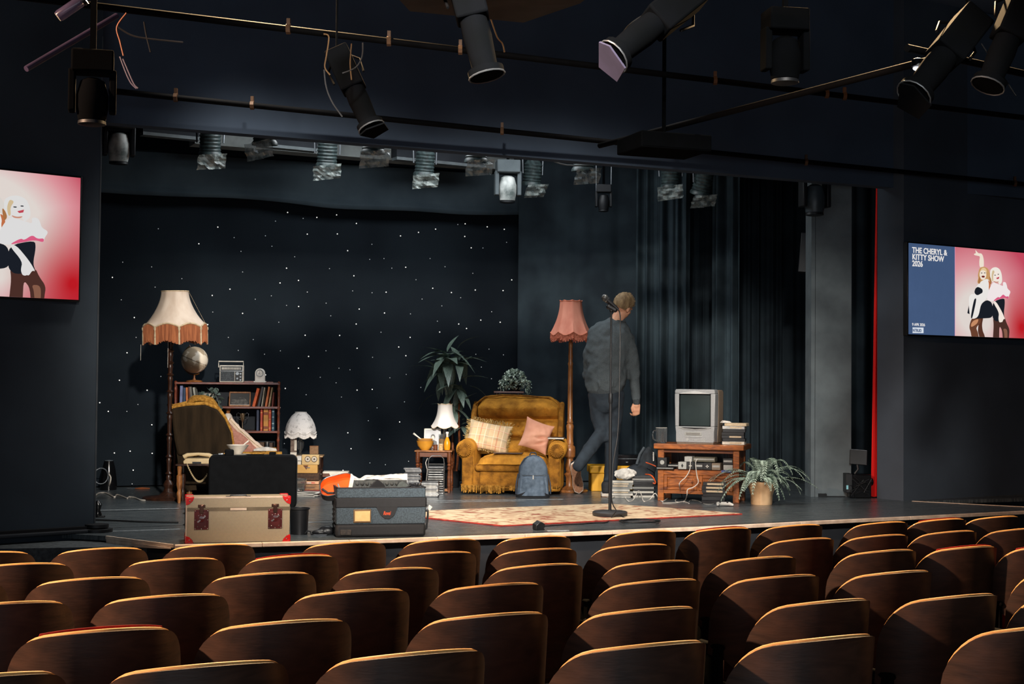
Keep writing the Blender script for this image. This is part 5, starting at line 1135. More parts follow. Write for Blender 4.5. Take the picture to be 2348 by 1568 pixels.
for sx in (-1, 1):
    for sz in (0, 1):
        for sy in (0, 1):
            x, z, y = sx * cw / 2, (0, ch)[sz], (0, dp)[sy]; q = 1 if sz == 0 else -1; yy = 1 if sy == 0 else -1
            m = MB(); m.sph((x - sx * .008, y + yy * .008, z + q * .008), .0145, 10, 8)
            e = .046
            m.prism([(x + sx * .003, z - q * .004), (x - sx * e, z - q * .002), (x - sx * e * .85, z + q * .018), (x - sx * .018, z + q * e * .85), (x + sx * .003, z + q * e)], y - yy * .005, y + yy * .004)
            m.bb(*sorted((x - sx * e, x + sx * .003)), *sorted((y - yy * .004, y + yy * .04)), *sorted((z - q * .005, z + q * .003)))
            m.bb(*sorted((x - sx * .002, x + sx * .005)), *sorted((y - yy * .004, y + yy * .04)), *sorted((z - q * .003, z + q * .035)))
            cp = obj('corner_protector', m, M_redp, t, bevel=.002)
            if sy == 0: obj('rivet', MB().sph((x - sx * .02, -.007, z + q * .02), .0045, 8, 6), M_silver, cp)
for lx in (-cw * .355, cw * .355):
    W = .043
    pl = obj('latch_plate', MB().bb(lx - W, lx + W, -.006, .0, hs - .120, hs + .002), M_oxb, t, bevel=.002)
    obj('latch_dish', MB().bb(lx - .031, lx + .031, -.009, -.006, hs - .105, hs - .015), M_oxb, pl, bevel=.006)
    obj('butterfly', MB().lathe([(0, 0), (.016, 0), (.018, .006), (0, .008)], 18).at(), M_oxb, pl).matrix_local = Matrix.Translation((lx, -.009, hs - .055)) @ Matrix.Rotation(PI / 2, 4, 'X')
    obj('latch_bar', MB().at((lx, -.012, hs - .055), (0, rad(-38), 0)).bb(-.03, .03, -.004, .003, -.004, .004), M_silver, pl)
    obj('latch_hook', MB().bb(lx - .012, lx + .012, -.012, -.004, hs - .022, hs + .028).bb(lx - .022, lx + .022, -.006, 0, hs + .014, hs + .032), mat('dark_chrome', (96, 70, 60), .25, metal=.8), pl, bevel=.002)
    m = MB()
    for a, b in ((-1, 0), (1, 0), (-1, 1), (1, 1), (-1, .5), (1, .5), (0, 0)): m.sph((lx + a * .037, -.007, hs - .114 + b * .108), .0035, 8, 5)
    for a, b in ((-.018, -.034), (.018, -.034), (-.022, -.1), (.022, -.1), (0, -.028)): m.sph((lx + a, -.011, hs + b), .003, 8, 5)
    obj('rivets', m, M_silver, pl)
obj('maker_label', MB().bb(-.05, .048, -.0045, -.002, hs - .004, hs + .010), M_cream, t, smooth=False)
obj('top_handle', MB().tube([(-.05, .05, ch + .003), (-.045, .05, ch + .008), (.045, .05, ch + .008), (.05, .05, ch + .003)], .005, 6).bb(-.075, -.05, .04, .06, ch, ch + .005).bb(.05, .075, .04, .06, ch, ch + .005), M_plasb, t)
obj('side_handle', MB().bb(-cw / 2 - .006, -cw / 2, .06, .16, hs - .12, hs - .0), M_plasb, t); obj('side_handle_bar', MB().tube([(-cw / 2 - .008, .075, hs - .03), (-cw / 2 - .016, .11, hs - .03), (-cw / 2 - .008, .145, hs - .03)], .004, 6).tube([(-cw / 2 - .008, .075, hs - .1), (-cw / 2 - .014, .11, hs - .1), (-cw / 2 - .008, .145, hs - .1)], .004, 6), M_silver, t)

# black bin, dark cloth
p = G(683, 1226)
t = thing('black_bin', 'small black plastic bin between the silver case and the blue suitcase', 'bin', p + Vector((.0, .05, 0)), 0)
kk = 3261 / p.y
obj('tub', MB().lathe([(0, 0), (.055, 0), (.062, .16), (.056, .16), (.05, .01), (0, .01)], 26), M_plasb, t)
obj('rim', MB().tube([(.064 * math.cos(a * PI / 12), .064 * math.sin(a * PI / 12), .165) for a in range(25)], .0055, 6), M_plasb, t)
p = G(735, 1226)
t = thing('cloth_bundle', 'crumpled black strap and cloth lying left of the blue suitcase', 'cloth', p, 0)
m = MB().sph((.035, .02, .022), (.055, .035, .035), 14, 9).sph((-.01, 0, .015), (.05, .03, .018), 12, 8)
obj('cloth', m, M_plasb, t, remesh=.007, soft=2); obj('strap', MB().tube([(-.10, -.01, .006), (-.085, 0, .025), (-.065, 0, .02), (-.06, -.01, .004), (.0, -.02, .004), (.05, -.03, .005)], .0055, 6), M_plasb, t); obj('buckle', MB().bb(-.04, .045, -.045, -.038, .002, .006), M_steel, t)

# ---- blue suitcase ----
c0, c1 = G(769, 1233), G(976, 1230); cen = (c0 + c1) / 2; d = c1 - c0; ang = math.degrees(math.atan2(d.y, d.x)); cw = d.length; sc_ = cen.y / 3261
H = 113 * sc_
t = thing('suitcase', 'open dark blue soft suitcase with orange lining at the stage edge', 'suitcase', cen + Vector((0, .01, 0)), ang)
M_blue = mat('teal_blue_tweed', (72, 85, 93), .9, col2=(55, 66, 74), scale=120, bump=.4, bscale=300, contrast=(.4, .6))
M_bkf = mat('black_nylon', (28, 29, 32), .7, scale=60)
M_or = mat('orange_lining', (226, 88, 8), .75, col2=(206, 74, 4), scale=8)
dp = .24; th = .012
def ringbox(z0, z1, inset, m):
    w, dd = cw / 2 - inset, dp
    m.bb(-w, w, inset, th + inset, z0, z1).bb(-w, w, dd - th, dd, z0, z1).bb(-w, -w + th, inset, dd, z0, z1).bb(w - th, w, inset, dd, z0, z1); return m
obj('base_shell', MB().bb(-cw / 2, cw / 2, 0, dp, .0, H * .27), M_bkf, t, bevel=.018)
obj('lower_band', ringbox(H * .26, H * .60, .001, MB()), M_blue, t, bevel=.006)
obj('zip_band', ringbox(H * .60, H * .79, -.004, MB()), M_bkf, t, bevel=.003)
obj('upper_band', ringbox(H * .79, H * .99, .003, MB()), M_blue, t, bevel=.006)
obj('zip_edge', ringbox(H * .985, H * 1.005, .001, MB()), M_bkf, t)
obj('lining', MB().bb(-cw / 2 + th, cw / 2 - th, th, dp - th, H * .5, H * .52), M_or, t)
ux = lambda px: (px - 872.5) * sc_
uz = lambda py: (1231.5 - py) * sc_
tg = obj('luggage_tag', MB().bb(ux(809), ux(849), -.009, -.002, uz(1198), uz(1168)), mat('bronze_tagframe', (112, 84, 50), .5), t, bevel=.002)
obj('tag_card', MB().bb(ux(812), ux(846.5), -.0105, -.009, uz(1194.5), uz(1171.5)), mat('tan_card', (214, 178, 120), .6, col2=(204, 166, 108), scale=30), tg, smooth=False)
obj('logo_patch', MB().prism([(ux(861), uz(1163)), (ux(870), uz(1180)), (ux(880), uz(1189)), (ux(892), uz(1190)), (ux(902), uz(1182)), (ux(910), uz(1163))], -.007, -.001), M_bkf, t)
text('Revel', .034, mat('orange_print', (232, 84, 34), .5), t, (ux(876.5), -.0085, uz(1181)), bold=.0006, name='logo_lettering', shear=.35, xs=.62)
for x in (-1, 1): 
    for y in (.035, dp - .035): obj('wheel', MB().cyl((x * (cw / 2 - .03) - .012, y, .02), (x * (cw / 2 - .03) + .012, y, .02), .02, .02, 16), M_plasg, t)
obj('corner_guard', MB().bb(-cw / 2 + .03, -cw / 2 + .10, -.006, .0, .015, .05), mat('worn_guard', (58, 50, 44), .6, col2=(30, 28, 27), scale=90), t, bevel=.004)
obj('side_pull', MB().tube([(cw / 2, .05, H * .5), (cw / 2 + .02, .05, H * .5), (cw / 2 + .02, .05, H * .42), (cw / 2 + .012, .05, H * .15), (cw / 2, .05, H * .12)], .007, 6), M_bkf, t)
obj('side_ring', MB().tube([(cw / 2, .03, H * .63), (cw / 2 + .018, .03, H * .63), (cw / 2 + .018, .03, H * .56), (cw / 2, .03, H * .56)], .003, 5), M_silver, t)
m = MB()
for i in range(5): m.bb(-cw / 2 - .006, -cw / 2, .05, .19, H * (.2 + .1 * i), H * (.24 + .1 * i))
obj('side_buckles', m, M_bkf, t)
# open lid: shallow dish hinged at the left end, tipped outwards and back
def lidp(u, v, dep):
    # u along length 0..1 (back to front), v across
    return None
Lw, Lh, Ld = .23, .20, .05
poly_ = rrect(Lw, Lh, .07, 5)
mo = MB(); n = len(poly_); 
outer0 = [(x, -Ld * .2, z) for x, z in poly_]; rimo = [(x, -Ld, z) for x, z in poly_]; rimi = [(x * .95, -Ld, .006 + z * .95) for x, z in poly_]; inn0 = [(x * .93, -Ld * .35, .008 + z * .93) for x, z in poly_]
lidM = Matrix.Translation((ux(782), .12, uz(1150))) @ Euler((rad(-55), rad(-14), rad(-10))).to_matrix().to_4x4()
shell = obj('lid_shell', MB().ring([[(x * .9, 0, .01 + z * .9) for x, z in poly_], outer0, rimo, rimi], caps=False).add([(x * .9, 0, .01 + z * .9) for x, z in poly_], [tuple(range(n))]), M_bkf, t)
shell.matrix_local = lidM
lin = obj('lid_lining', MB().ring([rimi, inn0], caps=False).add(inn0, [tuple(range(n))]), M_or, shell)
obj('lid_piping', MB().tube([((x * .985), -Ld - .003, z * .985) for x, z in poly_ + [poly_[0]]], .003, 5), M_steel, shell)
obj('lid_strap', MB().tube([(-.10, -Ld - .004, .09), (-.07, -Ld * .5, .07), (-.03, -Ld * .5, .055)], .008, 5), M_bkf, shell)
# contents
tt = thing('foam_panel', 'grey egg-box foam wrapped in a white sheet standing in the blue suitcase', 'foam', cen, ang)
m = MB(); fx0, fx1 = ux(806), ux(938)
obj('foam_sheet', MB().bb(fx0 + .01, fx1 - .005, .10, .115, H * .55, uz(1104)), mat('grey_foam', (72, 74, 72), .95, col2=(48, 50, 50), scale=14), tt)
rnd = random.Random(5); m = MB()
for i in range(10):
    for j in range(2):
        m.sph((fx0 + .03 + i * .032 + .012 * (j % 2), .095, uz(1122) + j * .03), (.012, .012, .013), 8, 6)
obj('foam_bumps', m, MATS['grey_foam'], tt)
def wf(u, v):
    x = fx0 + (fx1 - fx0) * u; zt = uz(1094) + (.003 * math.sin(u * 9) - .022 * math.exp(-((u - .16) / .07) ** 2) + (0.012 if u < .03 else 0)) * 1 + .01 * u; zl = zt - (.026 + .03 * u ** 3)
    return (x, .12 + .012 * noise.noise((u * 8, v * 4, 0)), zl + (zt - zl) * v + .002 * noise.noise((u * 22, v * 5, 3)))
obj('white_sheet', MB().grid(wf, 40, 8, (0, .008, 0)), M_paper, tt)
obj('white_sheet', MB().prism([(ux(799), uz(1128)), (ux(808), uz(1128)), (ux(814), uz(1094)), (ux(806), uz(1089))], .085, .095), M_paper, tt)
tt = thing('black_jacket', 'black folded cloth peaking over the front of the suitcase', 'cloth', cen, ang)
obj('cloth', MB().prism([(ux(838), H * .9), (ux(890), H * .9), (ux(880), uz(1112)), (ux(866), uz(1100.5)), (ux(862), uz(1103)), (ux(846), uz(1119))], .03, .06), mat('black_cloth', (20, 21, 24), .9), tt, bevel=.004)
tt = thing('cable_tangle', 'dark cable ends and plugs at the right end of the open suitcase', 'cable', cen, ang)
m = MB(); rnd = random.Random(6)
for i in range(7): m.tube([(ux(920) + rnd.uniform(0, .12), .03 + rnd.uniform(0, .08), H * .96), (ux(930) + rnd.uniform(-.02, .12), .05 + rnd.uniform(0, .06), H + rnd.uniform(.005, .025)), (ux(935) + rnd.uniform(0, .1), .04 + rnd.uniform(0, .06), H + .0)], .005, 5)
obj('cables', m, M_plasb, tt); obj('plug', MB().at(rot=(0, rad(35), 0)).bb(ux(925), ux(934), .05, .06, H * 1.0 + .0, H * 1.0 + .03), M_offw, tt)
tt = thing('grey_file', 'grey fabric corner sticking up at the right end of the suitcase', 'cloth', cen, ang)
obj('cloth', MB().prism([(ux(903), H * .9), (ux(945), H * .9), (ux(940), uz(1116)), (ux(925), uz(1106)), (ux(918), uz(1109))], .065, .08), mat('grey_wool', (74, 80, 78), .9, scale=60), tt)
tt = thing('marker_pen', 'grey pen standing in the open suitcase by the orange lining', 'pen', cen, ang)
obj('barrel', MB().cyl((ux(780), .05, H * .95), (ux(775), .05, H * 1.07), .007, .004, 8), M_plasg, tt); obj('cap_tip', MB().cyl((ux(775), .05, H * 1.07), (ux(774.6), .05, H * 1.08), .004, .002, 8), M_steel, tt)

# ================= low table with the lace lamp =================
p = G(702, 1117); kk = 3261 / p.y; low = p; tz = (1117 - 1043.5) / kk
t = thing('side_table', 'small low table with turned legs under the lace lamp', 'table', p, 4)
obj('top', MB().bb((655 - 702) / kk, (741 - 702) / kk, -.13, .13, tz - .014, tz), wood_mat('pale_top_wood', (196, 160, 116), (150, 112, 74), 6, .35), t, bevel=.004)
for px in (664, 734):
    for y in (-.10, .10): obj('leg', MB().lathe([(.010, 0), (.014, .05), (.02, .07), (.012, .09), (.018, .115), (.011, .13), (.02, .15), (.012, .17), (.02, .19), (.02, tz - .015)], 12, ((px - 702) / kk, y, 0)), W_dark, t)
def lt(px, py=None, dy=0.0, z=None): return Vector(((px - 702) / kk, dy, tz if z is None else z))
def on_low(px, dy, z=None): return Matrix.Translation(low) @ Matrix.Rotation(rad(4), 4, 'Z') @ lt(px, None, dy, z)
t = thing('table_lamp', 'table lamp with a domed white lace shade and a cut-glass base', 'lamp', on_low(687, .04), 0)
obj('base', MB().lathe([(0, 0), (.035, 0), (.036, .008), (.014, .02), (.012, .035), (.028, .06), (.034, .09), (.030, .12), (.014, .14), (.016, .18), (.022, .21), (.015, .24), (0, .25)], 12), M_glass, t, smooth=False)
obj('stem', MB().cyl((0, 0, .0), (0, 0, .38), .004, .004, 8), M_silver, t)
def lace():
    n = 72; rings = []; m = MB(); prof = [(.147, .195), (.146, .21), (.142, .25), (.130, .29), (.110, .33), (.085, .365), (.058, .39), (.052, .398)]
    for q, (r, z) in enumerate(prof): rings.append([((r * (1 - .03 * (abs(math.sin(4 * 2 * PI * i / n)) if True else 0))) * math.cos(2 * PI * i / n), (r * (1 - .03 * abs(math.sin(4 * 2 * PI * i / n)))) * math.sin(2 * PI * i / n), z - (.022 * abs(math.sin(4 * 2 * PI * i / n)) if q == 0 else 0)) for i in range(n)])
    inner = [[(x * .98, y * .98, z) for x, y, z in r] for r in rings[::-1]]; m.ring(rings + inner + [rings[0]], caps=False); return m, rings[0]
m, rim = lace(); s = obj('lamp_shade', m, mat('white_lace', (226, 220, 216), .8, col2=(170, 164, 160), scale=22, contrast=(.34, .46), bump=.5, bscale=120), t)
o = obj('fringe', lamp_fringe(rim, .022, .0018, 3, .002, 3), M_white, s); o['kind'] = 'stuff'
obj('scallop_braid', MB().tube([(x * 1.01, y * 1.01, z + .022) for x, y, z in rim] + [(rim[0][0] * 1.01, rim[0][1] * 1.01, rim[0][2] + .022)], .003, 5), M_white, s)
obj('top_rim', MB().tube([(.053 * math.cos(a * PI / 12), .053 * math.sin(a * PI / 12), .398) for a in range(25)], .003, 5), M_white, s)
t = thing('desk_calendar', 'brown and white boxed ornament beside the lace lamp base', 'ornament', on_low(674, -.05), 6)
obj('box', MB().bb(-.032, .026, 0, .05, .03, .155), mat('brown_fabric', (128, 112, 100), .8, col2=(92, 74, 66), scale=30), t, bevel=.003); obj('white_panel', MB().bb(.004, .026, -.004, 0, .045, .14), M_offw, t); obj('white_base', MB().bb(-.032, .026, -.01, .05, 0, .028), M_offw, t, bevel=.002)
t = thing('wooden_block', 'small brown fabric cube on the right of the low table', 'box', on_low(718.5, .0), 3)
obj('cube', MB().bb(-.040, .040, 0, .07, .008, .083), mat('brown_weave', (150, 116, 84), .85, col2=(112, 84, 60), scale=90), t, bevel=.003); obj('foot', MB().bb(-.034, .034, .01, .06, 0, .008), M_plasb, t); obj('top_edge', MB().bb(-.041, .041, -.001, .071, .080, .085), W_lamp, t)
# stacked radio, drawer box, basket in front of the table
f0 = G(706, 1135); kf = 3261 / f0.y
def fr_(px): return (px - 706) / kf
def fz(py): return (1135 - py) / kf
t = thing('twin_dial_box', 'beige box with two round dials stacked in front of the low table', 'box', f0 + Vector((0, .0, fz(1066))), 3)
Mb = mat('beige_front', (206, 176, 124), .6, col2=(192, 160, 108), scale=12)
b = obj('body', MB().bb(fr_(691), fr_(730), 0, .08, 0.001, fz(1043) - fz(1066)), Mb, t, bevel=.003)
for px in (704.5, 719.5):
    obj('dial', MB().cyl((fr_(px), -.004, .05), (fr_(px), .001, .05), .024, .024, 22), mat('pale_dial', (210, 198, 180), .5), b); obj('dial_ring', MB().tube([(fr_(px) + .024 * math.cos(a * PI / 10), -.004, .05 + .024 * math.sin(a * PI / 10)) for a in range(21)], .0022, 5), W_dark, b)
    obj('dial_centre', MB().cyl((fr_(px), -.008, .05), (fr_(px), -.003, .05), .006, .008, 12), W_dark, b)
t = thing('paper_stack', 'small stack of white booklets beside the twin-dial box', 'papers', f0 + Vector((fr_(684), .02, fz(1066) )), 3)
obj('booklet', MB().bb(-.02, .02, 0, .06, .035, .075), M_paper, t); obj('booklet', MB().bb(-.02, .018, 0, .06, .001, .03), M_offw, t)
t = thing('drawer_box', 'tan box with a small front tab under the twin-dial box', 'box', f0 + Vector((0, 0, fz(1085))), 3)
obj('body', MB().bb(fr_(679), fr_(727), 0, .1, .001, fz(1066) - fz(1085)), mat('tan_card2', (204, 158, 86), .6, col2=(190, 142, 70), scale=10), t, bevel=.002); obj('dark_tab', MB().prism([(fr_(694), .068), (fr_(706), .068), (fr_(702), .03)], -.002, .0), W_mid, t); obj('finger_pull', MB().bb(fr_(702), fr_(710), -.006, 0, .045, .052), M_silver, t)  # dark triangle set on the box front
t = thing('wicker_box', 'dark brown box below the tan drawer box', 'box', f0 + Vector((0, .01, fz(1102))), 3)
obj('body', MB().bb(fr_(679), fr_(731), 0, .16, .001, fz(1085) - fz(1102) - .001), mat('dark_wicker', (84, 58, 40), .8, col2=(54, 38, 28), scale=60, bump=.4), t, bevel=.003); obj('lid_line', MB().bb(fr_(679), fr_(731), -.002, 0, .03, .034), W_dark, t)
t = thing('board_game', 'pale board game box sticking out to the right behind the stack', 'box', f0 + Vector((0, .17, fz(1096))), 3)
obj('lid', MB().bb(fr_(733), fr_(792), 0, .16, .0, fz(1084.5) - fz(1096)), M_offw, t, bevel=.002); obj('brown_end', MB().prism([(fr_(733), .0), (fr_(752), 0), (fr_(748), .03), (fr_(733), .03)], -.002, 0), W_mid, t)
for i, (y0, y1, c, lab, bandc) in enumerate(((1110, 1103, (226, 170, 130), 'red and white board game box, top of the game stack', (200, 70, 60)), (1123, 1110.5, (154, 108, 66), 'brown patterned game box in the middle of the game stack', (110, 74, 44)), (1138, 1123.5, (178, 22, 24), 'bright red game box at the bottom of the game stack', (220, 170, 110)))):
    t = thing('board_game', lab, 'box', f0 + Vector((0, -.01 - .01 * i, fz(y0 if i < 2 else 1135) if i < 2 else 0)), 3, 'board games in front of the low table')
    hh = fz(y1) - (fz(y0) if i < 2 else 0)
    obj('lid', MB().bb(fr_(682), fr_(731 + 2 * i), 0, .22, 0.0005, hh - .001), mat('game_%d' % i, c, .5, scale=40), t, bevel=.002); obj('side_band', MB().bb(fr_(690), fr_(722), -.002, 0, hh * .3, hh * .6), mat('gameband_%d' % i, bandc, .5), t)
    if i == 0: text('1000', .022, M_offw, t, (fr_(702), -.004, .004), bold=.0008, name='box_lettering')
gp = f0 + Vector((fr_(692), -.13, .045))
t = thing('glass_jug', 'cut-glass bowl standing on papers in front of the game boxes', 'bowl', gp, 0)
obj('bowl', MB().lathe([(0, 0), (.035, 0), (.045, .02), (.058, .06), (.062, .105), (.057, .105), (.052, .06), (.038, .022), (0, .012)], 14), M_glass, t, smooth=False)
obj('rim', MB().tube([(.06 * math.cos(a * PI / 10), .06 * math.sin(a * PI / 10), .105) for a in range(21)], .0025, 5), M_silver, t)
for i in range(7):
    t = thing('magazine', 'thin magazine in the messy pile below the cut-glass bowl', 'magazine', f0 + Vector((fr_(708) + random.uniform(-.02, .02), -.12 + random.uniform(-.01, .01), i * .0062)), random.uniform(-14, 14), 'magazines under the cut-glass bowl')
    obj('pages', MB().bb(-.105, .095, -.07, .07, 0, .005), M_paper if i % 2 else M_plasg, t, smooth=False)

# ================= centre side table =================
p = G(996, 1127); kk2 = 3261 / p.y; ct = p; tz2 = (1127 - 1031.5) / kk2
t = thing('side_table', 'small walnut side table with turned legs left of the centre armchair', 'table', p, -3)
hw = 43 / kk2
obj('top', MB().bb(-hw, hw, -.14, .14, tz2 - .014, tz2), W_lamp, t, bevel=.004)
obj('apron', MB().bb(-hw + .03, hw - .03, -.115, .115, tz2 - .06, tz2 - .014), W_mid, t, bevel=.002)
for x in (-hw + .028, hw - .028):
    for y in (-.11, .11): obj('leg', MB().lathe([(.012, 0), (.013, .02), (.018, .04), (.012, .05), (.017, .06), (.017, .12), (.012, .20), (.02, .215), (.012, .23), (.02, .245), (.012, .26), (.02, .275), (.02, tz2 - .016)], 12, (x, y, 0)), W_mid, t)
obj('stretcher', MB().bb(-hw + .03, hw - .03, -.118, -.10, .012, .035), W_lamp, t, bevel=.002)
def onct(px, dy): return ct + Vector(((px - 996) / kk2, dy, tz2))
t = thing('table_lamp', 'table lamp with a small white bell shade on the centre side table', 'lamp', onct(1018, .05), 0)
obj('base', MB().lathe([(0, 0), (.03, 0), (.03, .01), (.012, .02), (.02, .05), (.026, .09), (.012, .13), (.018, .16), (.012, .2), (0, .21)], 16), M_glass, t)
obj('stem', MB().cyl((0, 0, 0), (0, 0, .36), .005, .004, 8), M_steel, t)
m, rim, top = shade(.124, .066, .195, 6, .022, 2.4, .05, 6, .006)
s = obj('lamp_shade', m, M_white, t); s.location = (0, 0, .215)
obj('braid', MB().tube(rim + [rim[0]], .003, 5), M_trim, s); obj('top_braid', MB().tube(top + [top[0]], .0035, 5), M_trim, s)
for nm, lab, px, dy, zb_, r, col, grp in (('mixing_bowl', 'ochre mixing bowl with a white spoon on the centre side table', 974.5, -.06, 0, .079, (214, 150, 50), None),):
    t = thing(nm, lab, 'bowl', onct(px, dy), 0)
    Mo = mat('ochre_glaze', col, .35, col2=(190, 126, 38), scale=10)
    obj('bowl', MB().lathe([(0, 0), (.035, 0), (.04, .006), (.068, .04), (.077, .078), (.079, .082), (.074, .08), (.06, .045), (.03, .012), (0, .01)], 28), Mo, t)
    obj('inner_bowl', MB().lathe([(.0, .05), (.05, .055), (.069, .095), (.071, .102), (.066, .10), (0, .07)], 28), mat('tan_bowl', (196, 140, 70), .4), t)
    obj('spoon', MB().tube([(-.02, 0, .085), (-.06, -.01, .115), (-.105, -.015, .150)], [.006, .006, .009], 8), M_offw, t)
t = thing('picture_frame', 'white frame with a portrait photograph on the centre side table', 'picture', onct(989.5, .02), -2); t.rotation_euler = (rad(-8), 0, rad(-2))
obj('frame', MB().bb(-.076, .076, 0, .01, .182, .192).bb(-.076, .076, 0, .01, 0, .01).bb(-.076, -.068, 0, .01, 0, .192).bb(.068, .076, 0, .01, 0, .192), M_offw, t, bevel=.001)
pc = obj('photo', MB().bb(-.068, .068, .006, .008, .01, .182), mat('photo_grey', (176, 178, 182), .4), t, smooth=False)
obj('photo_hair', MB().prism([(.02 * math.cos(a * PI / 8) + .005, .118 + .024 * math.sin(a * PI / 8)) for a in range(16)], .004, .005), M_plasb, pc, smooth=False)
obj('photo_face', MB().prism([(.014 * math.cos(a * PI / 8) + .005, .108 + .019 * math.sin(a * PI / 8)) for a in range(16)], .003, .004), mat('photo_face_tone', (214, 200, 186), .5), pc, smooth=False)
obj('photo_jacket', MB().prism([(-.03, .03), (.045, .03), (.04, .075), (.015, .088), (-.008, .088), (-.028, .07)], .004, .005), M_plasb, pc, smooth=False)
M_jui = mat('orange_juice', (226, 146, 28), .25, col2=(216, 134, 20), scale=5)
t = thing('juice_bottle', 'glass bottle of orange juice with white cap on the centre side table', 'bottle', onct(1025, -.07), 0)
obj('juice', MB().lathe([(0, .002), (.026, .003), (.030, .03), (.029, .07), (.016, .105), (.010, .118), (0, .118)], 20), M_jui, t)
obj('neck', MB().lathe([(.0105, .118), (.0105, .15), (.0, .15)], 16), M_offw, t); obj('cap', MB().lathe([(0, .15), (.013, .15), (.013, .166), (0, .166)], 14), M_white, t)
t = thing('juice_glass', 'tall glass of orange juice behind the juice bottle', 'glass', onct(1012, -.02), 0)
obj('juice', MB().lathe([(0, .003), (.024, .003), (.026, .10), (0, .10)], 18), mat('pale_juice', (222, 166, 92), .3), t)
obj('glass', MB().lathe([(0, 0), (.025, 0), (.028, .145), (.0265, .145), (.0245, .003), (0, .003)], 18), M_glass, t)
t = thing('mug', 'small brown mug on the centre side table', 'mug', onct(998.5, -.085), 0)
obj('cup', MB().lathe([(0, 0), (.019, 0), (.021, .05), (.018, .05), (.016, .005), (0, .005)], 18), W_mid, t); obj('handle', MB().tube([(-.019, 0, .042), (-.032, 0, .036), (-.032, 0, .018), (-.02, 0, .010)], .003, 6), W_mid, t)
t = thing('woven_pot', 'cream woven cup between the mug and the juice bottle', 'cup', onct(1011, -.095), 0)
obj('cup', MB().lathe([(0, 0), (.019, 0), (.021, .056), (.018, .056), (.016, .005), (0, .005)], 18), mat('cream_weave', (214, 178, 124), .8, col2=(166, 126, 80), scale=120, bump=.5), t); obj('rim', MB().tube([(.02 * math.cos(a * PI / 8), .02 * math.sin(a * PI / 8), .056) for a in range(17)], .002, 5), M_trim, t)
# CD towers
CDC = [(196, 196, 194), (150, 152, 154), (92, 94, 96), (172, 168, 164), (120, 122, 126), (60, 62, 66), (206, 200, 190)]
CDM = [mat('cd_case_%d' % i, c, .25, scale=30, spec=.8) for i, c in enumerate(CDC)]
def make_disc_case(w, d, h, name, label, group, m, band=None):
    t = thing(name, label, 'case', (0, 0, 0), 0, group); obj('case', MB().bb(-w / 2, w / 2, -d / 2, d / 2, 0, h), m, t, smooth=False)
    obj('spine_insert', MB().bb(-w / 2 + .006, w / 2 - .012, -d / 2 - .0008, -d / 2, h * .25, h * .8), band or CDM[random.randrange(7)], t, smooth=False); return t
def stack(base, n, w, d, h, name, label, group, jit=.012, rz=0, mats=None, bands=None):
    for i in range(n):
        t = make_disc_case(w, d, h * .93, name, label, group, (mats or CDM)[random.randrange(len(mats or CDM))], (bands[random.randrange(len(bands))] if bands else None))
        t.location = Vector(base) + Vector((random.uniform(-jit, jit), random.uniform(-jit, jit), i * h)); t.rotation_euler = (0, 0, rad(rz + random.uniform(-8, 8) * jit / .012))
stack(G(945, 1131), 22, .142, .125, .0104, 'cd_case', 'thin compact disc case in the leaning stack left of the side table', 'disc cases in the left stack', .010, 4)
stack(G(987, 1139), 13, .142, .125, .0104, 'cd_case', 'thin compact disc case in the low stack in front of the wire rack', 'disc cases in the front stack', .004, -3)
rk = G(996, 1133) + Vector((.01, .07, 0))
t = thing('wire_disc_rack', 'silver wire disc rack with an arched handle under the centre side table', 'rack', rk, 0)
m = MB()
for y in (-.06, .06):
    for x in (-.071, .071): m.cyl((x, y, 0), (x, y, .27), .0028, .0028, 6)
    for i in range(13): m.cyl((-.071, y, .015 + i * .0205), (.071, y, .015 + i * .0205), .0016, .0016, 5)
obj('wire_frame', m, M_silver, t)
obj('handle', MB().tube([(-.071, 0, .26), (-.066, 0, .31), (-.04, 0, .335), (.04, 0, .335), (.066, 0, .31), (.071, 0, .26)], .004, 6), M_silver, t)
for i in range(12):
    c = make_disc_case(.132, .12, .010, 'cd_case', 'compact disc case slotted in the silver wire rack', 'disc cases in the wire rack', CDM[i % 7]); c.location = rk + Vector((0, 0, .004 + i * .0205))
tag(obj('lamp_cord', MB().tube([onct(981, -.1) - Vector((0, 0, .07)), onct(977, -.11) - Vector((0, 0, .11)), onct(981, -.12) - Vector((0, 0, .18)), onct(979, -.12) - Vector((0, 0, .27))], .0035, 5), M_cable_w), 'pale cord hanging below the centre side table at the wire rack', 'cable')

# ================= plants =================
M_leaf = mat('dracaena_leaf', (124, 142, 128), .36, col2=(62, 78, 70), scale=10, stretch=(9, 1, 1), spec=.6)
dr = G(1034, 1118)
t = thing('dracaena', 'tall cane plant with long arching grey-green leaves behind the centre side table', 'plant', dr, 0)
kd = 3261 / dr.y
def dl(px, py, dy=0): return Vector(((px - 1034) / kd, dy, (1118 - py) / kd))
obj('pot', MB().lathe([(0, 0), (.07, 0), (.09, .15), (.095, .16), (.085, .16), (.08, .14), (0, .14)], 22), M_plasb, t)
obj('cane', MB().tube([dl(1040, 1090), dl(1036, 1000), dl(1030, 930), dl(1021, 875), dl(1022, 850)], [.014, .013, .012, .011, .008], 10), W_mid, t)
obj('cane', MB().tube([dl(1046, 1090), dl(1052, 1010), dl(1050, 950), dl(1052, 900)], [.012, .011, .009, .007], 8), W_mid, t)
heads = [(dl(1022, 830), 26, .26), (dl(1048, 895, .03), 12, .24), (dl(1050, 840, .03), 9, .24), (dl(1005, 875, -.04), 9, .22), (dl(1040, 950, -.02), 10, .22), (dl(1058, 985, .02), 8, .22)]
rnd = random.Random(12); lms = [None] * 3
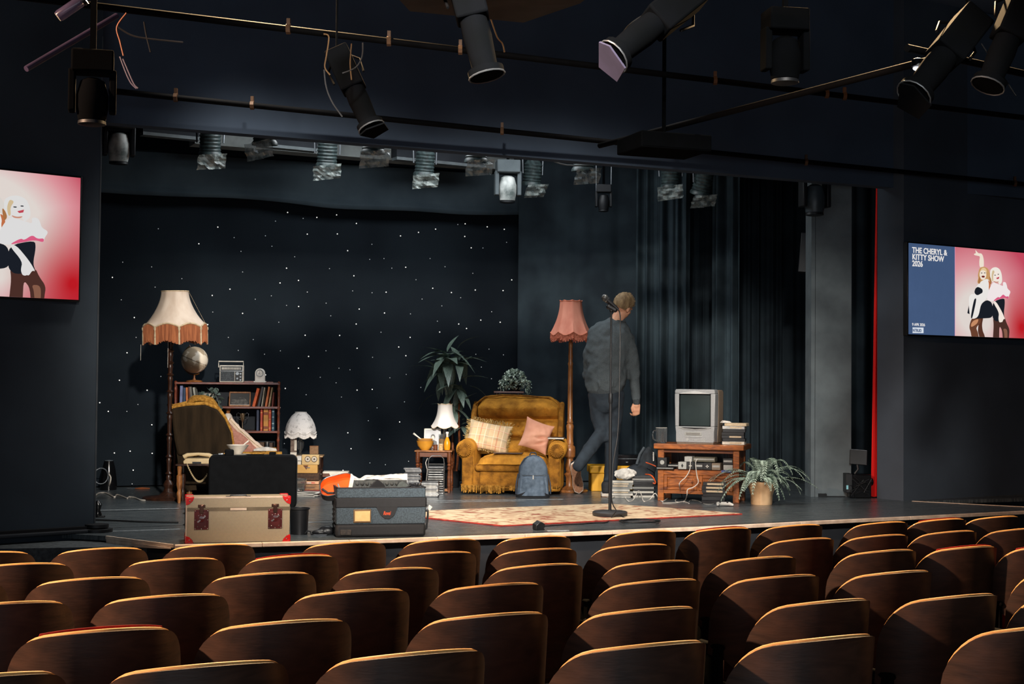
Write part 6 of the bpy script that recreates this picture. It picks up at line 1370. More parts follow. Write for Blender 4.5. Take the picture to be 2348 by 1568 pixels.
def addleaf(par, p, yaw, el, L, bi):
    if lms[bi] is None: o = obj('leaf', leafmesh(1.0, [.15, .19, .13][bi], [.55, 1.0, .3][bi], 8, .25), M_leaf, par); lms[bi] = o.data
    else: o = bpy.data.objects.new('leaf', lms[bi]); C.objects.link(o); o.parent = par
    o.location = p; o.rotation_euler = Euler((el, 0, yaw), 'XYZ'); o.scale = (L, L, L); return o
for hp, n_, L0 in heads:
    for i in range(n_):
        yaw = i * 2.399 + rnd.uniform(-.3, .3); el = rnd.uniform(-.75, 1.15); 
        addleaf(t, hp + Vector((0, 0, rnd.uniform(-.03, .10))), yaw, el, L0 * rnd.uniform(.75, 1.15), rnd.choice((0, 1, 1, 2)))
for (px, py, dx, dy_, L) in ((1016, 806, -60, 22, .26), (1045, 800, 40, -25, .22), (1010, 860, -40, 18, .2), (1072, 885, 24, 14, .2), (1040, 985, -12, 30, .2), (995, 905, -30, 28, .2)):
    o = addleaf(t, dl(px, py), math.atan2(-dx, .001) if False else (PI / 2 if dx < 0 else -PI / 2), math.atan2(-dy_, abs(dx)) + .45, L, 0)
# ivy on a stand
M_ivy = mat('ivy_leaf', (214, 228, 214), .5, col2=(84, 108, 90), scale=30)
iv = P(1180, 897, 13.62)
t = thing('plant_stand', 'tall wooden plant stand behind the centre armchair, only its top bar in sight', 'stand', Vector((iv.x - .06, iv.y, S)), 0)
obj('top_bar', MB().bb(-.14, .15, -.09, .09, iv.z - S - .02, iv.z - S), W_mid, t, bevel=.004)
for x in (-.11, .12):
    for y in (-.07, .07): obj('leg', MB().cyl((x, y, 0), (x, y, iv.z - S - .02), .012, .014, 10), W_dark, t)
t = thing('ivy_plant', 'bushy trailing ivy on the stand behind the centre armchair', 'plant', Vector((iv.x, iv.y, iv.z)), 0)
obj('pot', MB().lathe([(0, 0), (.05, 0), (.065, .08), (.07, .09), (.06, .09), (0, .08)], 20), M_plasb, t)
m = MB(); rnd = random.Random(3)
def ivyleaf(m, p, s, rnd):
    e = Euler((rnd.uniform(-1.6, .6), rnd.uniform(-.8, .8), rnd.uniform(-3.1, 3.1))).to_matrix()
    q = [Vector(v) * s for v in ((0, -.5, 0), (.5, -.15, .08), (.3, .2, 0), (0, .6, -.05), (-.3, .2, 0), (-.5, -.15, .08))]
    m.add([p + e @ v for v in q], [(0, 1, 2, 3), (0, 3, 4, 5)])
for i in range(420):
    a = rnd.uniform(0, 6.28); el = math.asin(rnd.uniform(-.1, 1)); r = rnd.uniform(.75, 1.0)
    ivyleaf(m, Vector((.125 * r * math.cos(a) * math.cos(el), .11 * r * math.sin(a) * math.cos(el), .10 + .12 * r * math.sin(el))), rnd.uniform(.014, .026), rnd)
for i in range(160):
    a = rnd.uniform(3.3, 6.1); ivyleaf(m, Vector((.09 * math.cos(a), -.075 + rnd.uniform(-.02, .02), rnd.uniform(.02, .12))), rnd.uniform(.014, .022), rnd)
for x0, L in ((-.13, .17), (-.115, .15), (-.10, .10), (-.125, .12), (.11, .16), (.13, .20), (.145, .14), (.12, .12), (-.14, .08), (0.02, .05), (-.03, .06)):
    for j in range(int(L / .008)):
        ivyleaf(m, Vector((x0 + rnd.uniform(-.016, .016), -.07 + rnd.uniform(-.015, .015), .10 - j * .008)), rnd.uniform(.012, .022), rnd)
o = obj('foliage', m, M_ivy, t, smooth=False, recalc=False); o['kind'] = 'stuff'
# fern
fp = G(1750, 1158); kf2 = 3261 / fp.y
t = thing('fern_pot', 'gold ruffled pot holding the fern right of the television stand', 'pot', fp + Vector((0, .08, 0)), 0)
m = MB(); rings = []
for r, z, rf in ((.085, 0, 0), (.088, .01, .01), (.090, .08, .03), (.105, .13, .06), (.118, .17, .09), (.120, .19, .10), (.108, .188, .1), (.09, .12, 0)):
    rings.append([(r * (1 + rf * math.cos(7 * 2 * PI * i / 56)) * math.cos(2 * PI * i / 56), r * (1 + rf * math.cos(7 * 2 * PI * i / 56)) * math.sin(2 * PI * i / 56), z) for i in range(56)])
m.ring(rings); obj('body', m, mat('gold_foil_pot', (206, 174, 136), .35, metal=.25, col2=(160, 124, 88), scale=5, bump=.3, bscale=14), t); obj('soil', MB().lathe([(0, .165), (.10, .165), (.1, .17), (0, .17)], 20), M_house, t)
t = thing('fern', 'dark feathery fern spreading both sides of the gold pot', 'plant', fp + Vector((0, .08, .185)), 0)
M_fern = mat('fern_green', (166, 186, 170), .45, col2=(60, 80, 66), scale=24)
rnd = random.Random(9)
for i in range(46):
    yaw = i * 2.4; L = rnd.uniform(.18, .37) * (1 + .15 * abs(math.cos(yaw))); rise = rnd.uniform(.04, .19); 
    if math.sin(yaw) > 0: L *= 1.1
    m = MB(); path = []
    side = rnd.uniform(-.2, .2)
    for j in range(27):
        u = j / 26; r = L * u; z = rise * math.sin(u * PI * .70) * 1.25 - .10 * u ** 3 * (1 if i % 4 else 1.9); path.append(Vector((r * math.cos(yaw) * 1.05, r * math.sin(yaw) * .7, z)))
    m.tube(path, .0016, 4)
    for j in range(3, 27):
        p_ = path[j]; dr_ = (path[j] - path[j - 1]).normalized(); sd = dr_.cross(Vector((0, 0, 1))).normalized(); ll = .034 * math.sin(PI * (j / 27) ** .8) + .006
        for s in (-1, 1): m.add([p_ - dr_ * .004, p_ + sd * s * ll * .5 + dr_ * .006 - Vector((0, 0, .002)), p_ + sd * s * ll + dr_ * .004 - Vector((0, 0, .008)), p_ + sd * s * ll * .5 - dr_ * .006], [(0, 1, 2, 3)])
    obj('frond', m, M_fern, t, smooth=False, recalc=False)

# ================= television corner =================
TA = -18.0
tv0 = G(1515, 1148); tv1 = G(1683, 1152.0)
TS = G(1600, 1151)
t = thing('tv_stand', 'low stained-pine television stand with two panelled doors and open shelf', 'cabinet', TS, TA)
kt = 3261 / TS.y
W = .345; D = .36; Ht = (1151 - 1018) / kt - .004
obj('top', MB().bb(-W - .03, W + .045, -.035, D + .03, Ht - .045, Ht), W_pine, t, bevel=.006)
for x in (-W, W - .05):
    for y in (0, D - .05): obj('corner_post', MB().bb(x, x + .052, y, y + .05, 0, Ht - .045), W_pine, t, bevel=.004)
obj('shelf', MB().bb(-W + .02, W - .02, .01, D - .01, .255, .272), W_pine, t, bevel=.002)
obj('bottom_rail', MB().bb(-W + .05, W - .05, .005, .03, .065, .095), W_pine, t, bevel=.002)
obj('top_rail', MB().bb(-W + .05, W - .05, .012, .03, Ht - .075, Ht - .046), W_mid, t, bevel=.002)
obj('floor_board', MB().bb(-W + .03, W - .03, .02, D - .02, .08, .09), W_mid, t)
obj('back_board', MB().bb(-W + .03, W - .03, D - .03, D - .02, .08, Ht - .045), W_dark, t)
for x in (-W + .004, W - .016): obj('side_panel', MB().bb(x, x + .012, .05, D - .05, .09, Ht - .045), W_pine, t, bevel=.001)
obj('shelf_rail', MB().bb(-W + .05, W - .05, .002, .02, .225, .262), W_pine, t, bevel=.003)
for s, x0, x1 in ((-1, -W + .052, -.008), (1, .008, W - .052)):
    dr_ = obj('door', MB().bb(x0, x0 + .028, .006, .026, .097, .224).bb(x1 - .028, x1, .006, .026, .097, .224).bb(x0 + .028, x1 - .028, .006, .026, .097, .12).bb(x0 + .028, x1 - .028, .006, .026, .20, .224), W_pine, t, bevel=.003)
    obj('door_panel', MB().prism([(x0 + .04, .128), (x1 - .04, .128), (x1 - .04, .192), (x0 + .04, .192)], .010, .022).bb(x0 + .028, x1 - .028, .016, .024, .12, .20), W_pine, dr_, bevel=.004)
    obj('door_knob', MB().sph((x1 - .04 if s < 0 else x0 + .014, -.004, .165), .008, 10, 8), W_mid, dr_)
obj('centre_stile', MB().bb(-.007, .007, .004, .028, .095, .226), W_pine, t, bevel=.002)
def tsl(x, y, z): return Matrix.Translation(TS) @ Matrix.Rotation(rad(TA), 4, 'Z') @ Vector((x, y, z))
# CRT
M_tv = mat('silver_grey_plastic', (142, 143, 144), .4, col2=(134, 135, 136), scale=80)
M_tvd = mat('taupe_plastic', (122, 106, 90), .55, col2=(104, 90, 76), scale=160)
t = thing('television', 'silver-grey tube television with a built-in tape slot on the pine stand', 'television', tsl(-.03, .0, Ht + .001), TA - 7)
w, h = .17, .462
bezel = [(-w * .96, 0), (w * .96, 0), (w * 1.0, .03), (w * .99, .16), (w * 1.03, .22), (w * 1.05, .44), (w * 1.0, h), (-w * 1.0, h), (-w * 1.06, .44), (-w * 1.03, .2), (-w * .98, .15), (-w * .98, .03)]
# front frame with a real opening: frame pieces
sx0, sx1, sz0, sz1 = -.140, .137, .148, .425
fr = MB(); fr.prism([(-w * .96, .012), (w * .96, .012), (w * 1.0, .03), (w * .99, .10), (w * 1.02, sz0), (-w * 1.02, sz0), (-w * .98, .10), (-w * .98, .03)], 0, .10)
fr.prism([(-w * 1.04, sz1), (w * 1.04, sz1), (w * 1.02, h - .012), (w * .98, h), (-w * .98, h), (-w * 1.04, h - .012)], 0, .10)
fr.prism([(-w * 1.02, sz0), (sx0, sz0), (sx0, sz1), (-w * 1.05, sz1)], 0, .10).prism([(sx1, sz0), (w * 1.02, sz0), (w * 1.05, sz1), (sx1, sz1)], 0, .10)
f_ = obj('front_frame', fr, M_tv, t, bevel=.006)
obj('brow', MB().prism([(sx0, sz1 - .002), (sx0 + .04, sz1 + .010), (0, sz1 + .022), (sx1 - .04, sz1 + .010), (sx1, sz1 - .002)], -.006, .01), mat('bright_silver', (180, 180, 178), .3), f_, bevel=.003)
def scr(u, v):
    a, b = 2 * u - 1, 2 * v - 1; return (sx0 + (sx1 - sx0) * u, .012 + .020 * (a * a + b * b) / 2 * .9, sz0 + (sz1 - sz0) * v)
obj('tube_glass', MB().grid(scr, 16, 16, (0, .03, 0)), mat('crt_glass', (44, 54, 55), .4, spec=.12, scale=4), t)
obj('black_mask', MB().bb(sx0 - .002, sx0 + .006, .006, .05, sz0, sz1).bb(sx1 - .006, sx1 + .002, .006, .05, sz0, sz1).bb(sx0, sx1, .006, .05, sz1 - .006, sz1 + .001).bb(sx0, sx1, .006, .05, sz0 - .001, sz0 + .006), M_glossb, t)
obj('chin_curve', MB().tube([(-.145, -.003, .142), (-.09, -.006, .128), (0, -.007, .122), (.09, -.006, .128), (.145, -.003, .142)], .0035, 6), M_plasg, f_)
obj('speaker_slots', MB().prism([(-.13, .140), (-.08, .129), (0, .125), (.08, .129), (.13, .140)], -.003, .0), M_plasb, f_)
tsn = obj('tape_slot', MB().bb(-.088, .062, -.004, .002, .072, .102), M_plasg, f_, bevel=.002); obj('tape_flap', MB().bb(-.074, .048, -.006, -.003, .077, .097), mat('flap_grey', (120, 118, 114), .4), tsn, bevel=.001)
obj('lip', MB().tube([(-.088, -.005, .066), (0, -.010, .060), (.066, -.005, .066)], .003, 6), MATS['bright_silver'], f_)
m = MB().cyl((-.062, -.006, .038), (-.062, 0, .038), .012, .013, 14)
for i in range(6): m.cyl((-.012 + i * .014, -.004, .036), (-.012 + i * .014, 0, .036), .0045, .005, 8)
for i, dz_ in ((0, .008), (1, -.008)): m.cyl((.066, -.004, .036 + dz_), (.066, 0, .036 + dz_), .005, .005, 8).cyl((.084, -.004, .036 + dz_), (.084, 0, .036 + dz_), .005, .005, 8)
obj('buttons', m, MATS['bright_silver'], f_)
obj('side_cabinet', MB().prism([(-w * 1.0, .012), (w * 1.0, .012), (w * 1.04, .12), (w * 1.05, .44), (w * 1.0, h - .004), (-w * 1.0, h - .004), (-w * 1.05, .44), (-w * 1.04, .12)], .10, .24), M_tvd, t, bevel=.006)
back = MB(); back.ring([[(x * w, .24, z) for x, z in ((-1, .03), (1, .03), (1.03, .42), (.95, .45), (-.95, .45), (-1.03, .42))], [(x * w * .62, .40, z) for x, z in ((-1, .05), (1, .05), (1, .34), (.9, .37), (-.9, .37), (-1, .34))]]); obj('rear_housing', back, M_metal, t, bevel=.006)
obj('foot_plinth', MB().bb(-.16, .16, .01, .22, 0, .013), M_tvd, t)
# mug
t = thing('glass_tankard', 'empty dimpled glass beer mug on the left of the television stand', 'glass', tsl(-.325, .05, Ht + .001), 20)
obj('glass', MB().lathe([(0, 0), (.042, 0), (.044, .004), (.046, .125), (.048, .132), (.0445, .132), (.042, .125), (.038, .014), (0, .012)], 12), M_glass, t, smooth=False)
m = MB()
for i in range(12): a = i * PI / 6; m.cyl((.0462 * math.cos(a), .0462 * math.sin(a), .01), (.0475 * math.cos(a), .0475 * math.sin(a), .125), .0012, .0012, 5)
obj('ribs', m, M_steel, t); obj('rim', MB().tube([(.0475 * math.cos(a * PI / 8), .0475 * math.sin(a * PI / 8), .131) for a in range(17)], .0016, 5), M_offw, t)  # pale ribs and rim added as highlights on the clear glass
obj('handle', MB().tube([(-.044, 0, .108), (-.072, 0, .104), (-.082, 0, .075), (-.076, 0, .035), (-.044, 0, .02)], .0065, 8), M_glass, t)
# videotape stack right on the stand
M_vhs = mat('vhs_black', (24, 24, 26), .35, scale=20); M_lab = mat('tape_label', (196, 178, 150), .7, col2=(180, 160, 130), scale=60)
def vhs(loc, rz, label, group, w=.187, d=.10, h=.026, col=None, band=True, bx0=-.03, bx1=.07):
    t = thing('videotape', label, 'videotape', loc, rz, group); obj('shell', MB().bb(-w / 2, w / 2, 0, d, .0003, h - .0006), col or M_vhs, t, bevel=.0015)
    if band: obj('spine_label', MB().bb(bx0, bx1, -.0012, 0, h * .25, h * .75), M_lab, t, smooth=False)
    return t
base = tsl(.285, .06, Ht + .001); sp = [(0, M_offw, True, 'pale boxed videotape at the bottom of the stack right of the television'), (.026, M_vhs, False, 'plain black videotape second from the bottom right of the television'), (.052, M_vhs, True, 'black videotape with a cream label, middle of the stack right of the television'),
     (.078, M_vhs, False, 'plain black videotape just above the labelled one right of the television'), (.104, M_vhs, False, 'plain black videotape under the clear tape case right of the television'), (.130, MATS['cd_case_0'], True, 'clear tape case near the top of the stack right of the television'), (.156, M_lab, False, 'beige tape box overhanging at the top of the stack right of the television')]
for i, (z, m_, bd, lab) in enumerate(sp): vhs(base + Vector((random.uniform(-.008, .008) + (.02 if i == 6 else 0), random.uniform(-.01, .01), z)), TA + random.uniform(-6, 6), lab, 'videotapes stacked right of the television', col=m_, band=bd)
t = thing('paper_slip', 'small crumpled paper on top of the videotape stack', 'paper', base + Vector((-.06, .03, .183)), 10); obj('slip', MB().prism([(-.04, 0), (.05, 0), (.03, .012), (-.02, .02)], -.02, .02), M_paper, t)
# boxes on the open shelf
kS = lambda px: (px - 1600) / kt / math.cos(rad(TA))
items = [(1522, 1048, 1068, M_plasb, 'black speaker cube at the left end of the open shelf', 'speaker', .19), (1546, 1064, 1068, M_lab, 'thin dark device with a pale front beside the speaker cube', 'device', .12)]
def shelf_box(x0, x1, z0, z1, y0, mt, name, label, cat, extra=None):
    c = tsl((x0 + x1) / 2, y0, z0); t = thing(name, label, cat, c, TA); w = x1 - x0; obj('body', MB().bb(-w / 2, w / 2, 0, .12, .0005, z1 - z0), mt, t, bevel=.002)
    if extra == 'diamond': obj('front_mark', MB().prism([(0, .012), (.010, .03), (0, .048), (-.010, .03)], -.0015, 0), M_plasb, t)
    elif extra == 'cross':
        m = MB()
        for a in range(4): m.at((0.0, 0, (z1 - z0) / 2), (0, a * PI / 2, 0)).add([(-.003, -.0015, .004), (.003, -.0015, .004), (.004, -.0015, .010), (0, -.0015, .014), (-.004, -.0015, .010)], [(0, 1, 2, 3, 4)])
        obj('front_mark', m, M_paper, t, smooth=False)
    elif extra == 'cone': obj('driver', MB().cyl((0, -.002, (z1 - z0) / 2), (0, .001, (z1 - z0) / 2), .018, .02, 16), M_plasg, t)
    elif extra == 'strip': obj('front_strip', MB().bb(-w / 2 + .006, w / 2 - .006, -.0015, 0, .4 * (z1 - z0), .7 * (z1 - z0)), M_plasg, t, smooth=False)
    return t
sz = .273
shelf_box(-.34, -.262, sz + .015, sz + .095, -.03, M_plasb, 'speaker', 'black cube speaker jutting out at the left end of the shelf', 'speaker', 'cone')
shelf_box(-.35, -.20, sz - .004, sz + .014, -.035, M_plasb, 'disc_player', 'thin black device under the cube speaker', 'device', 'strip')
shelf_box(-.26, -.165, sz + .016, sz + .04, -.0, M_plasb, 'disc_player', 'dark device with a pale strip, left on the shelf', 'device', 'strip')
shelf_box(-.165, -.095, sz + .001, sz + .062, -.02, M_plasg, 'speaker', 'small grey box with a dark diamond on the shelf', 'box', 'diamond')
shelf_box(-.093, -.03, sz + .001, sz + .062, -.018, M_plasb, 'console_box', 'black box with a white cross of triangles, left of the cable', 'box', 'cross')
shelf_box(-.028, .045, sz + .001, sz + .058, -.012, M_plasb, 'power_block', 'plain black power block behind the white cables', 'box', 'strip')
shelf_box(.046, .118, sz + .001, sz + .060, -.018, M_plasb, 'console_box', 'black box with a white cross of triangles, right of the cables', 'box', 'cross')
shelf_box(.120, .192, sz + .001, sz + .058, -.02, M_tvd, 'speaker', 'small taupe box at the right middle of the shelf', 'box', 'strip')
shelf_box(-.115, -.05, sz + .064, sz + .108, .0, M_plasg, 'speaker', 'small pale grey box in the upper row of the shelf', 'box', 'strip')
shelf_box(-.045, .14, sz + .064, sz + .105, .02, mat('olive_grey', (92, 88, 74), .7), 'disc_player', 'olive-grey flat device in the upper row of the shelf', 'device', 'strip')
shelf_box(.215, .292, sz + .001, sz + .045, .0, M_plasg, 'tape_box', 'pale plastic boxes at the right end of the shelf', 'box', 'strip')
shelf_box(.21, .293, sz + .048, sz + .10, .0, M_plasb, 'tape_box', 'black box on top of the pale boxes at the right end of the shelf', 'box', 'strip')
shelf_box(.20, .285, sz - .018, sz + .000, -.022, mat('blue_plastic', (72, 88, 150), .4), 'disc_case', 'small blue plastic case poking out at the right end of the shelf', 'case', None)
# videotapes in front of the right door, game controller
vb = tsl(.155, -.13, 0); labs = ['bottom videotape of the floor stack in front of the stand', 'second videotape from the floor in front of the stand', 'third videotape from the floor in front of the stand', 'videotape with a long cream label in the floor stack', 'videotape with a long cream label second from the top of the floor stack', 'boxed videotape with worn white edges on top of the floor stack']
for i in range(6): vhs(vb + Vector((random.uniform(-.006, .006), -.02 + random.uniform(-.006, .006), i * .030)), TA + 6 + random.uniform(-5, 5), labs[i], 'videotapes on the floor before the stand', h=.03, w=.19, band=i in (3, 4, 5), bx0=-.06, bx1=.075)
cp = G(1659, 1160.5)
t = thing('game_controller', 'pale grey game controller on the floor in front of the videotapes', 'controller', cp, 0)
obj('body', MB().cap((-.045, 0, .02), (.04, 0, .02), .016, .016).cap((-.045, 0, .02), (-.052, -.035, .014), .017, .011).cap((.045, 0, .02), (.07, -.03, .014), .017, .011), mat('controller_grey', (186, 184, 178), .4), t, remesh=.005, soft=2)
obj('thumb_pads', MB().cyl((-.03, -.01, .03), (-.03, -.01, .042), .007, .007, 10).cyl((.03, -.01, .03), (.03, -.01, .042), .007, .007, 10), M_plasb, t)
def px_cable(pts, lab, m, r=.004, n=5, cat='cable', ys=None, name='cable'):
    w = [Vector(q) if len(q) == 3 else G(*q, S + r) for q in pts]; fine = []
    for i in range(len(w) - 1):
        p0 = w[max(0, i - 1)]; p1 = w[i]; p2 = w[i + 1]; p3 = w[min(len(w) - 1, i + 2)]
        for j in range(6):
            s = j / 6; fine.append(.5 * ((2 * p1) + (p2 - p0) * s + (2 * p0 - 5 * p1 + 4 * p2 - p3) * s * s + (3 * p1 - p0 - 3 * p2 + p3) * s ** 3))
    fine.append(w[-1]); return tag(obj(name, MB().tube(fine, r, n), m), lab, cat)
def PP(px, py, Y): v = P(px, py, Y); v.z = max(v.z, S + .004); return tuple(v)
yT = TS.y - .03
px_cable([PP(1583, 1053, yT), PP(1582, 1075, yT - .04), PP(1573, 1093, yT - .05), PP(1560, 1105, yT - .06), PP(1558, 1115, yT - .07), (1564, 1140), (1560, 1141), (1549, 1146), (1552, 1151), (1568, 1150), (1580, 1154)], 'white cable hanging from the shelf past the left door to the floor', M_cable_w)
px_cable([PP(1599, 1052, yT), PP(1595, 1062, yT - .04), PP(1598, 1090, yT - .05), PP(1601, 1106, yT - .06), PP(1590, 1117, yT - .07), PP(1577, 1122, yT - .07), PP(1575, 1135, yT - .07), (1570, 1148), (1556, 1152), (1519, 1153.5)], 'white cable hanging between the doors and curling to the floor', M_cable_w)
px_cable([(1580, 1150), (1585, 1146), (1600, 1148), (1615, 1155), (1630, 1156), (1640, 1154)], 'grey controller cable on the floor leading to the pad', M_plasg, .003)
px_cable([(1392, 1140), (1402, 1142), (1415, 1137), (1430, 1139), (1441, 1149), (1452, 1146), PP(1463, 1126, 12.3), PP(1470, 1132, 12.3), (1476, 1149), (1490, 1145), PP(1502, 1131, 12.2), (1512, 1145), (1520, 1149), (1532, 1142)], 'looping white cable on the floor between the disc stacks and the stand', M_cable_w, .0045)
# stacks behind the mic stand
DV = [mat('dvd_grey', (128, 128, 124), .35), mat('dvd_pale', (196, 192, 182), .35), M_vhs]
sb = G(1425, 1141)
for i in range(8):
    w_ = .20 if i not in (0, 3) else .17
    vhs(sb + Vector((random.uniform(-.008, .008) - (.015 if i == 3 else 0), random.uniform(-.01, .01), i * .0185)), random.uniform(-4, 4) - 3, 'boxed tape in the pale stack directly behind the microphone stand', 'pale stack behind the microphone stand', w=w_, d=.13, h=.0185, col=DV[[1, 1, 0, 1, 0, 0, 0, 1][i]], band=i in (2, 5, 6), bx0=-.07, bx1=.06)
sb = G(1477, 1141)
for i in range(9):
    vhs(sb + Vector((random.uniform(-.01, .01), .02 + random.uniform(-.01, .01), i * .0185)), random.uniform(-4, 4), 'dark boxed tape in the black stack left of the television stand', 'dark stack left of the television stand', w=.19, d=.13, h=.0185, col=DV[[1, 2, 1, 2, 0, 2, 2, 2, 0][i]], band=False)
tb = sb + Vector((-.01, .02, 9 * .0185))
t = thing('disc_player', 'slim black device lying on the dark stack left of the television stand', 'device', tb, 0); obj('body', MB().bb(-.10, .10, 0, .12, .001, .02), M_plasb, t, bevel=.002); obj('top_edge', MB().bb(-.095, .09, -.001, .1, .020, .0215), M_steel, t)
pb = G(1433, 1141) + Vector((0, .03, 8 * .0185))
t = thing('plastic_bag', 'crumpled white plastic bag on the pale stack behind the microphone stand', 'bag', pb, 0)
def bag(sg):
    def f(u, v):
        a = 2 * PI * u; el = PI * v; r = 1 + .38 * noise.noise((math.cos(a) * 2.4, math.sin(a) * 2.4, v * 5 + 3)); return (.085 * r * math.cos(a) * math.sin(el) + .01 * v, .05 * r * math.sin(a) * math.sin(el), .045 + .045 * r * -math.cos(el) + .01)
    return f
obj('bag', MB().grid(bag(1), 24, 12), M_paper, t, smooth=False)
yc = G(1376, 1124)
t = thing('storage_crate', 'yellow plastic crate standing behind the man and the microphone stand', 'crate', Vector((P(1405, 1100, 13.1).x, 13.1, S)), 2)
M_yel = mat('yellow_plastic', (224, 164, 24), .45, col2=(206, 146, 14), scale=10); k3 = 3261 / 13.1
cx0, cx1 = (1352 - 1405) / k3, (1462 - 1405) / k3
obj('tub', MB().bb(cx0 + .015, cx1 - .01, 0, .02, .0, .17).bb(cx0 + .015, cx1 - .01, .26, .28, 0, .17).bb(cx0 + .015, cx0 + .03, 0, .28, 0, .17).bb(cx1 - .025, cx1 - .01, 0, .28, 0, .17).bb(cx0 + .015, cx1 - .01, 0, .28, 0, .01), M_yel, t, bevel=.004)
obj('rim', MB().bb(cx0, cx1, -.015, .295, .165, .235), M_yel, t, bevel=.008)
m = MB()
for i in range(6): m.bb(cx0 + .22 + i * .035, cx0 + .235 + i * .035, -.02, -.014, .17, .225)
obj('rim_ribs', m, M_yel, t)
hp = P(1436, 1060, 13.2)
t = thing('hifi_unit', 'black hi-fi unit standing on the yellow crate', 'device', Vector((hp.x, 13.12, S + .236)), 2)
obj('body', MB().bb(-.12, .14, 0, .22, 0, .10), M_glossb, t, bevel=.004); obj('trim_line', MB().bb(-.11, .11, -.002, 0, .062, .066), M_steel, t); obj('button', MB().bb(-.01, .01, -.003, 0, .03, .036), M_silver, t); obj('lamps', MB().sph((-.08, -.001, .095), .003, 6, 4).sph((-.05, -.001, .095), .003, 6, 4), M_silver, t)
jb = G(1480, 1136) + Vector((0, .18, 0))
t = thing('black_coat', 'black coat slumped between the yellow crate and the television stand', 'coat', jb, 0)
m = MB().sph((-.04, .02, .16), (.15, .12, .11), 14, 10).sph((.04, .03, .28), (.09, .08, .13), 14, 10).cap((.0, .02, .3), (.05, .03, .40), .05, .03).bb(-.1, .1, -.05, .1, 0, .14)
obj('coat', m, mat('charcoal_cloth', (40, 46, 52), .85, col2=(26, 30, 34), scale=12, bump=.3), t, remesh=.012, soft=3)
obj('strap', MB().tube([(-.07, -.06, .27), (-.04, -.05, .36), (.0, -.03, .42)], .012, 6), mat('grey_webbing', (70, 78, 84), .8), t); obj('white_tag', MB().bb(.075, .085, -.07, -.06, .30, .38), M_paper, t)
px_cable([PP(1481, 1060, 12.6), PP(1492, 1064, 12.58), PP(1504, 1069, 12.56)], 'orange cord end lying over the black coat', mat('orange_rubber', (232, 92, 34), .4), .005)
px_cable([PP(1480, 1087, 12.5), PP(1492, 1089, 12.45), PP(1500, 1098, 12.42), PP(1503, 1108, 12.4), PP(1497, 1107, 12.4)], 'orange cord looping down beside the left post of the stand', MATS['orange_rubber'], .005)

# ================= rug =================
r1, r2, r3 = G(1702, 1180), G(1150, 1207.5), G(1400, 1157.5)
M_rugm = None
def rug_mat():
    m = bpy.data.materials.new('rug_pile'); m.use_nodes = True; nt = m.node_tree; b = nt.nodes['Principled BSDF']; b.inputs['Roughness'].default_value = .95
    tc = nt.nodes.new('ShaderNodeTexCoord'); mp = nt.nodes.new('ShaderNodeMapping'); mp.inputs['Scale'].default_value = (1, 1, 1); nt.links.new(tc.outputs['Object'], mp.inputs[0])
    n = nt.nodes.new('ShaderNodeTexNoise'); n.inputs['Scale'].default_value = 6.5; n.inputs['Detail'].default_value = 8; n.inputs['Distortion'].default_value = 2.0; nt.links.new(mp.outputs[0], n.inputs[0])
    r = nt.nodes.new('ShaderNodeValToRGB'); cr = r.color_ramp; cr.elements[0].position = .34; cr.elements[0].color = (*srgb((136, 66, 50)), 1); cr.elements[1].position = .60; cr.elements[1].color = (*srgb((204, 182, 150)), 1)
    e = cr.elements.new(.42); e.color = (*srgb((166, 132, 102)), 1); e = cr.elements.new(.50); e.color = (*srgb((190, 166, 134)), 1); e = cr.elements.new(.75); e.color = (*srgb((196, 168, 132)), 1)
    nt.links.new(n.outputs['Fac'], r.inputs[0]); nt.links.new(r.outputs[0], b.inputs['Base Color'])
    bp = nt.nodes.new('ShaderNodeBump'); bp.inputs['Strength'].default_value = .3; nt.links.new(n.outputs['Fac'], bp.inputs['Height']); nt.links.new(bp.outputs[0], b.inputs['Normal']); return m
r0 = G(985, 1171.5); ex = (r1 - r2)
# long front edge r2->r1, back corner r3; left corner follows the suitcase side
r4 = G(880, 1178)
t = thing('rug', 'cream and rust patterned rug with a dark red edge on the stage floor', 'rug', (0, 0, 0))
ctr = (r1 + r2 + r3 + r4) / 4
def rugpts(k_, z): return [((p.x - ctr.x) * k_ + ctr.x, (p.y - ctr.y) * k_ + ctr.y) for p in (r2, (r2 + r1) / 2 + Vector((0, -.005, 0)), r1, (r1 + r3) / 2 + Vector((0, .02, 0)), r3, (r3 + r4) / 2 + Vector((0, .03, 0)), r4, G(1000, 1192))]
obj('pile', MB().prism(rugpts(.985, 0), S + .002, S + .012, 'xy'), rug_mat(), t, smooth=False)
obj('binding', MB().prism(rugpts(1.0, 0), S + .0015, S + .0095, 'xy'), mat('red_binding', (166, 50, 38), .85, col2=(120, 34, 28), scale=20), t, smooth=False)

# ================= microphone stand =================
mp_ = G(1401, 1189.5) + Vector((0, .12, .013)); km = 3261 / mp_.y
t = thing('microphone_stand', 'straight black microphone stand with a round base on the rug', 'microphone stand', mp_, 0)
obj('round_base', MB().lathe([(0, 0), (.125, 0), (.13, .008), (.13, .026), (.12, .034), (.02, .04), (0, .04)], 36), mat('cast_black', (46, 46, 48), .5), t)
obj('lower_tube', MB().cyl((0, 0, .03), (0, 0, .86), .0115, .0115, 14), M_metal, t); obj('clutch', MB().lathe([(.012, .83), (.016, .84), (.016, .90), (.011, .91)], 14), M_metal, t)
htop = (1187 - 716) / km; obj('upper_tube', MB().cyl((0, 0, .86), (0, 0, htop), .0075, .0075, 12), M_metal, t)
obj('clip', MB().at((0, 0, htop)).cap((0, 0, -.01), (.0, 0, .01), .013, .012).cap((-.02, -.0, .022), (.028, 0, -.004), .019, .017), M_plasb, t)
hm = Matrix.Translation(mp_)
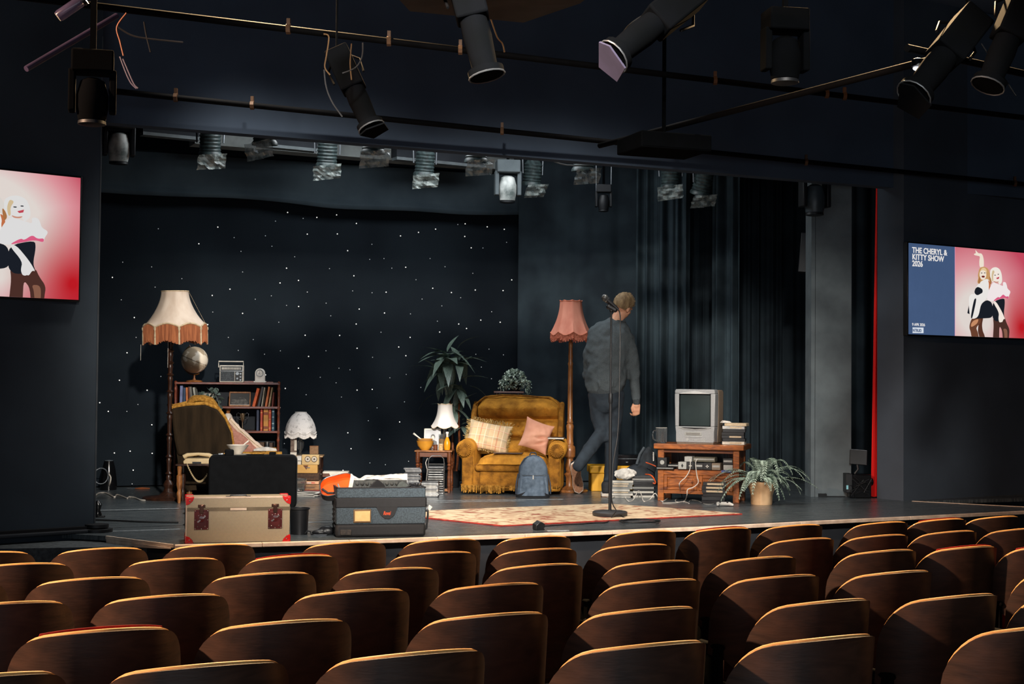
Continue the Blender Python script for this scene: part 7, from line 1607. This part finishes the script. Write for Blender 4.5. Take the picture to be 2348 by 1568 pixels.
m0 = Vector((-.052, 0, htop + .085)); m1 = Vector((.055, -.0, htop - .0))
m0 = Vector(((1386 - 1401) / km, -.0, (1187 - 689) / km)); m1 = Vector(((1417 - 1401) / km, 0, (1187 - 716) / km)); dm = (m1 - m0).normalized()
t = thing('microphone', 'black handheld microphone with silver mesh head clipped on the stand', 'microphone', mp_, 0)
obj('grille', MB().sph(m0, (.026, .026, .027), 16, 12), mat('mesh_grey', (110, 112, 112), .4, metal=.6, col2=(50, 52, 52), scale=220), t)
obj('collar', MB().cyl(m0 + dm * .018, m0 + dm * .028, .026, .022, 16), M_steel, t); obj('handle', MB().cyl(m0 + dm * .026, m1, .020, .012, 16), M_plasb, t)
q = mp_ + m1; cab = [q, q + Vector((.012, 0, -.03)), q + Vector((.016, 0, -.12)), q + Vector((.014, 0, -.5)), q + Vector((.005, 0, -.9)), q + Vector((-.03, -.0, -1.15)), q + Vector((-.04, -.0, -1.4))]
pts = [tuple(v) for v in cab] + [PP(1413, 1170, mp_.y - .0), PP(1425, 1183, mp_.y - .1), (1437, 1190.5)]
for i in range(52):
    a = i * .5; r = 1 + .1 * math.sin(i * 1.7); pts.append(tuple(G(1467 + 43 * r * math.cos(a + 2.6), 1194 + 3.8 * r * math.sin(a + 2.6), S + .005 + .0006 * i)))
px_cable(pts, 'black microphone cable hanging from the microphone into a flat coil on the floor', M_cable_b, .0045)
px_cable([PP(1427, 1171, mp_.y - .2), PP(1413, 1173, mp_.y - .2), (1400, 1190), (1390, 1197.5), (1360, 1199), (1335, 1201), (1290, 1203), (1250, 1206)], 'cable running left from the microphone coil to the small black connector box', M_cable_b, .004)
p = G(1236, 1216)
t = thing('connector_box', 'small black angular connector block at the front edge of the stage', 'box', p + Vector((0, .03, 0)), 25)
obj('block', MB().at(rot=(rad(8), rad(-10), 0)).prism([(-.035, .008), (.02, .004), (.038, .02), (.034, .045), (.005, .062), (-.03, .045)], -.025, .03), M_plasb, t, bevel=.004); obj('foot', MB().bb(-.03, .03, -.025, .03, 0, .01), M_plasb, t)
t = thing('paper_strip', 'thin dark folded card lying right of the connector block', 'paper', G(1280, 1217), 10); obj('card', MB().bb(-.075, .075, -.02, .02, 0, .003), M_tape, t, smooth=False)
# left clutter on stage floor
px_cable([(217, 1141), (219, 1136), (228, 1130), (244, 1130), (262, 1139), (268, 1134), (282, 1138), (292, 1142), (296, 1139), (310, 1141), (322, 1146), (333, 1147)], 'wavy white cable on the floor at the left of the stage', M_cable_w, .006)
p = G(232, 1125)
t = thing('floor_monitor', 'black rounded stage unit at the far left of the stage floor', 'device', p + Vector((0, .1, 0)), 15)
obj('housing', MB().lathe([(0, 0), (.07, 0), (.075, .05), (.06, .18), (.04, .26), (0, .265)], 20, (.035, 0, 0)), M_glossb, t); obj('grey_top', MB().lathe([(.051, .20), (.036, .262), (.0, .268)], 20, (.035, 0, 0), caps=False), M_gpanel, t)
obj('coil', MB().tube([(-.03 + .06 * math.cos(a * PI / 10), -.08, .13 + .07 * math.sin(a * PI / 10)) for a in range(21)], .005, 6), M_steel, t)
px_cable([PP(250, 1087, p.y), PP(254, 1095, p.y), PP(252, 1108, p.y), (247, 1121)], 'short white cable hanging from the black stage unit at the far left', M_cable_w, .006)
px_cable([(212, 1191.5), (260, 1193), (330, 1196), (409, 1197.5)], 'thin black cable crossing the floor left of the silver case', M_cable_b, .006)
p = G(224, 1186); t = thing('floor_clamp', 'small black clamp on the floor at the foot of the left wing wall', 'clamp', p, 0); obj('jaw', MB().lathe([(.02, 0), (.03, .02), (.018, .05), (.03, .09), (.01, .12), (0, .12)], 14), M_glossb, t); obj('foot', MB().bb(-.05, .05, -.02, .02, 0, .012), M_metal, t, bevel=.003)
p = G(325, 1122); t = thing('orange_strap', 'thin orange and white strip lying at the foot of the star cloth', 'strap', p, 8); obj('strip', MB().tube([(-.06, 0, .008), (0, 0, .010), (.07, .01, .008)], [.004, .011, .006], 6), CM['orange'], t); obj('end', MB().tube([(-.13, 0, .01), (-.06, 0, .008)], .006, 6), M_steel, t)
# dark equipment by the red curtain
p = G(1975, 1143)
t = thing('equipment_rack', 'black equipment box with a tilted monitor and cables by the red curtain', 'device', p + Vector((0, .12, 0)), -4)
obj('box', MB().bb(-.09, .10, -.10, .10, 0, .21), M_glossb, t, bevel=.01); obj('side_box', MB().bb(-.125, -.07, -.12, .06, .05, .215), M_metal, t, bevel=.004); obj('monitor', MB().at((0.0, 0, .29), (rad(-12), rad(4), 0)).bb(-.075, .075, -.012, .012, 0, .13), M_plasb, t, bevel=.003)
obj('monitor_edge', MB().at((0.0, 0, .29), (rad(-12), rad(4), 0)).bb(-.07, .07, -.014, .012, .129, .133), M_steel, t); obj('arm', MB().tube([(-.03, 0, .21), (0, 0, .25), (-.01, .01, .31)], .01, 6), M_metal, t)
obj('blue_socket', MB().bb(-.122, -.105, -.123, -.119, .08, .115), mat('pale_blue_socket', (130, 190, 200), .4, emit=(120, 180, 190), estr=.15), t)  # socket face given a faint glow of its own
m = MB(); rnd = random.Random(1)
for i in range(9): m.tube([(rnd.uniform(-.1, .1), -.105, rnd.uniform(.03, .2)), (rnd.uniform(-.1, .1), -.13, rnd.uniform(.02, .2)), (rnd.uniform(-.1, .1), -.11, rnd.uniform(.0, .2))], .003, 5)
obj('leads', m, M_metal, t); obj('knob', MB().sph((.115, 0, .14), (.03, .04, .035), 12, 8), M_glossb, t)

# ================= the man =================
YM = 12.45
def mp3(px, py, dy=0.0): v = P(px, py, YM + dy); return v
gz = lambda v, z: Vector((v.x, v.y, z))
person = None
skin = mat('skin', (214, 160, 128), .55, col2=(200, 142, 112), scale=18)
shoeT = mp3(1392, 1118); floorz = S
head_c = mp3(1429, 703, 0.0)
b = MB()
# head: skull + face turned right and down
hx, hy, hz = head_c
HR = Euler((rad(-22), rad(14), rad(-42))).to_matrix().to_4x4()      # local +Y = gaze direction; bowed and turned to his right
HM = Matrix.Translation(head_c) @ HR
b.M = HM
b.sph((0, -.012, .022), (.074, .094, .090), 22, 16)
b.sph((0, .022, -.035), (.058, .066, .072), 18, 12)
b.cap((0, .05, -.088), (0, .03, -.075), .026, .036, 10)          # chin
b.cap((0, .086, .005), (0, .104, -.022), .008, .013, 8)          # nose
b.sph((0, .085, -.052), (.026, .012, .010), 10, 6)                # lips
b.cap((-.03, .082, .022), (.03, .082, .022), .012, .012, 8)       # brow
for s in (-1, 1): b.cap((s * .034, .062, -.02), (s * .05, .03, -.03), .02, .02, 8)
for s in (-1, 1): b.sph((s * .074, -.012, -.014), (.010, .020, .032), 10, 8)
b.M = Matrix.Identity(4)
neckb = mp3(1407, 742, .0)
b.cap(neckb, head_c + Vector((-.02, .0, -.06)), .060, .054, 14)
# inner torso + limbs (under the clothes) keep the body one surface
shL, shR = mp3(1361, 768), mp3(1440, 775); hipL, hipR = mp3(1374, 892), mp3(1402, 892)
elR, wrR = mp3(1453, 855, .02), mp3(1459, 921, .02); elL, wrL = mp3(1350, 850, .08), mp3(1378, 868, .30)
knR, anR = mp3(1404, 1000, .05), mp3(1399, 1108, .08); knL, anL = mp3(1382, 990, .06), mp3(1328, 1062, -.16)
b.cap(neckb, mp3(1400, 800), .06, .09, 14); b.cap(mp3(1400, 800), mp3(1392, 875), .09, .085, 14)
for a_, c_, r0, r1 in ((neckb, shL, .045, .036), (neckb, shR, .045, .040), (shR, elR, .040, .034), (elR, wrR, .034, .026), (shL, elL, .036, .03), (elL, wrL, .03, .026), (mp3(1390, 875), hipL, .065, .05), (mp3(1390, 875), hipR, .065, .048), (hipR, knR, .045, .040), (knR, anR, .040, .03), (hipL, knL, .045, .040), (knL, anL, .040, .03)): b.cap(a_, c_, r0, r1, 12)
# right hand (hangs, fingers curled), left hand hidden in front of the body
def hand(b, wr, sgn, down):
    M0 = Matrix.Translation(wr); b.M = M0
    b.cap((0, 0, .01), (0, 0, -.03), .024, .027, 10)
    for i in range(4):
        x = (-.026 + i * .017) * 1.0
        b.cap((x, .0, -.03), (x, .0, -.075), .0125, .0105, 8)
        L = [.030, .036, .034, .026][i]
        k0 = Vector((x, .004, -.078)); k1 = k0 + Vector((0, .012, -L)); k2 = k1 + Vector((sgn * .012, .022, -.008)); k3 = k2 + Vector((sgn * .010, .010, .012))
        b.cap(k0, k1, .0098, .0088, 8); b.cap(k1, k2, .0088, .008, 8); b.cap(k2, k3, .008, .0068, 8)
    b.cap((sgn * .022, -.002, -.02), (sgn * .040, -.008, -.055), .0125, .010, 8); b.cap((sgn * .040, -.008, -.055), (sgn * .036, -.004, -.085), .010, .008, 8)
    b.M = Matrix.Identity(4)
hand(b, wrR, -1, True); hand(b, wrL, 1, True)
person = obj('person', b, skin, None, remesh=.0065, soft=1); tag(person, 'man in a charcoal sweatshirt and jeans walking away, head bowed to the right', 'person')
# face details
e = MB(); e.M = HM
for s in (-1, 1): e.sph((s * .030, .073, .002), (.009, .005, .005), 10, 6)
obj('eyes', e, M_offw, person)
e = MB(); e.M = HM; e.box((0, .095, -.053), (.036, .003, .003)); obj('mouth_line', e, mat('lip_dark', (130, 70, 60), .6), person)
# hair
M_hair = mat('sandy_hair', (150, 126, 92), .7, col2=(104, 82, 56), scale=40, stretch=(1, 1, .3), bump=.8, bscale=120)
h_ = MB(); h_.M = HM
def hairf(u, v):
    a = 2 * PI * u; el = -0.62 + (PI / 2 + .62) * v
    front = max(0, math.sin(a)); lim = -.62 + front * 1.05 + .35 * abs(math.cos(a)) ** 3 * (math.sin(a) > -.3)
    el = lim + (PI / 2 - lim) * v
    r = 1.10 + .05 * noise.noise((math.cos(a) * 6, math.sin(a) * 6, el * 6)) + .10 * front * max(0, math.sin(el)) 
    return (.076 * r * math.cos(el) * math.cos(a), -.012 + .096 * r * math.cos(el) * math.sin(a), .022 + .093 * r * math.sin(el))
h_.grid(hairf, 40, 16); hair = obj('hair', h_, M_hair, person)
m = MB(); m.M = HM; rnd = random.Random(3)
for i in range(520):
    u, v = rnd.random(), rnd.random() ** .7; p_ = Vector(hairf(u, v)); n_ = Vector((p_.x, p_.y + .012, p_.z - .02)).normalized(); q = p_ - n_ * .004
    m.cyl(q, q + n_ * rnd.uniform(.003, .010) + Vector((rnd.uniform(-.006, .006), .009, rnd.uniform(-.004, .006))), .0022, .0006, 4)
o = obj('hair_tufts', m, M_hair, hair); o['kind'] = 'stuff'
# sweatshirt
s_ = MB()
def ell(px0, px1, py, dy, dep, n=28):
    a, c = mp3(px0, py, dy), mp3(px1, py, dy); ctr = (a + c) / 2; w = (c - a).length / 2; out = []
    for i in range(n):
        t_ = 2 * PI * i / n; cx, sx_ = math.cos(t_), math.sin(t_); out.append((ctr.x + w * cx, ctr.y + dep * sx_, ctr.z + 0))
    return out
rg = [ell(1348, 1426, 900, .02, .128), ell(1343, 1433, 884, .02, .15), ell(1342, 1438, 866, .01, .155), ell(1345, 1438, 840, .0, .145), ell(1345, 1443, 805, -.01, .135), ell(1345, 1447, 778, -.01, .12), ell(1350, 1447, 756, .0, .105), ell(1366, 1434, 741, .01, .088), ell(1390, 1433, 734, .01, .07), ell(1397, 1432, 729, .01, .058)]
s_.ring(rg)
s_.cap(mp3(1362, 770), mp3(1351, 815, .03), .058, .056, 16); s_.cap(mp3(1351, 815, .03), mp3(1353, 860, .10), .056, .05, 16); s_.cap(mp3(1350, 860, .10), wrL, .055, .038, 14)
s_.cap(mp3(1438, 776), mp3(1451, 830, .01), .064, .060, 16); s_.cap(mp3(1451, 830, .01), mp3(1455, 868, .02), .060, .052, 16); s_.cap(mp3(1455, 868, .02), mp3(1459, 916, .02), .052, .036, 16)
# folds
for (a, c, r) in (((1372, 876), (1374, 890), .010), ((1405, 874), (1402, 888), .010)):
    p0, p1 = mp3(*a, -.135), mp3(*c, -.135); s_.cap(p0, p1, r, r, 8)
for (a, c, r) in (((1440, 790), (1437, 830), .012), ((1356, 790), (1349, 830), .012)): s_.cap(mp3(*a, -.05), mp3(*c, -.055), r, r, 8)
M_sw = mat('charcoal_jersey', (88, 95, 98), .92, col2=(76, 83, 87), scale=160, bump=.3, bscale=260, spec=.15)
sw = disp(obj('sweatshirt', s_, M_sw, person, remesh=.010, soft=4), .075, .026)
def band(rings, th=.006):
    m = MB(); m.ring(rings, caps=False); m2 = [[(Vector(p)) for p in r] for r in rings]; return m
obj('hem_rib', MB().ring([ell(1351, 1423, 903, .02, .122), ell(1347, 1428, 896, .02, .134), ell(1347, 1428, 888, .02, .136)], caps=True), mat('charcoal_rib', (64, 70, 74), .92, scale=80), sw)
cr_ = [(v[0], v[1], v[2] - .25 * (v[0] - head_c.x + .08)) for v in ell(1396, 1434, 733.5, .01, .060)]
obj('collar_rib', MB().tube(cr_ + [cr_[0]], .008, 6), MATS['charcoal_rib'], sw)
obj('cuff', MB().cap(wrR + Vector((0, 0, .012)), wrR + Vector((0, 0, -.008)), .034, .032, 14), MATS['charcoal_rib'], sw)
# jeans
j_ = MB(); j_.ring([ell(1354, 1422, 868, .02, .115), ell(1350, 1428, 905, .02, .125), ell(1352, 1430, 925, .03, .12)])
j_.sph(mp3(1390, 922, .02), (.135, .12, .11), 16, 10); j_.cap(mp3(1371, 905, .02), mp3(1374, 950, .05), .086, .080, 16); j_.cap(mp3(1374, 950, .05), knL, .080, .064, 16); j_.cap(knL, mp3(1352, 1030, -.05), .062, .060, 16); j_.cap(mp3(1352, 1030, -.05), mp3(1326, 1068, -.17), .060, .050, 16)
j_.cap(mp3(1410, 905, .02), mp3(1408, 955, .04), .086, .076, 16); j_.cap(mp3(1408, 955, .04), knR, .076, .062, 16); j_.cap(knR, mp3(1402, 1055, .06), .062, .060, 16); j_.cap(mp3(1402, 1055, .06), mp3(1398, 1114, .07), .060, .056, 16)
for (a, c, r, dy) in (((1345, 1046), (1360, 1038), .02, -.1), ((1335, 1056), (1346, 1052), .018, -.14), ((1388, 1008), (1400, 1004), .018, .0), ((1388, 1100), (1404, 1096), .02, .02), ((1370, 992), (1384, 985), .02, .0)): j_.cap(mp3(*a, dy), mp3(*c, dy), r, r, 8)
M_jean = mat('dark_denim', (36, 46, 55), .85, col2=(24, 31, 39), scale=14, bump=.3, bscale=220)
jn = disp(obj('jeans', j_, M_jean, person, remesh=.010, soft=3), .06, .011)
# shoes
M_sole = mat('white_sole', (222, 210, 196), .6); M_sole2 = mat('tan_sole_tread', (150, 106, 78), .7, col2=(120, 82, 60), scale=90, bump=.6)
def shoe(M0, lab=None):
    m = MB(); m.M = M0     # local: +Y toe, sole at z=0
    m.cap((0, -.07, .055), (0, -.02, .06), .040, .042, 14); m.cap((0, -.02, .055), (0, .10, .035), .042, .034, 14); m.cap((0, .10, .034), (0, .15, .028), .036, .026, 14); m.cap((0, -.06, .06), (0, -.06, .10), .042, .045, 12)
    sh = obj('shoe', m, mat('black_canvas_shoe', (34, 36, 40), .8), person, remesh=.008, soft=2)
    out = [(.038, -.10), (.048, -.05), (.040, .02), (.050, .10), (.040, .16), (.0, .185), (-.040, .16), (-.050, .10), (-.040, .02), (-.048, -.05), (-.038, -.10), (0, -.118)]
    m = MB(); m.M = M0; m.prism([(x, y) for x, y in out], 0.004, .030, 'xy'); obj('sole_edge', m, M_sole, sh, bevel=.004)
    m = MB(); m.M = M0; m.prism([(x * .93, y * .95) for x, y in out], 0, .005, 'xy'); obj('sole_tread', m, M_sole2, sh)
    for i in range(3):
        m = MB(); m.M = M0; m.tube([(-.03, .03 + i * .025, .082 - i * .008), (.03, .03 + i * .025, .082 - i * .008)], .003, 5); obj('lace', m, M_offw, sh)
fr_p = G(1392, 1140); shoe(Matrix.Translation((fr_p.x, fr_p.y + .12, S + .001)) @ Matrix.Rotation(rad(-4), 4, 'Z'))
# trailing foot: toe on the floor, heel raised, tread facing back
toe = G(1321, 1134); toe.y += .0
shoe(Matrix.Translation((toe.x + .0, toe.y + .03, S + .205)) @ Matrix.Rotation(rad(-9), 4, 'Y') @ Matrix.Rotation(rad(-76), 4, 'X') @ Matrix.Translation((0, .03, 0)))
